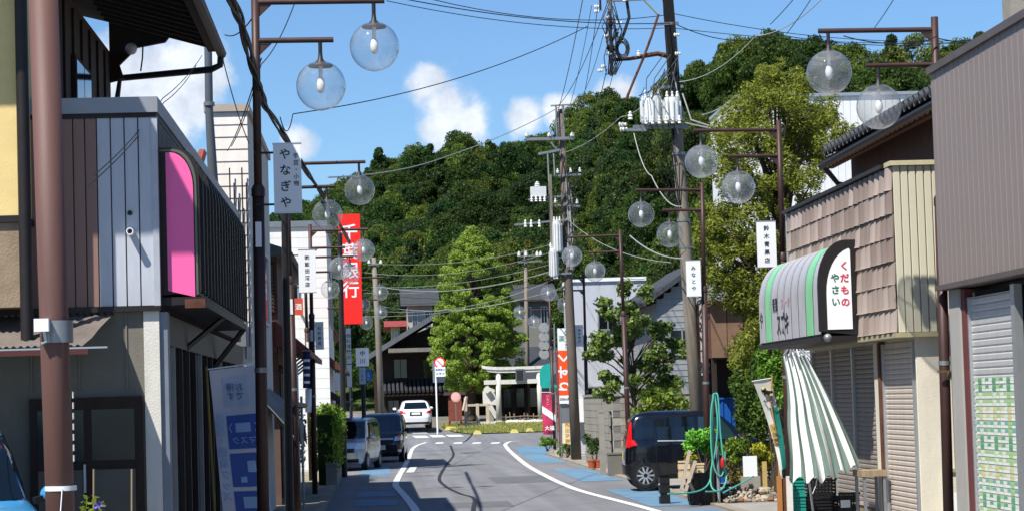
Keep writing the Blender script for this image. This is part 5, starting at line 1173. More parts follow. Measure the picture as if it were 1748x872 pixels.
# ================================================================== VEHICLES
TYRE = mat('tyre_rubber', '#141414', .85, 0, .15); TRIM = mat('car_black_trim', '#0c0c0d', .5)
CGLASS = mat('car_glass', '#0b1216', .05, 0, .1, 1, spec=.9)
CLEAR = mat('headlamp_clear', '#c3c8cc', .08, .5, .1); TAIL = mat('tail_lamp_red', '#c41616', .15, 0, .1, coat=.5); AMBER = mat('amber_lens', '#e06a10', .2)
RIMM = mat('wheel_silver', '#b9bbbd', .35, .6, .06); PLATE = mat('number_plate', '#d8dbd8', .5)
def paint(nm, col, metal=.2): return mat(nm, col, .22, metal, .04, 1, coat=.8)
def make_car(name, label, cat, loc, rotz, col, Ln, Wd, Ht, zs, rot_note=None, wheel_r=.28, wb=(.62, -.62), n_sup=7.0):
    """body as stacked plan outlines; zs: list of (z, front x, rear x, half width); local +x is forward"""
    t = thing(name, label, cat, loc, rotz)
    NP = 128
    def lev(z):
        for (a, b) in zip(zs, zs[1:]):
            if z <= b[0]: k = (z - a[0]) / (b[0] - a[0]); return [a[i] + (b[i] - a[i]) * k for i in (1, 2, 3)]
        return list(zs[-1][1:])
    def ring(z):
        f, r, w = lev(z); pts = []
        for i in range(NP):
            a = 2 * math.pi * i / NP; cx, cy = math.cos(a), math.sin(a); e = 2 / n_sup
            ux, uy = math.copysign(abs(cx) ** e, cx), math.copysign(abs(cy) ** e, cy)
            pts.append(((f + r) / 2 + (f - r) / 2 * ux, w * uy, z))
        return pts
    zl = []
    for (a, b) in zip(zs, zs[1:]):
        k = max(1, int((b[0] - a[0]) / .05)); zl += [a[0] + (b[0] - a[0]) * i / k for i in range(k)]
    zl.append(zs[-1][0]); mb = MB(); k0 = 0
    rows = [ring(z) for z in zl]
    mb.v = [p for r_ in rows for p in r_]
    for i in range(len(rows) - 1):
        for j in range(NP): mb.f.append((i * NP + j, i * NP + (j + 1) % NP, (i + 1) * NP + (j + 1) % NP, (i + 1) * NP + j))
    mb.f.append(tuple(reversed(range(NP)))); mb.f.append(tuple(range((len(rows) - 1) * NP, len(rows) * NP)))
    body = mb.build('body', col, t, True, True)
    def side_y(x, z):
        f, r, w = lev(z); u = min(.975, abs((x - (f + r) / 2) / ((f - r) / 2))); return w * (1 - u ** n_sup) ** (1 / n_sup)
    def end_x(y, z, s):
        f, r, w = lev(z); u = min(.9999, abs(y / w)); return (f + r) / 2 + s * (f - r) / 2 * (1 - u ** n_sup) ** (1 / n_sup)
    def side(nm, poly, m, s, off=.010, parent=None, nx=8, nz=14):
        """poly: 4 corners (x,z): rear-low, front-low, front-high, rear-high"""
        rows = []
        for i in range(nz + 1):
            v = i / nz; row = []
            for j in range(nx + 1):
                u = j / nx; lo = [poly[0][k] + (poly[1][k] - poly[0][k]) * u for k in (0, 1)]; hi = [poly[3][k] + (poly[2][k] - poly[3][k]) * u for k in (0, 1)]
                x, z = lo[0] + (hi[0] - lo[0]) * v, lo[1] + (hi[1] - lo[1]) * v; row.append((x, s * (side_y(x, z) + off), z))
            rows.append(row)
        return MB().grid(rows).build(nm, m, parent or body, True, True)
    def end(nm, poly, m, s, off=.011, parent=None, ny=14, nz=14):
        rows = []
        for i in range(nz + 1):
            v = i / nz; row = []
            for j in range(ny + 1):
                u = j / ny; lo = [poly[0][k] + (poly[1][k] - poly[0][k]) * u for k in (0, 1)]; hi = [poly[3][k] + (poly[2][k] - poly[3][k]) * u for k in (0, 1)]
                y, z = lo[0] + (hi[0] - lo[0]) * v, lo[1] + (hi[1] - lo[1]) * v; wz = lev(z)[2] * .945; y = max(-wz, min(wz, y)); row.append((end_x(y, z, s) + s * off, y * (1 + off / wz), z))
            rows.append(row)
        return MB().grid(rows).build(nm, m, parent or body, True, True)
    for wx in wb:
        for s in (-1, 1):
            y = s * (side_y(wx * Ln / 2, .35))
            MB().lathe([(0, .0), (wheel_r * 1.17, 0), (wheel_r * 1.17, .006), (0, .006)], (wx * Ln / 2, y + (.002 if s > 0 else -.008), wheel_r + .01), 24, 'y').build('wheel_arch', TRIM, body, False, True)
            yo = y + s * .012; yi = y - s * .17; r_ = wheel_r
            w = MB().lathe([(r_ * .64, yo), (r_ * .9, yo + s * .004), (r_, yo - s * .03), (r_, yi), (r_ * .6, yi)], (wx * Ln / 2, 0, r_), 28, 'y').build('wheel', TYRE, t, True, True)
            rm = MB().lathe([(0, yo - s * .012), (r_ * .2, yo - s * .006), (r_ * .28, yo - s * .03), (r_ * .6, yo - s * .03), (r_ * .66, yo + s * .006), (r_ * .69, yo - s * .01)], (wx * Ln / 2, 0, r_), 28, 'y')
            for k in range(10):
                a = 2 * math.pi * k / 10; d = Vector((math.cos(a), 0, math.sin(a))); c = Vector((wx * Ln / 2, yo - s * .012, r_))
                rm.beam(c + d * r_ * .15, c + d * r_ * .64, r_ * .13, .02, (0, 1, 0))
            rm.build('rim', RIMM, w, False, True)
            gap = MB()
            for k in range(10):
                a = 2 * math.pi * (k + .5) / 10; d = Vector((math.cos(a), 0, math.sin(a))); c = Vector((wx * Ln / 2, yo - s * .026, r_)); gap.beam(c + d * r_ * .34, c + d * r_ * .58, r_ * .12, .006, (0, 1, 0))
            gap.build('rim_openings', TRIM, w, False, True)
    return t, body, side, end, side_y, end_x
def mirrors(t, col, x, z, w):
    for s in (-1, 1):
        m_ = MB().sphere((x, s * (w + .13), z), .1, 12, 8, (.6, 1, .75)).build('mirror', col, t, True, True); MB().beam((x + .02, s * (w - .02), z - .05), (x, s * (w + .06), z - .03), .05, .05).build('mirror_arm', TRIM, m_, False, True)

# ---- black kei wagon parked across the forecourt
BLKP = paint('black_blue_paint', '#0a0d18')
h2 = 1.64; L2 = 3.4
zsK = [(.2, 1.62, -1.6, .66), (.3, 1.69, -1.68, .72), (.55, 1.7, -1.7, .735), (.8, 1.68, -1.69, .735), (.93, 1.6, -1.67, .73), (.985, 1.2, -1.66, .715), (1.03, .93, -1.65, .70), (1.3, .62, -1.6, .655), (1.5, .38, -1.52, .60), (1.57, .2, -1.45, .56), (1.62, -.1, -1.25, .46), (1.64, -.35, -1.0, .3)]
wp = G(1103, 838); ang = R(-3); fw = Vector((math.cos(ang), math.sin(ang), 0)); sd = Vector((math.sin(ang), -math.cos(ang), 0))
wp.z = .05; ctr = wp - fw * (-.75 * L2 / 2) - sd * .73; ctr.z = .05
t, body, side, end, sy, ex = make_car('black_car', 'black hatchback parked sideways off the road behind the green hose stand', 'car', ctr, ang, BLKP, L2, 1.475, h2, zsK, wheel_r=.285, wb=(.71, -.75), n_sup=11.)
for s in (-1, 1):
    side('window', [(-1.0, 1.03), (-.2, 1.01), (-.2, 1.5), (-1.0, 1.5)], CGLASS, s); side('window', [(-.12, 1.01), (.72, 1.0), (.36, 1.46), (-.12, 1.5)], mat('car_glass_clear', '#1b3338', .05, 0, .2, 2, spec=.9), s)
    side('window', [(-1.5, 1.06), (-1.08, 1.03), (-1.08, 1.48), (-1.42, 1.47)], CGLASS, s); side('window_trim', [(-1.0, .995), (-.2, .985), (-.2, 1.005), (-1.0, 1.02)], ALU, s, .009)
    end('tail_lamp', [(s * .6, .88), (s * .74, .88), (s * .74, 1.03), (s * .64, 1.0)], TAIL, -1, .014); end('tail_lamp', [(s * .655, 1.0), (s * .7, 1.04), (s * .63, 1.42), (s * .615, 1.42)], TAIL, -1, .014)
    side('tail_lamp', [(-1.66, .88), (-1.42, .93), (-1.5, 1.04), (-1.66, 1.04)], TAIL, s, .014, nx=8); side('tail_lamp', [(-1.65, 1.04), (-1.54, 1.04), (-1.53, 1.42), (-1.58, 1.42)], TAIL, s, .014, nx=8)
    side('handle', [(-1.02, .9), (-.84, .9), (-.84, .93), (-1.02, .93)], TRIM, s, .02); side('handle', [(-.1, .9), (.08, .9), (.08, .93), (-.1, .93)], TRIM, s, .02)
    for x in (-.16, .74, -1.04): side('door_gap', [(x, .34), (x + .012, .34), (x + .012, 1.0), (x, 1.0)], TRIM, s, .002, nx=1)
    side('sill_trim', [(-.95, .22), (.95, .22), (.95, .3), (-.95, .3)], TRIM, s, .006)
    end('headlamp', [(s * .4, .72), (s * .69, .74), (s * .68, .92), (s * .42, .86)], CLEAR, 1, .01)
end('rear_window', [(-.55, 1.06), (.55, 1.06), (.5, 1.48), (-.5, 1.48)], CGLASS, -1); end('windscreen', [(-.6, 1.06), (.6, 1.06), (.5, 1.5), (-.5, 1.5)], CGLASS, 1)
end('number_plate', [(-.17, .62), (.17, .62), (.17, .78), (-.17, .78)], mat('yellow_plate', '#d8b92c', .5), -1, .014)
end('rear_bumper', [(-.7, .3), (.7, .3), (.7, .5), (-.7, .5)], TRIM, -1, .012); mirrors(t, BLKP, .72, 1.06, .7)
for s in (-.9, .9): pass
# ---- silver-blue kei van (front towards us)
SILB = paint('silver_grey_paint', '#9aa3ad', .5)
zsV = [(.2, 1.6, -1.6, .66), (.3, 1.68, -1.68, .72), (.6, 1.69, -1.7, .735), (.85, 1.62, -1.7, .735), (.95, 1.5, -1.69, .73), (1.05, 1.3, -1.68, .72), (1.35, 1.05, -1.65, .69), (1.52, .85, -1.6, .64), (1.58, .6, -1.5, .58), (1.61, .3, -1.3, .45)]
p_ = G(604, 803)
t, body, side, end, sy, ex = make_car('kei_wagon', 'small silver wagon facing the viewer at the left kerb', 'car', (p_.x - .08, p_.y + 1.7, 0), R(-90 - 9), SILB, 3.4, 1.475, 1.6, zsV, wheel_r=.275, wb=(.7, -.7))
end('windscreen', [(-.64, .98), (.64, .98), (.58, 1.5), (-.58, 1.5)], CGLASS, 1); end('grille', [(-.35, .55), (.35, .55), (.38, .68), (-.38, .68)], TRIM, 1); end('number_plate', [(-.17, .38), (.17, .38), (.17, .53), (-.17, .53)], PLATE, 1, .014)
end('lower_grille', [(-.5, .26), (.5, .26), (.5, .36), (-.5, .36)], TRIM, 1)
for s in (-1, 1):
    end('headlamp', [(s * .38, .66), (s * .7, .66), (s * .69, .87), (s * .44, .84)], CLEAR, 1, .012)
    side('window', [(-.1, 1.0), (.92, 1.0), (.72, 1.44), (-.1, 1.46)], CGLASS, s); side('window', [(-1.05, 1.0), (-.2, 1.0), (-.2, 1.46), (-1.05, 1.46)], CGLASS, s); side('window', [(-1.55, 1.02), (-1.14, 1.0), (-1.14, 1.46), (-1.5, 1.45)], CGLASS, s)
    for x in (-.15, .9): side('door_gap', [(x, .34), (x + .012, .34), (x + .012, 1.0), (x, 1.0)], TRIM, s, .002, nx=1)
    side('handle', [(-.02, .86), (.16, .86), (.16, .89), (-.02, .89)], TRIM, s, .02)
mirrors(t, SILB, .98, 1.02, .71)
# ---- dark compact van
DKB_ = paint('dark_navy_paint', '#0c1626')
zsD = [(.2, 1.75, -1.78, .70), (.3, 1.83, -1.84, .78), (.65, 1.85, -1.85, .81), (.9, 1.78, -1.85, .81), (1.0, 1.66, -1.84, .80), (1.07, 1.25, -1.83, .785), (1.4, .95, -1.8, .75), (1.6, .72, -1.75, .69), (1.67, .5, -1.65, .6), (1.70, .2, -1.4, .45)]
p_ = G(655, 789)
t, body, side, end, sy, ex = make_car('dark_van', 'dark navy compact van facing the viewer behind the small silver wagon', 'car', (p_.x, p_.y + 1.85, 0), R(-90 - 3), DKB_, 3.7, 1.62, 1.7, zsD, wheel_r=.29, wb=(.68, -.7))
end('windscreen', [(-.7, 1.07), (.7, 1.07), (.62, 1.58), (-.62, 1.58)], mat('blue_glass', '#0a1a2c', .04, 0, .1, spec=1.0), 1); end('grille', [(-.42, .78), (.42, .78), (.45, .84), (-.45, .84)], ALU, 1); end('grille', [(-.42, .66), (.42, .66), (.44, .76), (-.44, .76)], TRIM, 1)
end('number_plate', [(-.17, .44), (.17, .44), (.17, .6), (-.17, .6)], PLATE, 1, .014); end('lower_grille', [(-.55, .26), (.55, .26), (.55, .4), (-.55, .4)], TRIM, 1)
for s in (-1, 1):
    end('headlamp', [(s * .46, .74), (s * .77, .76), (s * .765, .94), (s * .5, .88)], CLEAR, 1, .012); end('indicator', [(s * .56, .86), (s * .7, .88), (s * .7, .95), (s * .6, .93)], AMBER, 1, .02); end('fog_lamp', [(s * .58, .36), (s * .7, .36), (s * .7, .44), (s * .58, .44)], CLEAR, 1, .014)
    side('window', [(-.1, 1.05), (1.0, 1.05), (.7, 1.55), (-.1, 1.56)], CGLASS, s); side('window', [(-1.2, 1.05), (-.2, 1.05), (-.2, 1.56), (-1.2, 1.56)], CGLASS, s)
    side('door_gap', [(-.15, .34), (-.138, .34), (-.138, 1.04), (-.15, 1.04)], TRIM, s, .002, nx=1)
mirrors(t, TRIM, 1.12, 1.1, .78)
# ---- white hatchback going up the lane, seen from behind
WHP = paint('white_car_paint', '#e6e7e8', 0)
zsW = [(.22, 2.0, -2.0, .76), (.34, 2.12, -2.14, .84), (.6, 2.15, -2.18, .88), (.9, 2.0, -2.14, .875), (.97, 1.7, -2.1, .86), (1.03, 1.0, -2.0, .83), (1.3, .45, -1.75, .72), (1.42, .2, -1.55, .64), (1.48, -.1, -1.3, .52), (1.5, -.3, -1.0, .35)]
p_ = P(708, 722, 122.5)
t, body, side, end, sy, ex = make_car('white_hatchback', 'white hatchback seen from behind in front of the dark wooden house', 'car', (p_.x, 124.6, zg(124.6) + .12), R(90 + 2), WHP, 4.3, 1.76, 1.5, zsW, wheel_r=.31, wb=(.62, -.62))
end('rear_window', [(-.62, 1.04), (.62, 1.04), (.52, 1.38), (-.52, 1.38)], CGLASS, -1); end('number_plate', [(-.22, .74), (.22, .74), (.22, .86), (-.22, .86)], PLATE, -1, .014); end('plate_recess', [(-.32, .68), (.32, .68), (.3, .9), (-.3, .9)], TRIM, -1, .009)
end('rear_bumper', [(-.78, .24), (.78, .24), (.8, .36), (-.8, .36)], TRIM, -1)
for s in (-1, 1):
    end('tail_lamp', [(s * .52, .82), (s * .85, .82), (s * .83, .98), (s * .6, .93)], TAIL, -1, .014); pass
    side('window', [(-1.3, 1.05), (.8, 1.04), (.3, 1.38), (-1.2, 1.38)], CGLASS, s); side('sill_trim', [(-1.1, .24), (1.1, .24), (1.1, .3), (-1.1, .3)], TRIM, s)
mirrors(t, WHP, .75, 1.06, .85)
# ---- light blue car at the left edge, in front of the door
LBP = paint('light_blue_paint', '#3f8fc4', .2)
zsB = [(z * 1.13, a, b, c) for z, a, b, c in [(.2, 1.6, -1.6, .66), (.3, 1.69, -1.68, .72), (.6, 1.7, -1.7, .74), (.9, 1.66, -1.7, .74), (1.02, 1.5, -1.69, .735), (1.1, 1.12, -1.68, .72), (1.14, .95, -1.67, .71), (1.45, .55, -1.64, .66), (1.62, .32, -1.58, .61), (1.69, .1, -1.4, .52), (1.71, -.2, -1.1, .35)]]
e_ = P(72, 872, 18.7)
t, body, side, end, sy, ex = make_car('light_blue_car', 'light blue car, only its windscreen and bonnet corner showing beside the brown pole', 'car', (P(62, 850, 18.2).x - .983, 18.85, .06), R(-70), LBP, 3.4, 1.48, 1.7, zsB, wheel_r=.275, wb=(.71, -.71))
end('windscreen', [(-.62, 1.3), (.62, 1.3), (.54, 1.8), (-.54, 1.8)], CGLASS, 1)
for s in (-1, 1):
    side('window', [(-.2, 1.28), (.78, 1.27), (.42, 1.78), (-.2, 1.8)], CGLASS, s); side('window', [(-1.3, 1.28), (-.3, 1.28), (-.3, 1.8), (-1.25, 1.78)], CGLASS, s); end('headlamp', [(s * .4, .84), (s * .7, .86), (s * .69, 1.06), (s * .42, 1.0)], CLEAR, 1, .01)
mirrors(t, LBP, .85, 1.33, .72)

# ================================================================== TREES AND PLANTS
BARK = mat('bark', '#4a3d30', .95, 0, .3, 5, .5, 25, stretch=(3, 3, .7))
def crown_blobs(r2, n, c, rx, ry, rz, fr=(.18, .34), shape=lambda u: 1.0):
    bl = []
    for _ in range(n):
        u = r2.uniform(-1, 1); th = r2.uniform(0, 6.283); k = math.sqrt(max(0, 1 - u * u)) * r2.uniform(.35, 1) ** .5 * shape(u); s = r2.uniform(*fr)
        bl.append((c[0] + rx * k * math.cos(th) * (1 - s * .5), c[1] + ry * k * math.sin(th) * (1 - s * .5), c[2] + rz * u * .9, rx * s, ry * s, rz * s * .6))
    return bl
def tree(name, label, base, top, r0, blobs, n, size, m, cat='tree', up=.35, asp=.6, tips=14, seed=1, shell=.55, bias=1.1):
    r2 = np.random.default_rng(seed); t = thing(name, label, cat, base)
    ix = r2.choice(len(blobs), min(tips, len(blobs)), replace=False)
    branches(r2, base, top, r0, [blobs[i][:3] for i in ix]).build('trunk', BARK, t, True)
    foliage('crown', r2, blobs, n, size, m, t, up, asp, shell, bias=bias); return t
# ---- big round tree by the shrine gate
r2 = np.random.default_rng(21)
bz = zg(133); tb = P(806, 700, 133)
cc = P(812, 520, 133); hh = (P(808, 384, 133).z - P(808, 668, 133).z) / 2; bl = []
wl = [(384, 806, 807), (405, 788, 824), (430, 768, 846), (480, 746, 874), (530, 734, 892), (580, 722, 906), (620, 728, 906), (645, 745, 890), (668, 775, 850)]
for _ in range(520):                               # small leafy sprays over a broad cone that reaches almost to the ground
    py = 386 + 280 * r2.uniform(0, 1) ** .75; a_, b_ = interp([(q[0], q[1]) for q in wl], py), interp([(q[0], q[2]) for q in wl], py)
    wx = (P(b_, py, 133).x - P(a_, py, 133).x) / 2; c0 = P((a_ + b_) / 2, py, 133); th = r2.uniform(0, 6.283); k = r2.uniform(.25, 1) ** .5 * r2.uniform(.86, 1.06); s_ = r2.uniform(.22, .48)
    bl.append((c0.x + max(.02, wx - s_ * .5) * k * math.cos(th), 133 + max(.02, wx - s_ * .5) * k * math.sin(th), c0.z, s_, s_, s_ * .6))
tree('ginkgo_tree', 'large bushy bright green tree beside the white shrine gate', (tb.x, 133, bz), (cc.x, 133, cc.z + hh * .5), .28, bl, 95000, .115, leafmat('ginkgo_leaf', '#5f7a2b', '#a6b34c', .42), seed=21, tips=40)
r2 = np.random.default_rng(23)
# ---- yellow-green conifer on the right
cb_ = P(1322, 560, 47); bl = []
cone = [(1318, 120, 24), (1300, 150, 40), (1345, 160, 50), (1270, 190, 45), (1390, 190, 55), (1330, 210, 70), (1255, 240, 55), (1400, 235, 60), (1440, 235, 28), (1300, 270, 70), (1370, 280, 65), (1240, 300, 50),
        (1285, 330, 70), (1345, 345, 62), (1225, 370, 40), (1265, 400, 60), (1310, 420, 60), (1225, 430, 45), (1270, 460, 60), (1240, 490, 45), (1290, 500, 50), (1330, 460, 40), (1200, 405, 20), (1300, 560, 45), (1280, 600, 40), (1310, 630, 35), (1320, 560, 40)]
for px, py, rp in cone:
    for k in range(22 if rp > 30 else 10):
        p = P(px + r2.uniform(-.75, .75) * rp, py + r2.uniform(-.6, .6) * rp, 47 + r2.uniform(-1, 1) * rp / 55); s_ = r2.uniform(.1, .22) * (.7 + rp / 130); bl.append((p.x, p.y, p.z, s_, s_, s_ * 1.15))
tree('conifer_tree', 'tall yellow-green conifer in front of the white ribbed building', (cb_.x, 47, 0), P(1325, 150, 47), .17, bl, 85000, .086, leafmat('conifer_leaf', '#566f2a', '#9dab46', .4), up=.9, asp=.3, tips=60, seed=23, shell=.3, bias=.9)
# ---- persimmon tree
r2 = np.random.default_rng(29); bl = []
for px, py, rp in [(1085, 500, 28), (1060, 540, 30), (1100, 560, 32), (1035, 525, 20), (1040, 590, 34), (1085, 610, 40), (1120, 590, 34), (1140, 620, 36), (1060, 645, 34), (1110, 650, 36), (1150, 660, 30), (1045, 670, 24), (1160, 590, 22), (1020, 600, 18), (1135, 560, 20), (1075, 570, 30)]:
    for k in range(5): p = P(px + r2.uniform(-.8, .8) * rp, py + r2.uniform(-.6, .6) * rp, 61.5 + r2.uniform(-.8, .8)); s_ = r2.uniform(.14, .3); bl.append((p.x, p.y, p.z, s_, s_, s_ * .7))
tree('persimmon_tree', 'spreading small tree with glossy dark leaves rising over the block wall', (P(1083, 790, 61.5).x, 61.5, 0), P(1080, 520, 61.5), .09, bl, 11000, .115, leafmat('persimmon_leaf', '#38501f', '#7d9048', .3, .35), asp=.6, tips=34, seed=29, shell=.2)
r2 = np.random.default_rng(31)
def shrub(name, label, px, py, Y, rx, rz, n, size, m, seed, blobs=10, cat='shrub', z0=None, group=None):
    r3 = np.random.default_rng(seed); c = P(px, py, Y); g0 = zg(Y) if z0 is None else z0
    t = thing(name, label, cat, (c.x, Y, g0), group=group); bl = []
    for _ in range(blobs): s_ = r3.uniform(.3, .5); bl.append((c.x + r3.uniform(-.7, .7) * rx, Y + r3.uniform(-.5, .5) * rx, c.z + r3.uniform(-.7, .6) * rz, rx * s_, rx * s_, rz * s_))
    foliage('foliage', r3, bl, n, size, m, t, .4, .5, .2)
    mb = MB()
    for _ in range(7): e = bl[r3.integers(len(bl))]; mb.tube([(c.x + r3.uniform(-.1, .1) * rx, Y, g0), (e[0] * .5 + c.x * .5, Y, (g0 + e[2]) / 2), e[:3]], [.014, .01, .004], 5)
    mb.build('stem', BARK, t); return t
SHL = leafmat('shrub_leaf', '#41601f', '#8aa53c'); SHY = leafmat('yellow_shrub_leaf', '#6d7f1f', '#b5b23c'); SHD = leafmat('dark_shrub_leaf', '#24401a', '#55702c')
shrub('shrub', 'light green shrub growing above the black car roof by the wall', 1125, 690, 58, .75, .5, 1500, .13, SHL, 41)
shrub('shrub', 'leafy green bushes behind the white board, left clump', 1262, 770, 44.5, .42, .3, 1500, .075, SHL, 42); shrub('shrub', 'yellowish bush right of the white board, by the cat banner', 1312, 775, 44, .32, .3, 1300, .075, SHY, 43)
shrub('shrub', 'dry brownish bush at the foot of the hose post', 1252, 805, 43.8, .25, .3, 900, .07, leafmat('dry_leaf', '#5d5a30', '#8c8a4c'), 44)
shrub('climbing_shrub', 'dark climbing foliage between conifer and striped awning', 1290, 670, 44, .45, .95, 3500, .085, SHD, 45, 22); shrub('climbing_shrub', 'dark leaves hanging behind the top of the cat banner', 1318, 640, 43, .28, .8, 2200, .08, SHL, 46, 16)
shrub('climbing_shrub', 'dark bush filling the gap before the rusty shed', 1265, 640, 48.5, .35, .6, 2200, .09, SHD, 55, 18)
shrub('grass_clump', 'weeds at the foot of the far concrete pole', 968, 765, 79, .35, .22, 500, .12, SHL, 47); shrub('grass_clump', 'weeds below the pink banner', 935, 752, 91, .45, .2, 500, .14, SHL, 48)
shrub('flower_pot_plant', 'reddish potted plants against the block wall', 1016, 757, 66, .3, .3, 600, .09, SHD, 49)
# pots there
for k, (px, lb) in enumerate(((1010, 'terracotta pot by the block wall, nearer the pole'), (1022, 'terracotta pot by the block wall, nearer the gate post'))):
    c = P(px, 775, 65.6); single('flower_pot', MB().lathe([(0, .05), (.09, .05), (.12, .24), (.13, .24), (.13, .28), (.11, .28), (.1, .25), (0, .25)], (c.x, 65.6, 0), 14), mat('terracotta', '#a2502f', .85, 0, .2), lb, 'pot', (c.x, 65.6, .05), True)
# hedges on the left
def hedge(label, px0, px1, py0, py1, Y, Yl, n, seed):
    a, b = P(px0, py0, Y), P(px1, py1, Y); r3 = np.random.default_rng(seed); t = thing('hedge', label, 'hedge', ((a.x + b.x) / 2, Y, 0)); bl = []
    for _ in range(150):
        y = Y + r3.uniform(0, Yl); bl.append((r3.uniform(a.x, b.x), y, r3.uniform(max(.2, b.z), a.z), .2, .3, .2))
    foliage('foliage', r3, bl, n, .09, leafmat('hedge_leaf', '#4a6a1c', '#a0b83c', .35), t, .3, .6, .2)
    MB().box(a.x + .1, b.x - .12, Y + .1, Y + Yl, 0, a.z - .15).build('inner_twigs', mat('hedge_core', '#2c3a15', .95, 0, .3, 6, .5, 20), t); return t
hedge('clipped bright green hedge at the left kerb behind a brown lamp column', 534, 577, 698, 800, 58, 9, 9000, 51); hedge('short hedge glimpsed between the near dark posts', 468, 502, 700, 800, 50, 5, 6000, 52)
hw = thing('hedge_wall', 'low concrete base wall under the hedge', 'wall', (-1.5, 58, 0)); MB().box(P(556, 800, 57.8).x, P(575, 800, 57.8).x, 57.8, 67, 0, .55).build('wall', CONC, hw); MB().box(P(555, 800, 57.8).x, P(576, 800, 57.8).x, 57.77, 67, .55, .6).build('coping', CONC, hw)

# ================================================================== SHRINE CORNER AND FAR HOUSES
STONE = mat('pale_stone', '#cfccc4', .85, 0, .1, 3, .2, 40, grime=.25)
TY = 128.0; tz = zg(TY)
to = thing('torii_gate', 'white stone shrine gate with two beams and a dark tablet', 'gate', (P(886, 720, TY).x, TY, tz))
xl, xr = P(851, 700, TY).x, P(923, 700, TY).x; zt = P(886, 625, TY).z
for x, lean in ((xl, .05), (xr, -.05)):
    MB().tube([(x, TY, tz), (x + lean, TY, zt - .2)], [.155, .135], 16).build('pillar', STONE, to, 'full'); MB().lathe([(.25, -.3), (.25, .1), (.2, .16), (.16, .16)], (x, TY, tz), 14).build('pillar_base', STONE, to, True)
def bow(z0, z1, x0, x1, y0, y1, lift):
    rows = []
    mb = MB(); n = 14; top, bot = [], []
    for i in range(n + 1):
        t = i / n; x = x0 + (x1 - x0) * t; u = lift * (2 * t - 1) ** 4; top.append((x, z1 + u)); bot.append((x + (.07 if i == 0 else -.07 if i == n else 0), z0 + u))
    return mb.prism([(x, y0, z) for x, z in bot + top[::-1]], (0, y1 - y0, 0))
xe0, xe1 = P(821, 625, TY).x, P(951, 625, TY).x
bow(zt - .17, zt, xe0, xe1, TY - .22, TY + .22, .12).build('top_beam', STONE, to); bow(zt - .32, zt - .175, xe0 + .25, xe1 - .25, TY - .17, TY + .17, .1).build('under_beam', STONE, to)
zb = P(886, 650, TY).z; MB().box(xl - .75, xr + .75, TY - .12, TY + .12, zb - .14, zb + .1).build('tie_beam', STONE, to)
tbx = P(887, 637, TY).x; tbl = MB().box(tbx - .24, tbx + .24, TY - .3, TY - .18, zb - .05, zt - .14).build('tablet', mat('tablet_grey', '#55565a', .7), to); MB().box(tbx - .17, tbx + .17, TY - .312, TY - .302, zb + .04, zt - .22).build('tablet_face', INK, tbl)
# grass verge, kerb, yellow blocks
r2 = np.random.default_rng(61)
GR = leafmat('grass_blade', '#6d7438', '#aaa560', .3, .7)
gv = [G(758, 727), G(790, 741), G(925, 738), P(925, 726, 127.5), P(840, 727, 127), P(760, 720, 126)]
mb = MB(); y0_, y1_ = 119.0, 127.6; rows = []
for i in range(8):
    y = y0_ + (y1_ - y0_) * i / 7; xa = interp([(119, P(800, 738, 119).x), (123, P(770, 735, 123).x), (127.6, P(752, 725, 127).x)], y); rows.append([(xa + (P(990, 730, y).x - xa) * k / 6, y, zg(y) + .05) for k in range(7)])
mb.grid(rows); struct('grass_verge', mb, mat('verge_soil', '#6f7442', .95, 0, .3, 2, .4, 20), True)
n = 9000; yy_ = r2.uniform(y0_, y1_, n); xa = np.array([interp([(119, P(800, 738, 119).x), (123, P(770, 735, 123).x), (127.6, P(752, 725, 127).x)], y) for y in yy_]); xx = xa + r2.uniform(0, 1, n) ** 1.0 * (P(985, 730, 123).x - xa)
zz = np.array([zg(y) for y in yy_]) + .05; h_ = r2.uniform(.05, .2, n); dx, dy = r2.normal(size=n) * .05, r2.normal(size=n) * .05
V = np.stack([np.stack([xx - .02, yy_, zz], 1), np.stack([xx + .02, yy_, zz], 1), np.stack([xx + dx, yy_ + dy, zz + h_], 1)], 1).reshape(-1, 3)
me = mesh_np('grass', V, np.arange(3 * n).reshape(-1, 3), GR); o = bpy.data.objects.new('grass', me); COL.objects.link(o); tag(o, 'short rough grass on the verge before the shrine gate', 'grass', kind='stuff')
n = 3000; A_ = [(P(940, 755, 88), 1.6, 1.3), (P(968, 770, 79), .8, 1.0), (G(1240, 820), 1.5, .5), (G(560, 800), .3, 5)]
YB = mat('yellow_concrete', '#d9cd7a', .8, 0, .12, 4, .2, 40, grime=.2)
for k, (px, py, lb) in enumerate(((766, 733, 'leftmost pair'), (774, 733, 'second from the left'), (787, 736, 'third from the left'), (815, 740, 'beside the road bend'), (878, 738, 'second from the right'), (904, 736, 'rightmost'))):
    p = G(px, py + 1.5); mb = MB().prism([(p.x - .22, p.y - .1, 0), (p.x + .22, p.y - .1, 0), (p.x + .1, p.y - .1, .19), (p.x - .1, p.y - .1, .19)], (0, .2, 0)); mb.v = [(x, y, z + p.z + .03) for x, y, z in mb.v]
    single('kerb_block', mb, YB, 'small pale yellow concrete block on the verge, %s' % lb, 'block', (p.x, p.y, p.z), group='yellow blocks on the verge')
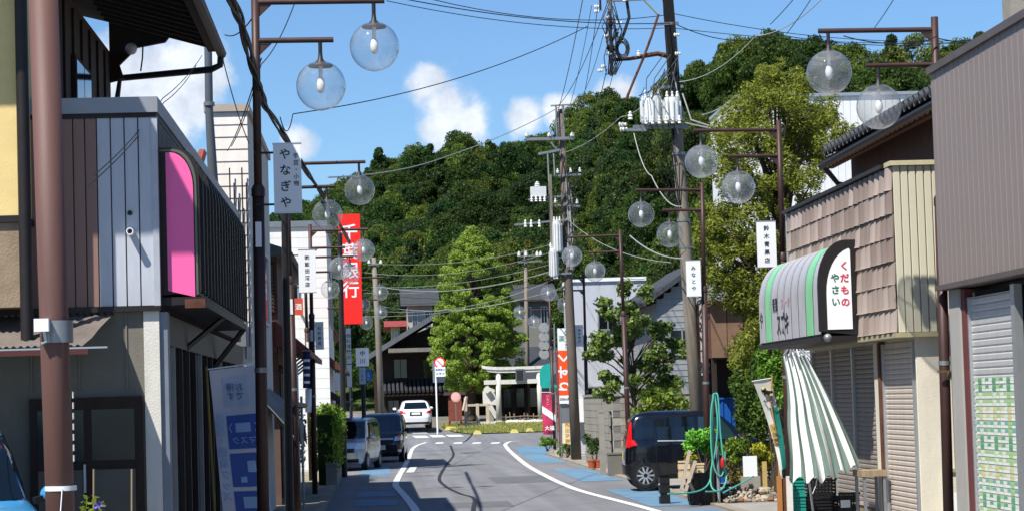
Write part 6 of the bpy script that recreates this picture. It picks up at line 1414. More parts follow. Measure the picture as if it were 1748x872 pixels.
# fence posts, rail and low stone wall
RW = mat('red_brown_board', '#7a3f30', .75, 0, .15, 3, .1, 40); PW = mat('pale_wood', '#b9ab98', .8, 0, .15)
fn = thing('post_fence', 'pale wooden post and rail fence left of the shrine gate', 'fence', (P(815, 715, 126.5).x, 126.5, zg(126.5)))
for px in (795, 815, 832): x = P(px, 700, 126.5).x; MB().box(x - .08, x + .08, 126.42, 126.58, zg(126.5), P(px, 688 if px > 800 else 678, 126.5).z).build('post', PW, fn)
MB().box(P(798, 700, 126.5).x, P(834, 700, 126.5).x, 126.45, 126.55, P(815, 690, 126.5).z - .08, P(815, 690, 126.5).z + .04).build('rail', PW, fn)
MB().box(P(790, 700, 126.5).x, P(846, 700, 126.5).x, 126.3, 126.7, zg(126.5) - .2, zg(126.5) + .22).build('base_stones', STONE, fn)
lb_ = thing('information_board', 'reddish brown wooden notice board beside the pink round sign', 'board', (P(778, 715, 125.5).x, 125.5, zg(125.5)))
a, b = P(765, 678, 125.5), P(789, 718, 125.5); MB().box(a.x, b.x, 125.5, 125.56, b.z, a.z).build('board', RW, lb_)
for x in (a.x + .05, b.x - .05): MB().box(x - .05, x + .05, 125.57, 125.67, zg(125.5), a.z + .1).build('post', RW, lb_)
MB().prism([(a.x - .25, 125.35, a.z + .12), (b.x + .25, 125.35, a.z + .12), (b.x + .2, 125.6, a.z + .3), (a.x - .2, 125.6, a.z + .3)], (0, .25, 0)).build('roof', DKWOOD, lb_)
lean = MB().beam(P(791, 700, 125.3), P(796, 676, 125.4), .16, .1).build('leaning_plank', PW, lb_)
ps = thing('round_sign', 'faded pink round road sign on a short post', 'sign', (P(778, 715, 124.6).x, 124.6, zg(124.6)))
c = P(778, 677, 124.6); MB().lathe([(0, -.012), (.265, -.012), (.265, .012), (0, .012)], (c.x, 124.6, c.z), 24, 'y').build('disc', mat('faded_pink', '#d89a90', .6, 0, .08), ps, True); MB().lathe([(0, -.02), (.2, -.02), (.21, -.014)], (c.x, 124.6, c.z), 20, 'y').build('disc_face', mat('pale_pink', '#e2aea4', .6), ps)
MB().tube([(c.x, 124.66, zg(124.6)), (c.x, 124.66, c.z)], .03, 8).build('post', GALV, ps)
np_ = thing('no_parking_sign', 'round red and white road sign over a plate on a white pole behind the cars', 'sign', (P(745.5, 735, 120.5).x, 120.5, zg(120.5)))
c = P(750.5, 618.5, 120.4); MB().lathe([(0, -.01), (.29, -.01), (.29, .01), (0, .01)], (c.x, 120.4, c.z), 26, 'y').build('disc', RED, np_, True); f_ = MB().lathe([(0, -.016), (.215, -.016), (.22, -.011)], (c.x, 120.4, c.z), 24, 'y').build('disc_face', SIGNW, np_)
MB().beam((c.x - .16, 120.38, c.z + .16), (c.x + .16, 120.38, c.z - .16), .02, .07, (0, 1, 0)).build('slash', RED, f_)
a, b = P(742.5, 626, 120.4), P(760.5, 642, 120.4); pl = MB().box(a.x, b.x, 120.38, 120.42, b.z, a.z).build('plate', SIGNW, np_)
text('lettering', '駐車禁止', ((a.x + b.x) / 2, 120.376, a.z - .14), (1, 0, 0), (0, 0, 1), .12, mat('blue_ink', '#2a4a86', .6), np_, bold=.01); text('lettering', '区 間 内', ((a.x + b.x) / 2, 120.376, a.z - .34), (1, 0, 0), (0, 0, 1), .12, mat('blue_ink', '#2a4a86'), np_)
MB().tube([(P(747, 735, 120.5).x, 120.5, zg(120.5)), (P(743.5, 620, 120.5).x, 120.5, c.z + .15)], .045, 10).build('post', SIGNW, np_, True); MB().box(a.x - .12, a.x + .5, 120.55, 120.6, b.z - .3, a.z + .35).build('back_plate', GALV, np_)
dl = thing('delineator_post', 'short white post on the kerb below the round road sign', 'post', G(747.5, 737)); p = G(747.5, 737.5); MB().tube([p, p + Vector((0, 0, .38))], .05, 10).build('post', SIGNW, dl, True)
# low fence and rocks right of the gate
ff = thing('branch_fence', 'low rustic branch fence on a stone base right of the gate pillar', 'fence', (P(890, 722, 127).x, 127, zg(127)))
x0_, x1_ = P(864, 715, 127).x, P(926, 715, 127).x; rr3 = random.Random(9)
mb = MB()
for k in range(9): x = x0_ + (x1_ - x0_) * k / 8; MB().tube([(x, 127, zg(127)), (x + rr3.uniform(-.06, .06), 127, zg(127) + rr3.uniform(.45, .7))], .03, 6).build('post', WOOD, ff)
for z in (.22, .38): MB().tube([(x0_, 126.96, zg(127) + z), ((x0_ + x1_) / 2, 126.96, zg(127) + z + .05), (x1_, 126.96, zg(127) + z)], .025, 6).build('rail', WOOD, ff)
for k in range(12): x = x0_ + (x1_ - x0_) * (k + .5) / 12; MB().sphere((x, 126.8, zg(127) + .1), .14, 8, 6, (1.1, .8, rr3.uniform(.7, 1.1))).build('stone', STONE, ff, True)
mon = thing('stone_monument', 'pale leaning stone slab and props left of the gate pillar', 'monument', (P(836, 715, 129).x, 129, zg(129)))
a, b = P(824, 668, 129), P(842, 688, 129); MB().prism([(a.x, 129, b.z), (b.x + .2, 129, b.z - .1), (b.x + .1, 129, a.z + .1), (a.x + .2, 129, a.z + .3), (a.x, 129, a.z)], (0, .2, 0)).build('slab', STONE, mon); MB().beam(P(836, 692, 128.8), P(848, 712, 128.8), .2, .25).build('prop', STONE, mon); MB().beam(P(829, 660, 128.8), P(835, 668, 128.8), .12, .3).build('prop', STONE, mon)
MB().box(a.x + .2, b.x, 129.02, 129.3, zg(129), b.z).build('plinth', CONC, mon)
# shrine hall
shn = thing('shrine_hall', 'dark wooden shrine hall behind the white gate', 'shrine', (P(893, 715, 140).x, 140, zg(140)))
a, b = P(845, 655, 140), P(950, 655, 140)
MB().box(a.x, b.x, 140.2, 146, zg(140), a.z + .4).build('wall', DKWOOD, shn)
SLR = mat('dark_tile_roof', '#33363a', .6, 0, .25, 5, .3, 20)
MB().prism([(a.x - 1, 138.6, a.z + .1), (b.x + 1, 138.6, a.z + .1), (b.x + .2, 142, a.z + 2.2), (a.x - .2, 142, a.z + 2.2)], (0, .3, 0)).build('roof', SLR, shn)
MB().box(a.x - .9, b.x + .9, 138.7, 147, a.z + .02, a.z + .12).build('eave', DKWOOD, shn)
for k in range(5): x = a.x + .3 + (b.x - a.x - .6) * k / 4; MB().box(x - .08, x + .08, 139.6, 139.76, zg(140), a.z + .02).build('pillar', DKWOOD, shn)
for k in range(4): x = a.x + .5 + (b.x - a.x - .6) * k / 4; MB().box(x, x + .55, 140.12, 140.19, zg(140) + .5, a.z - .3).build('lattice_door', DGLASS, shn)
text('lettering', '神社', (P(880, 668, 139.5).x, 139.5, P(880, 666, 139.5).z), (1, 0, 0), (0, 0, 1), .3, mat('faded_ink', '#57534c', .8), shn)
# dark timber house with big tiled roof
dh = thing('dark_timber_house', 'large dark timber house with a tiled gable roof behind the white car', 'house', (P(720, 720, 146).x, 146, zg(146)))
a, b = P(632, 620, 146), P(850, 620, 146); zr = P(742, 540, 146).z
MB().box(a.x + .2, b.x, 146, 156, zg(146) - .5, a.z + .8).build('wall', DKWOOD, dh)
MB().prism([(a.x + .2, 146.01, a.z + .8), (b.x, 146.01, a.z + .8), (P(742, 600, 146).x + 1, 146.01, zr - .2)], (0, 9.8, 0)).build('gable', DKWOOD, dh)
xm = P(748, 600, 146).x; ex0 = P(640, 604, 145).x
for i in range(22):                                # rows of roof tiles running down the street-side slope
    y = 144.6 + i * .5
    MB().beam((ex0 - .4, y, a.z + .3), (xm, y, zr + .05), .46, .16).build('tile_row', SLR, dh)
MB().beam((ex0 - .5, 144.3, a.z + .32), (xm, 144.3, zr + .1), .16, .3).build('verge', mat('verge_tile', '#5a5e64', .5, 0, .15), dh)
MB().prism([(xm, 144.4, zr - .1), (xm, 144.4, zr + .1), (b.x + 1, 144.4, a.z + .6), (b.x + 1, 144.4, a.z + .4)], (0, 11, 0)).build('roof', SLR, dh)
MB().tube([(xm, 144.2, zr + .2), (xm, 155.5, zr + .2)], .2, 8).build('ridge', SLR, dh, True)
# lower pent roof with round tile ends
za_ = P(700, 655, 145).z; zb_ = P(665, 668, 144).z
for i in range(26):
    x = P(650, 660, 144.5).x + i * .26; MB().tube([(x, 143.6, P(690, 668, 144).z), (x, 145.9, P(690, 650, 146).z)], .1, 7).build('pent_tile', SLR, dh)
MB().box(P(648, 660, 144).x, P(850, 660, 144).x, 143.7, 146, P(690, 672, 144).z - .1, P(690, 672, 144).z).build('pent_eave', DKWOOD, dh)
for px in (672, 722): window(dh, P(px, 640, 146).x, P(px + 24, 640, 146).x, 145.99, P(px, 646, 146).z, P(px, 612, 146).z, DKWOOD)
for px in (662, 690, 716): window(dh, P(px, 700, 146).x, P(px + 20, 700, 146).x, 145.99, P(px, 715, 146).z, P(px, 682, 146).z, DKWOOD)
MB().box(P(663, 605, 144).x, P(737, 605, 144).x, 143.2, 145.9, P(700, 598, 144).z - .1, P(700, 594, 144).z).build('canopy', mat('weathered_tin', '#77726a', .7, .1, .2), dh)
# houses seen above and beside the tree
def small_house(label, px0, px1, py_top, py_bot, Y, wall, roof, roof_up=1.0, win=2):
    a, b = P(px0, py_bot, Y), P(px1, py_top, Y); t = thing('far_house', label, 'house', ((a.x + b.x) / 2, Y, 0), group='far houses')
    MB().box(a.x, b.x, Y, Y + 7, 0, b.z).build('wall', wall, t)
    MB().prism([(a.x - .5, Y - .6, b.z - .05), (b.x + .5, Y - .6, b.z - .05), (b.x + .5, Y + 3.5, b.z + roof_up + .05), (a.x - .5, Y + 3.5, b.z + roof_up + .05)], (0, .05, .18)).build('roof', roof, t)
    MB().prism([(a.x - .5, Y + 7.4, b.z - .05), (b.x + .5, Y + 7.4, b.z - .05), (b.x + .5, Y + 3.5, b.z + roof_up + .05), (a.x - .5, Y + 3.5, b.z + roof_up + .05)], (0, .05, .18)).build('roof', roof, t)
    for k in range(win): x = a.x + (b.x - a.x) * (k + .35) / win; window(t, x, x + (b.x - a.x) * .3 / win * 1.4, Y - .01, b.z - 1.5, b.z - .4)
    return t
GREYR = mat('grey_far_roof', '#3c3f41', .7, 0, .2, 3); FARW = mat('far_white_wall', '#a9a7a0', .8, 0, .06)
small_house('white walled far house with grey roof left of the round tree', 698, 738, 520, 600, 162, FARW, GREYR, 1.1)
small_house('far house with a red roof low behind the left globes', 670, 682, 556, 620, 158, mat('far_yellow_wall', '#c9bb8c', .8), mat('far_red_roof', '#8d3b3a', .7, 0, .15), .25, 1)
small_house('grey far house with a wide window right of the round tree', 888, 940, 512, 600, 152, mat('far_grey_wall', '#75746f', .8, 0, .08), GREYR, 1.0, 2)
# ---- teal sign, pink banner, orange pharmacy board, yellow board
ts = thing('teal_sign', 'teal sign board with rounded corner beside the gate beam', 'sign', (P(936, 740, 94).x, 94, 0))
a, b = P(921, 621, 94), P(953, 661, 94); pts = [(a.x, b.z + .12), (a.x + .1, b.z), (b.x, b.z), (b.x, a.z), (a.x + .28, a.z), (a.x + .1, a.z - .1), (a.x, a.z - .3)]
MB().prism([(x, 94, z) for x, z in pts], (0, .12, 0)).build('board', mat('teal_sign_paint', '#1f9c93', .45), ts); MB().tube([(b.x - .1, 94.2, 0), (b.x - .1, 94.2, a.z)], .045, 8).build('post', GALV, ts)
MB().prism([(P(938, 625, 93.6).x, 93.6, P(938, 655, 93.6).z), (P(954, 625, 93.6).x, 93.6, P(938, 657, 93.6).z), (P(954, 625, 93.6).x, 93.6, P(938, 617, 93.6).z), (P(942, 625, 93.6).x, 93.6, P(938, 619, 93.6).z)], (0, .05, 0)).build('grey_plate', GALV, ts)
rt = thing('round_tower_sign', 'stack of round grey mirrors on a frame above the teal sign', 'sign', (P(930, 700, 96).x, 96, 0))
for py in (560, 575, 590, 604): c = P(929, py, 96); MB().lathe([(0, -.03), (.2, -.03), (.22, .03), (0, .03)], (c.x, 96, c.z), 18, 'y').build('disc', mat('mirror_back', '#9a9b98', .4, .3), rt, True)
for px in (937, 946): MB().tube([(P(px, 640, 96.1).x, 96.1, 0), P(px, 552, 96.1)], .035, 6).build('post', GALV, rt)
for py in (560, 580, 600): MB().beam(P(928, py, 96.1), P(947, py, 96.1), .03, .03).build('rail', GALV, rt)
def banner(name, label, pts, Y, w, cols_rows, pole=None, cat='banner', thick=.006):
    pass
CRI = mat('crimson_cloth', '#b22d55', .8, 0, .06)
pb = thing('nobori_banner', 'crimson and white vertical cloth banner on a pole beside the verge', 'banner', (P(947, 745, 92).x, 92, 0))
def cloth(parent, name, f, u0, u1, v0, v1, m, off=0., nu=6, nv=14):
    """patch of a hanging cloth: f(u,v)->point"""
    rows = [[f(u0 + (u1 - u0) * i / nu, v0 + (v1 - v0) * j / nv) + Vector((0, -off, 0)) for i in range(nu + 1)] for j in range(nv + 1)]
    return MB().grid(rows, (0, .004, 0)).build(name, m, parent, True)
def fpb(u, v):
    p = P(925 + 22 * u + 2 * v, 671 + 70 * v, 92); p.y += .05 * math.sin(5 * v + 2 * u); return p
cm = cloth(pb, 'cloth', fpb, 0, 1, 0, 1, CRI)
rows = [[fpb(i / 6, .30 + .22 * (i / 6) + .17 * j / 3) + Vector((0, -.008, 0)) for i in range(7)] for j in range(4)]; MB().grid(rows).build('white_band', SIGNW, cm, True)
text('lettering', 'いちご', fpb(.45, .15) + Vector((0, -.08, 0)), (1, 0, 0), (0, 0, 1), .13, mat('pale_pink', '#e2aea4'), pb, True); text('lettering', '大福', fpb(.5, .84) + Vector((0, -.08, 0)), (1, 0, 0), (0, 0, 1), .19, SIGNW, pb, bold=.02)
text('lettering', 'カフェ', fpb(.5, .49) + Vector((0, -.08, 0)), (1, 0, 0), (0, 0, 1), .14, mat('tan_ink', '#b08b52', .7), pb)
MB().tube([(P(949, 745, 92).x, 92.06, 0), P(947, 662, 92.06)], .018, 6).build('pole', SIGNW, pb); MB().tube([P(923, 669, 92.06), P(948, 669, 92.06)], .014, 6).build('crossbar', SIGNW, pb)
ORA = mat('orange_board', '#e8521c', .5, 0, .04)
op = thing('pharmacy_sign', 'tall narrow orange and white board strapped beside the far pole', 'sign', (P(963, 760, 78.5).x, 78.5, 0))
a, b = P(952.5, 598, 78.5), P(974, 674, 78.5); MB().box(a.x, b.x, 78.5, 78.56, b.z, a.z).build('orange_panel', ORA, op)
a2 = P(953, 560, 78.5); MB().box(a.x, b.x, 78.5, 78.56, a.z + .003, a2.z).build('white_panel', SIGNW, op); b2 = P(975, 688, 78.5); MB().box(a.x, b.x, 78.5, 78.56, b2.z, b.z - .003).build('white_panel', SIGNW, op)
cx = (a.x + b.x) / 2
for k, ch_ in enumerate('くすり'): text('lettering', ch_, (cx, 78.496, a.z - .24 - k * .48), (0, 0, -1) if False else (0, 0, 1), (-1, 0, 0), .44, SIGNW, op, bold=.03)
text('lettering', '薬', (cx - .05, 78.496, a.z + .4), (1, 0, 0), (0, 0, 1), .22, mat('teal_ink', '#1d7f74', .6), op); text('lettering', '処方せん受付', (cx + .1, 78.496, a.z + .36), (1, 0, 0), (0, 0, 1), .1, INK, op, True); text('lettering', '200m先', (cx, 78.496, b.z - .12), (1, 0, 0), (0, 0, 1), .11, INK, op, bold=.02)
for x in (a.x + .03, b.x - .03): MB().tube([(x, 78.6, 0), (x, 78.6, a2.z)], .025, 6).build('post', GALV, op)
MB().box(a.x + .05, b.x - .05, 78.58, 78.62, .75, b2.z - .02).build('shutter_box', GALV, op)
yb = thing('yellow_board', 'small pale board with yellow characters at the foot of the far pole', 'sign', (P(968, 755, 77.6).x, 77.6, 0))
a, b = P(959, 722, 77.6), P(975, 755, 77.6); MB().prism([(a.x, 77.6, b.z), (b.x - .02, 77.6, b.z - .05), (b.x, 77.6, a.z), (a.x + .02, 77.6, a.z)], (0, .03, 0)).build('board', mat('cream_board', '#d9d2b4', .6), yb); text('lettering', '飛出注意', ((a.x + b.x) / 2 + .03, 77.596, (a.z + b.z) / 2), (1, 0, 0), (0, 0, 1), .16, mat('ochre_ink', '#c78a1c', .6), yb, True, .03)
MB().tube([((a.x + b.x) / 2, 77.66, 0), ((a.x + b.x) / 2, 77.66, a.z)], .02, 6).build('post', RUST, yb)
mp_ = thing('maroon_post', 'slim maroon post between the pink banner and the far pole', 'post', (P(957, 770, 79.5).x, 79.5, 0)); MB().tube([(P(958, 770, 79.5).x, 79.5, 0), P(951, 600, 79.5)], .06, 10).build('post', mat('maroon_paint', '#6d3a3c', .6), mp_, True); MB().lathe([(.062, 0), (.03, .05)], P(951, 600, 79.5), 10).build('cap', mat('maroon_paint', '#6d3a3c'), mp_)
# blue sign and post on the left
bs = thing('blue_road_sign', 'blue and white road sign on a navy post left of the far cars', 'sign', (P(623, 740, 76).x, 76, 0))
a, b = P(613, 627, 76), P(624, 655, 76); MB().box(a.x, b.x, 76, 76.03, b.z, a.z).build('plate', mat('pale_blue_plate', '#9db7d4', .5), bs); a, b = P(624.5, 630, 76), P(636, 652, 76); MB().prism([(a.x, 76, b.z), (b.x - .05, 76, b.z + .03), (b.x, 76, (a.z + b.z) / 2), (b.x - .06, 76, a.z), (a.x, 76, a.z)], (0, .03, 0)).build('arrow_plate', mat('road_sign_blue', '#1f5fae', .45), bs)
text('lettering', 'とまれ', (P(618.5, 640, 75.99).x, 75.995, P(618, 641, 76).z), (1, 0, 0), (0, 0, 1), .12, INK, bs, True); text('lettering', '小見川', (P(629, 641, 76).x, 75.995, P(629, 641, 76).z), (1, 0, 0), (0, 0, 1), .09, SIGNW, bs, True)
MB().tube([(P(622, 740, 76.08).x, 76.08, 0), P(619, 625, 76.08)], .07, 10).build('post', mat('navy_post', '#1a1b3a', .5), bs, True)
for k, (px0, py0, px1, py1, Y, lb) in enumerate(((590, 560, 601, 660, 80, 'white vertical sign board under the red sign'), (505, 620, 513, 850, 44, 'thin white upright board beside the second lamp column'))):
    a, b = P(px0, py0, Y), P(px1, py1, Y); vv = thing('vertical_board', lb, 'sign', ((a.x + b.x) / 2, Y, 0)); MB().box(a.x, b.x, Y, Y + .05, max(.1, b.z), a.z).build('board', SIGNW, vv); MB().tube([((a.x + b.x) / 2, Y + .08, 0), ((a.x + b.x) / 2, Y + .08, a.z)], .025, 6).build('post', GALV, vv)
    text('lettering', '御料理仕出し' if k == 0 else '営業中', ((a.x + b.x) / 2, Y - .004, (a.z + max(.1, b.z)) / 2 + .3), (1, 0, 0), (0, 0, 1), .16 if k == 0 else .08, INK, vv, True)
dkp = thing('dark_post', 'dark slim post just left of the second lamp column', 'pole', (P(492, 800, 36).x, 36, 0)); MB().tube([(P(494, 860, 36).x, 36, 0), P(486, 362, 36)], [.07, .055], 10).build('post', DARK, dkp, True); MB().lathe([(.056, 0), (.04, .04), (0, .05)], P(486, 362, 36), 10).build('cap', DARK, dkp)
dk2 = thing('dark_post', 'dark post left of the red sign bracket', 'pole', (P(585, 700, 66).x, 66, 0)); MB().tube([(P(588, 800, 66).x, 66, 0), P(580, 400, 66)], [.08, .07], 10).build('post', DARK, dk2, True); MB().lathe([(.07, 0), (.05, .05), (0, .06)], P(580, 400, 66), 10).build('cap', DARK, dk2)
nr = thing('noren_flag', 'navy and white patterned cloth flag hanging above the hedge', 'flag', (P(524, 700, 46).x, 46, 0))
fN = lambda u, v: P(517 + 13 * u, 600 + 62 * v, 46) + Vector((0, .04 * math.sin(6 * u + 3 * v), 0))
c_ = cloth(nr, 'cloth', fN, 0, 1, 0, 1, mat('navy_cloth', '#1c2a52', .9))
for k in range(4): cloth(nr, 'pattern_band', fN, .1, .9, .2 + .2 * k, .27 + .2 * k, SIGNW, .008, 4, 2)
fN2 = lambda u, v: P(521 + 11 * u, 663 + 40 * v, 46.1) + Vector((0, .03 * math.sin(6 * u + 3 * v), 0)); cloth(nr, 'cloth', fN2, 0, 1, 0, 1, SIGNW)
MB().tube([P(515, 598, 46.05), P(532, 598, 46.05)], .015, 6).build('rod', WOOD, nr)

# ---- blue health-goods banner, printed side away (mirror writing)
mk = thing('mask_banner', 'white and blue vertical cloth banner with face mask picture, in shade, near the lamp column', 'banner', (P(385, 872, 24).x, 24, 0))
def fM(u, v):
    L0, L1 = (357 + 24 * v, 632 + 240 * v), (432 + 30 * v, 622 + 250 * v); px, py = L0[0] + (L1[0] - L0[0]) * u, L0[1] + (L1[1] - L0[1]) * u; p = P(px, py, 24); p.y += .05 * math.sin(3 * v * 2 + 2.2 * u) + .1 * u; return p
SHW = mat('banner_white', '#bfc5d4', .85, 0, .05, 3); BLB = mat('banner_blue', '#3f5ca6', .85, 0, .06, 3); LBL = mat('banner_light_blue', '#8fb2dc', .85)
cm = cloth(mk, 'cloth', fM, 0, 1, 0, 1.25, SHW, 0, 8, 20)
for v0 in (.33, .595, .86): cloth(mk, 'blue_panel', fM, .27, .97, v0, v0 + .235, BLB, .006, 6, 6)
cloth(mk, 'mask_picture', fM, .45, .78, .385, .45, LBL, .012, 4, 3); cloth(mk, 'bottle_picture', fM, .62, .8, .65, .73, LBL, .012, 3, 3); cloth(mk, 'bottle_picture', fM, .45, .58, .76, .8, LBL, .012, 3, 3); cloth(mk, 'goods_picture', fM, .45, .9, .9, .98, LBL, .012, 3, 3)
mx_ = (fM(1, .5) - fM(0, .5)).normalized(); up_ = (fM(.5, 0) - fM(.5, 1)).normalized()
for u_ in (.36, .87): MB().tube([fM(u_, .40) + Vector((0, -.014, .02)), fM(u_ + (-.05 if u_ < .5 else .05), .42) + Vector((0, -.014, 0)), fM(u_, .44) + Vector((0, -.014, -.01))], .006, 5).build('mask_loop', LBL, mk)
text('lettering', 'マスク', fM(.62, .505) + Vector((0, -.025, 0)), -mx_, up_, .085, LBL, mk, bold=.01); text('lettering', '除菌・感染グッズ', fM(.13, .62) + Vector((0, -.025, 0)), -mx_, up_, .1, LBL, mk, True, .01)
cloth(mk, 'round_print', fM, .25, .8, .06, .27, mat('banner_pale_print', '#aebfd4', .85), .006, 6, 6); text('lettering', 'お得\nです', fM(.52, .165) + Vector((0, -.03, 0)), -mx_, up_, .09, BLB, mk)
MB().tube([P(368, 900, 24.1), P(352, 625, 24.1)], .014, 6).build('pole', mat('yellow_pole', '#8a7a3a', .6), mk); MB().tube([fM(-.03, -.01) + Vector((0, .01, 0)), fM(1.03, -.01) + Vector((0, .01, 0))], .008, 6).build('crossbar', SIGNW, mk)
# weeds by the left wall
for k, (px, lb) in enumerate(((157, 'thin cane stuck in the ground left of the purple flower'), (222, 'thin cane stuck in the ground right of the purple flower'))): q = P(px, 872, 19.5); single('garden_cane', MB().tube([(q.x - .01, 19.5, .06), P(px + 3, 800, 19.5)], .008, 6), WOOD, lb, 'cane', (q.x - .01, 19.5, .06), True)
fl = thing('flower', 'small purple flower with green leaves beside the brown pole', 'flower', (P(168, 872, 19.4).x, 19.4, .06)); c = P(168, 862, 19.4)
mb = MB()
for k in range(5): a_ = k * 1.257; mb.add([c, c + Vector((.03 * math.cos(a_ - .4), -.01, .03 * math.sin(a_ - .4))), c + Vector((.045 * math.cos(a_), -.015, .045 * math.sin(a_))), c + Vector((.03 * math.cos(a_ + .4), -.01, .03 * math.sin(a_ + .4)))], [(0, 1, 2, 3)])
mb.build('petals', mat('purple_petal', '#7a6ad8', .6), fl); MB().tube([(c.x, 19.4, .06), c], .005, 5).build('stem', mat('green_stem', '#4f7030', .8), fl); foliage('leaves', np.random.default_rng(3), [(c.x - .05, 19.4, c.z - .1, .12, .1, .2)], 60, .06, SHL, fl)

# ================================================================== RIGHT FORECOURT OBJECTS
# ---- striped closed parasol / sheet
par = thing('striped_parasol', 'closed white and green striped parasol leaning against the shutters', 'parasol', (P(1390, 872, 29).x, 29.3, 0))
def fp(u, v):
    """u 0..1 round the pleats, v 0..1 top to hem"""
    x0, x1 = 1334 + 11 * min(1, v * 2.5) + 2 * math.sin(v * 9), 1378 + 90 * v + 5 * math.sin(v * 3.1); y1 = 818 - 26 * max(0, u - .45) * 1.8 + 6 * math.sin(u * 34)
    px, py = x0 + (x1 - x0) * u, 600 + (y1 - 600) * v + (14 * (1 - v) * (abs(u - .45) * 1.2)); p = P(px, py, 29.1)
    p.y += -.05 - .16 * v * math.sin(math.pi * u) + (.02 + .022 * v) * math.sin(u * 2 * math.pi * 5.3 + .9 * math.sin(v * 4 + u * 3)) + .03 * math.sin(v * 7 + u * 11) * v; return p
STW = mat('awning_cloth_white', '#e6eae8', .8, 0, .04, 4, .1, 30); STG = mat('awning_cloth_green', '#697c73', .8, 0, .1, 4, .1, 30)
edges = [0, .06, .15, .22, .31, .38, .47, .54, .62, .69, .77, .84, .92, 1.0]
for k in range(len(edges) - 1): cloth(par, 'stripe', fp, edges[k], edges[k + 1], 0, 1, STG if k % 2 == 0 else STW, 0, 5, 22)
MB().tube([P(1352, 596, 29.3), P(1388, 872, 29.4), P(1390, 900, 29.4)], .016, 8).build('pole', ALU, par, True)
mb = MB()
for k in range(6): mb.tube([P(1338 + 9 * k, 606 + 3 * (k % 2), 29.0 - .04 * (k % 3)), P(1345 + 5 * k, 596, 29.1)], .012, 5)
mb.build('rib_tips', ALU, par); MB().tube([P(1396, 812, 29), P(1392, 830, 28.98), P(1387, 842, 29)], .005, 5).build('tie_cord', SIGNW, par)
# ---- courier banner
cbn = thing('courier_banner', 'white and teal bowed cloth banner with a black cat emblem by the parasol', 'banner', (P(1330, 870, 30.5).x, 30.5, 0))
def fC(u, v):
    x0 = 1285 + 48 * (1 - (1 - v) ** 1.7) * .98 ; x1 = 1318 + 25 * (1 - (1 - v) ** 2.2); px = x0 + (x1 - x0) * u; p = P(px, 650 - 5 * u + 178 * v, 30.5); p.y += .06 * math.sin(4 * v + u) + .1 * u; return p
TEA = mat('teal_cloth', '#15746a', .8, 0, .06); YCL = mat('tan_yellow_cloth', '#c0a45c', .8, 0, .1)
cm = cloth(cbn, 'cloth', fC, 0, 1, 0, 1, mat('banner_offwhite', '#dcdcd8', .8, 0, .04), 0, 6, 20)
cloth(cbn, 'teal_panel', fC, .42, .99, .27, .99, TEA, .006, 4, 14); cloth(cbn, 'tan_panel', fC, .05, .4, .42, .62, YCL, .006, 3, 6); cloth(cbn, 'dark_panel', fC, .3, .98, .86, .93, INK, .012, 3, 3)
e1 = fC(.55, .11); el = [(e1.x + .085 * math.cos(t) , e1.y - .04, e1.z + .055 * math.sin(t) - .03 * math.cos(t)) for t in [i * 2 * math.pi / 20 for i in range(20)]]
em = MB().add(el, [tuple(range(20))]); 
o_ = em.build('emblem', mat('emblem_grey', '#c9bd8a', .8), cbn)
hd = [(-.10, .06), (-.085, .02), (-.05, .035), (-.02, .07), (-.015, .02), (.05, .0), (.1, .01), (.12, -.03), (.06, -.03), (.03, -.09), (.0, -.05), (-.05, -.075), (-.06, -.02), (-.1, -.01)]
MB().add([(e1.x + x * .72, e1.y - .048, e1.z + z * .72) for x, z in hd], [tuple(range(len(hd)))]).build('cat_shape', BLACK, cbn)
text('lettering', 'ヤマト', fC(.6, .215) + Vector((.0, -.07, 0)), (1, 0, .05), (0, 0, 1), .075, INK, cbn, bold=.02); text('lettering', '宅急便', fC(.22, .52) + Vector((0, -.05, 0)), (1, 0, 0), (0, 0, 1), .07, INK, cbn, True)
MB().tube([P(1331, 880, 30.56), P(1329, 760, 30.56), P(1316, 690, 30.6), P(1318, 640, 30.62)], .012, 6).build('pole', mat('tan_pole', '#9c7a4a', .6), cbn, True); MB().tube([fC(-.05, 0), fC(1.05, 0)], .008, 5).build('crossbar', SIGNW, cbn)
wp_ = thing('timber_post', 'orange-brown timber post under the courier banner', 'post', (P(1330, 872, 30.4).x, 30.4, 0)); a = P(1332, 872, 30.4); MB().box(a.x - .03, a.x + .03, 30.38, 30.44, 0, P(1332, 812, 30.4).z).build('post', mat('orange_timber', '#a9713c', .75), wp_); MB().box(a.x + .035, a.x + .16, 30.4, 30.44, 0, P(1332, 816, 30.4).z).build('board', mat('brown_board', '#5f3a28', .8), wp_)
# ---- crates
def crate(label, px0, px1, py0, py1, Y, m, dep=.35, z0=None, rows=5):
    a, b = P(px0, py0, Y), P(px1, py1, Y); lo = b.z if z0 is None else z0; t = thing('crate', label, 'crate', ((a.x + b.x) / 2, Y, lo)); x0, x1, z1 = a.x, b.x, a.z
    MB().box(x0, x1, Y, Y + dep, lo, lo + .015).build('base', m, t)
    sd_ = MB(); hh_ = (z1 - lo - .02)
    for k in range(rows):
        z = lo + .02 + hh_ * k / rows; sd_.box(x0, x1, Y, Y + .012, z, z + hh_ / rows * .6).box(x0, x1, Y + dep - .012, Y + dep, z, z + hh_ / rows * .6).box(x0, x0 + .012, Y + .013, Y + dep - .013, z, z + hh_ / rows * .6).box(x1 - .012, x1, Y + .013, Y + dep - .013, z, z + hh_ / rows * .6)
    n_ = 9
    for k in range(n_): x = x0 + (x1 - x0 - .02) * k / (n_ - 1); sd_.box(x, x + .02, Y + .0125, Y + .02, lo + .02, z1)
    sd_.build('lattice_sides', m, t); MB().box(x0 - .01, x1 + .01, Y - .012, Y + .0, z1 - .03, z1).build('rim', m, t); return t
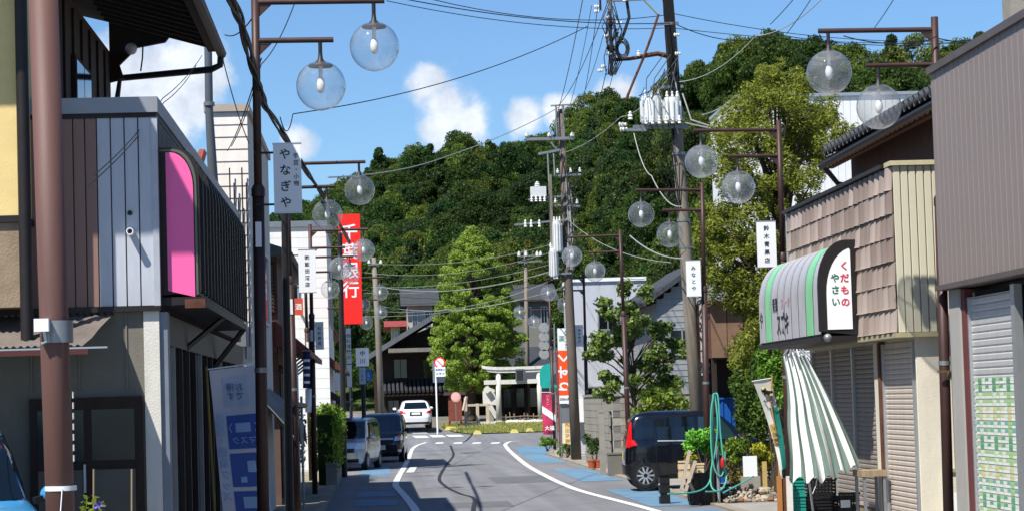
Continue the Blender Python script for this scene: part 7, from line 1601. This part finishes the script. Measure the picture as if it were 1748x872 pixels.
TEAP = mat('teal_plastic', '#15897c', .5, 0, .06); BLKC = mat('black_crate_plastic', '#161618', .5, 0, .1)
za = P(1360, 905, 29.6).z
crate('upper teal plastic crate behind the parasol hem', 1354, 1374, 812, 842, 29.6, TEAP); crate('lower teal plastic crate under the parasol hem', 1354, 1376, 843, 872, 29.6, TEAP); crate('bottom teal plastic crate at the ground', 1353, 1377, 873, 910, 29.6, TEAP, z0=.05)
crate('topmost black plastic crate in the stack under the parasol', 1378, 1428, 816, 846, 29.9, BLKC); crate('middle black plastic crate in the stack under the parasol', 1376, 1432, 847, 876, 29.85, BLKC); crate('bottom black plastic crate in the stack under the parasol', 1376, 1434, 877, 925, 29.8, BLKC, z0=.05)
crate('black plastic crate beside the steel table', 1432, 1470, 840, 925, 29.5, BLKC, z0=.05); 
pt_ = single('paper_label', MB().box(P(1436, 852, 29.4).x, P(1452, 852, 29.4).x, 29.44, 29.446, P(1440, 866, 29.4).z, P(1440, 853, 29.4).z), SIGNW, 'white paper label on the black crate', 'label', (P(1444, 860, 29.4).x, 29.44, P(1444, 866, 29.4).z))
gpst = thing('grey_post', 'pale grey square post between teal crate and courier banner', 'post', (P(1348, 880, 29.5).x, 29.5, 0)); a = P(1350, 880, 29.5); MB().box(a.x - .04, a.x + .03, 29.47, 29.54, 0, P(1350, 812, 29.5).z).build('post', STONE, gpst); MB().box(a.x - .06, a.x + .05, 29.45, 29.56, 0, .06).build('foot', STONE, gpst)
tb_ = thing('work_table', 'rough steel and wood table below the shaded shutters', 'table', (P(1490, 880, 28.9).x, 28.9, 0))
a, b = P(1471, 803, 28.7), P(1508, 812, 28.7); MB().box(a.x, b.x + .05, 28.7, 29.25, b.z, a.z).build('tabletop', WOOD, tb_)
for x in (a.x + .02, b.x): 
    for y in (28.72, 29.2): MB().box(x, x + .035, y, y + .035, 0, b.z - .002).build('leg', GALV, tb_)
# ---- hose stand
ho = thing('hose_stand', 'tap post hung with loops of turquoise garden hose', 'tap stand', (P(1221, 838, 42.5).x, 42.5, .03))
a = P(1220, 838, 42.5); MB().box(a.x - .035, a.x + .035, 42.5, 42.57, .03, P(1220, 672, 42.5).z).build('post', DKWOOD, ho); MB().tube([(a.x + .07, 42.48, .03), (a.x + .07, 42.48, P(1220, 760, 42.5).z)], .03, 8).build('water_pipe', mat('grey_pvc', '#7c848c', .5), ho, True)
tpz = P(1220, 668, 42.5).z; TQ = mat('turquoise_hose', '#4aa595', .5, 0, .1)
def hose(pts): 
    q = [P(x, y, Y) for x, y, Y in pts]; path = []
    for i in range(len(q) - 1):
        p0, p1, p2, p3 = q[max(i - 1, 0)], q[i], q[i + 1], q[min(i + 2, len(q) - 1)]
        for k in range(8): t_ = k / 8; path.append(.5 * ((2 * p1) + (p2 - p0) * t_ + (2 * p0 - 5 * p1 + 4 * p2 - p3) * t_ ** 2 + (3 * p1 - p0 - 3 * p2 + p3) * t_ ** 3))
    path.append(q[-1]); MB().tube(path, .015, 7).build('hose', TQ, ho, True)
hose([(1222, 672, 42.45), (1217, 676, 42.42), (1216, 720, 42.42), (1216, 780, 42.42), (1213, 815, 42.4), (1203, 832, 42.2), (1180, 840, 41.9), (1140, 842, 41.6)]); hose([(1222, 670, 42.45), (1226, 680, 42.42), (1230, 740, 42.42), (1236, 790, 42.42), (1240, 815, 42.4), (1232, 834, 42.2), (1216, 838, 42), (1205, 838, 41.9)])
hose([(1220, 672, 42.45), (1225, 720, 42.4), (1221, 770, 42.4), (1214, 800, 42.4), (1214, 828, 42.3), (1222, 838, 42)]); hose([(1219, 674, 42.43), (1214, 700, 42.4), (1214, 760, 42.38), (1220, 800, 42.38), (1230, 812, 42.38), (1236, 800, 42.4), (1238, 770, 42.4)]); hose([(1286, 812, 43), (1270, 822, 42.6), (1250, 832, 42.3), (1235, 840, 42)])
rc = single('red_watering_can', MB().lathe([(0, 0), (.03, .01), (.04, .05), (.04, .13), (.028, .17), (.015, .19), (.015, .21), (0, .21)], P(1234, 798, 42.35), 14), mat('red_plastic', '#b21f26', .45), 'red plastic container hanging beside the turquoise hose', 'container', P(1234, 798, 42.35), True)
# ---- plants, planks, trays at the stand
shrub('potted_plant', 'bright green bushy plant in a black tub before the black car', 1200, 752, 42.8, .36, .3, 2600, .07, leafmat('bright_leaf', '#3f7a24', '#8cc24a'), 71, 14, 'plant', .55); shrub('potted_plant', 'yellow-leaved plant behind the leaning planks', 1180, 778, 42.6, .13, .2, 500, .06, SHY, 72, 6, 'plant', .55)
c = P(1200, 830, 42.8); tbm = thing('plant_tub', 'black plastic tub holding the bright green plant', 'tub', (c.x, 42.8, .0)); MB().lathe([(0, 0), (.27, 0), (.32, .55), (.335, .55), (.335, .6), (.29, .6), (.28, .55), (0, .53)], (c.x, 42.8, .0), 22).build('tub', BLKC, tbm, True)
mb = MB()
for k in range(16): a_ = k * math.pi / 8; mb.beam((c.x + .275 * math.cos(a_), 42.8 + .275 * math.sin(a_), .07), (c.x + .315 * math.cos(a_), 42.8 + .315 * math.sin(a_), .56), .03, .02, (math.cos(a_), math.sin(a_), 0))
mb.build('ribs', BLKC, tbm)
crate('pale wooden fruit box leaning against the tub', 1158, 1183, 786, 816, 42.3, mat('pale_box_wood', '#c9b491', .8, 0, .15), .12, None, 2); crate('flat pale tray on top of the black tub edge', 1185, 1202, 790, 806, 42.35, mat('pale_box_wood', '#c9b491'), .15, None, 2)
for k, (p_a, p_b, lb) in enumerate((((1163, 836), (1177, 768), 'left weathered plank leaning before the tub'), ((1170, 838), (1187, 786), 'right weathered plank leaning before the tub'), ((1176, 822), (1184, 838), 'short plank offcut at the foot of the leaning planks'))):
    a, b = P(*p_a, 42.0), P(*p_b, 42.25); single('plank', MB().beam(a, b, .06, .025, (0, 1, 0)), mat('grey_plank', '#9c9082', .8, 0, .2, 4), lb, 'plank', a)
for k, (px0, px1, py0, py1, lb) in enumerate(((1126, 1144, 808, 842, 'small black crate beside the car wheel'),)): crate(lb, px0, px1, py0, py1, 43.5, BLKC, .25, .004, 3)
bt = thing('blue_tarp_bin', 'bright blue plastic bin showing above the black car roof', 'bin', (P(1226, 700, 52).x, 52, 0)); a, b = P(1200, 682, 52), P(1252, 700, 52); mb = MB().prism([(a.x, 52, 0), (b.x, 52, 0), (b.x + .05, 52, a.z), (a.x - .05, 52, a.z)], (0, .8, 0)); mb.build('bin', mat('blue_plastic', '#19519e', .4, 0, .06), bt)
for k in range(4): x = a.x + (b.x - a.x) * (k + .5) / 4; MB().box(x - .02, x + .02, 51.97, 52, .1, a.z - .05).build('rib', mat('blue_plastic', '#19519e'), bt)
MB().box(a.x - .07, b.x + .07, 51.95, 52.85, a.z, a.z + .04).build('rim', mat('blue_plastic', '#19519e'), bt)
wbd = thing('white_board', 'small white board stood on the rubble behind the hose', 'board', (P(1280, 815, 43.5).x, 43.5, .03)); a, b = P(1268, 778, 43.5), P(1293, 812, 43.5); MB().box(a.x, b.x, 43.5, 43.53, b.z, a.z).build('board', SIGNW, wbd); MB().box(a.x - .05, b.x + .05, 43.48, 43.56, .05, b.z).build('foot', CONC, wbd)
stk_ = single('wooden_stake', MB().box(P(1302, 800, 43.2).x, P(1309, 800, 43.2).x, 43.2, 43.27, .05, P(1305, 787, 43.2).z), mat('yellow_timber', '#b49a5c', .8, 0, .15), 'short yellowish stake beside the white board', 'stake', (P(1305, 820, 43.2).x, 43.2, .05))
r4 = random.Random(3); STN = [mat('rubble_%d' % i, c, .9, 0, .2, 8, .3, 40) for i, c in enumerate(('#8a7d6c', '#6e6559', '#a39885', '#77563f'))]
mbs = [MB() for _ in STN]
for k in range(420):
    x = P(r4.uniform(1228, 1328), 830, 43).x; y = 43 + r4.uniform(-.6, .9); s_ = r4.uniform(.03, .085); hz_ = .04 + max(0, .22 - .25 * abs(y - 43.2)) * r4.random(); mbs[r4.randrange(4)].sphere((x, y, hz_), s_, 6, 4, (r4.uniform(.8, 1.4), r4.uniform(.7, 1.2), r4.uniform(.5, .9)))
for m_, k in zip(STN, mbs): o = k.build('gravel', m_); tag(o, 'heap of broken stones and rubble behind the hose', 'rubble', kind='stuff')
wpst = thing('white_canopy', 'white sheet roof edge behind the lamp column above the blue bin', 'canopy', (P(1245, 680, 54).x, 54, 0)); a, b = P(1205, 664, 54), P(1258, 676, 54); MB().prism([(a.x, 54, a.z), (b.x - .1, 54, a.z + .08), (b.x + .1, 54, b.z), (a.x, 54, b.z - .03)], (0, .9, .15)).build('sheet', SIGNW, wpst)
for x in (a.x + .1, b.x - .1): MB().tube([(x, 54.3, 0), (x, 54.3, a.z)], .03, 6).build('post', GALV, wpst)
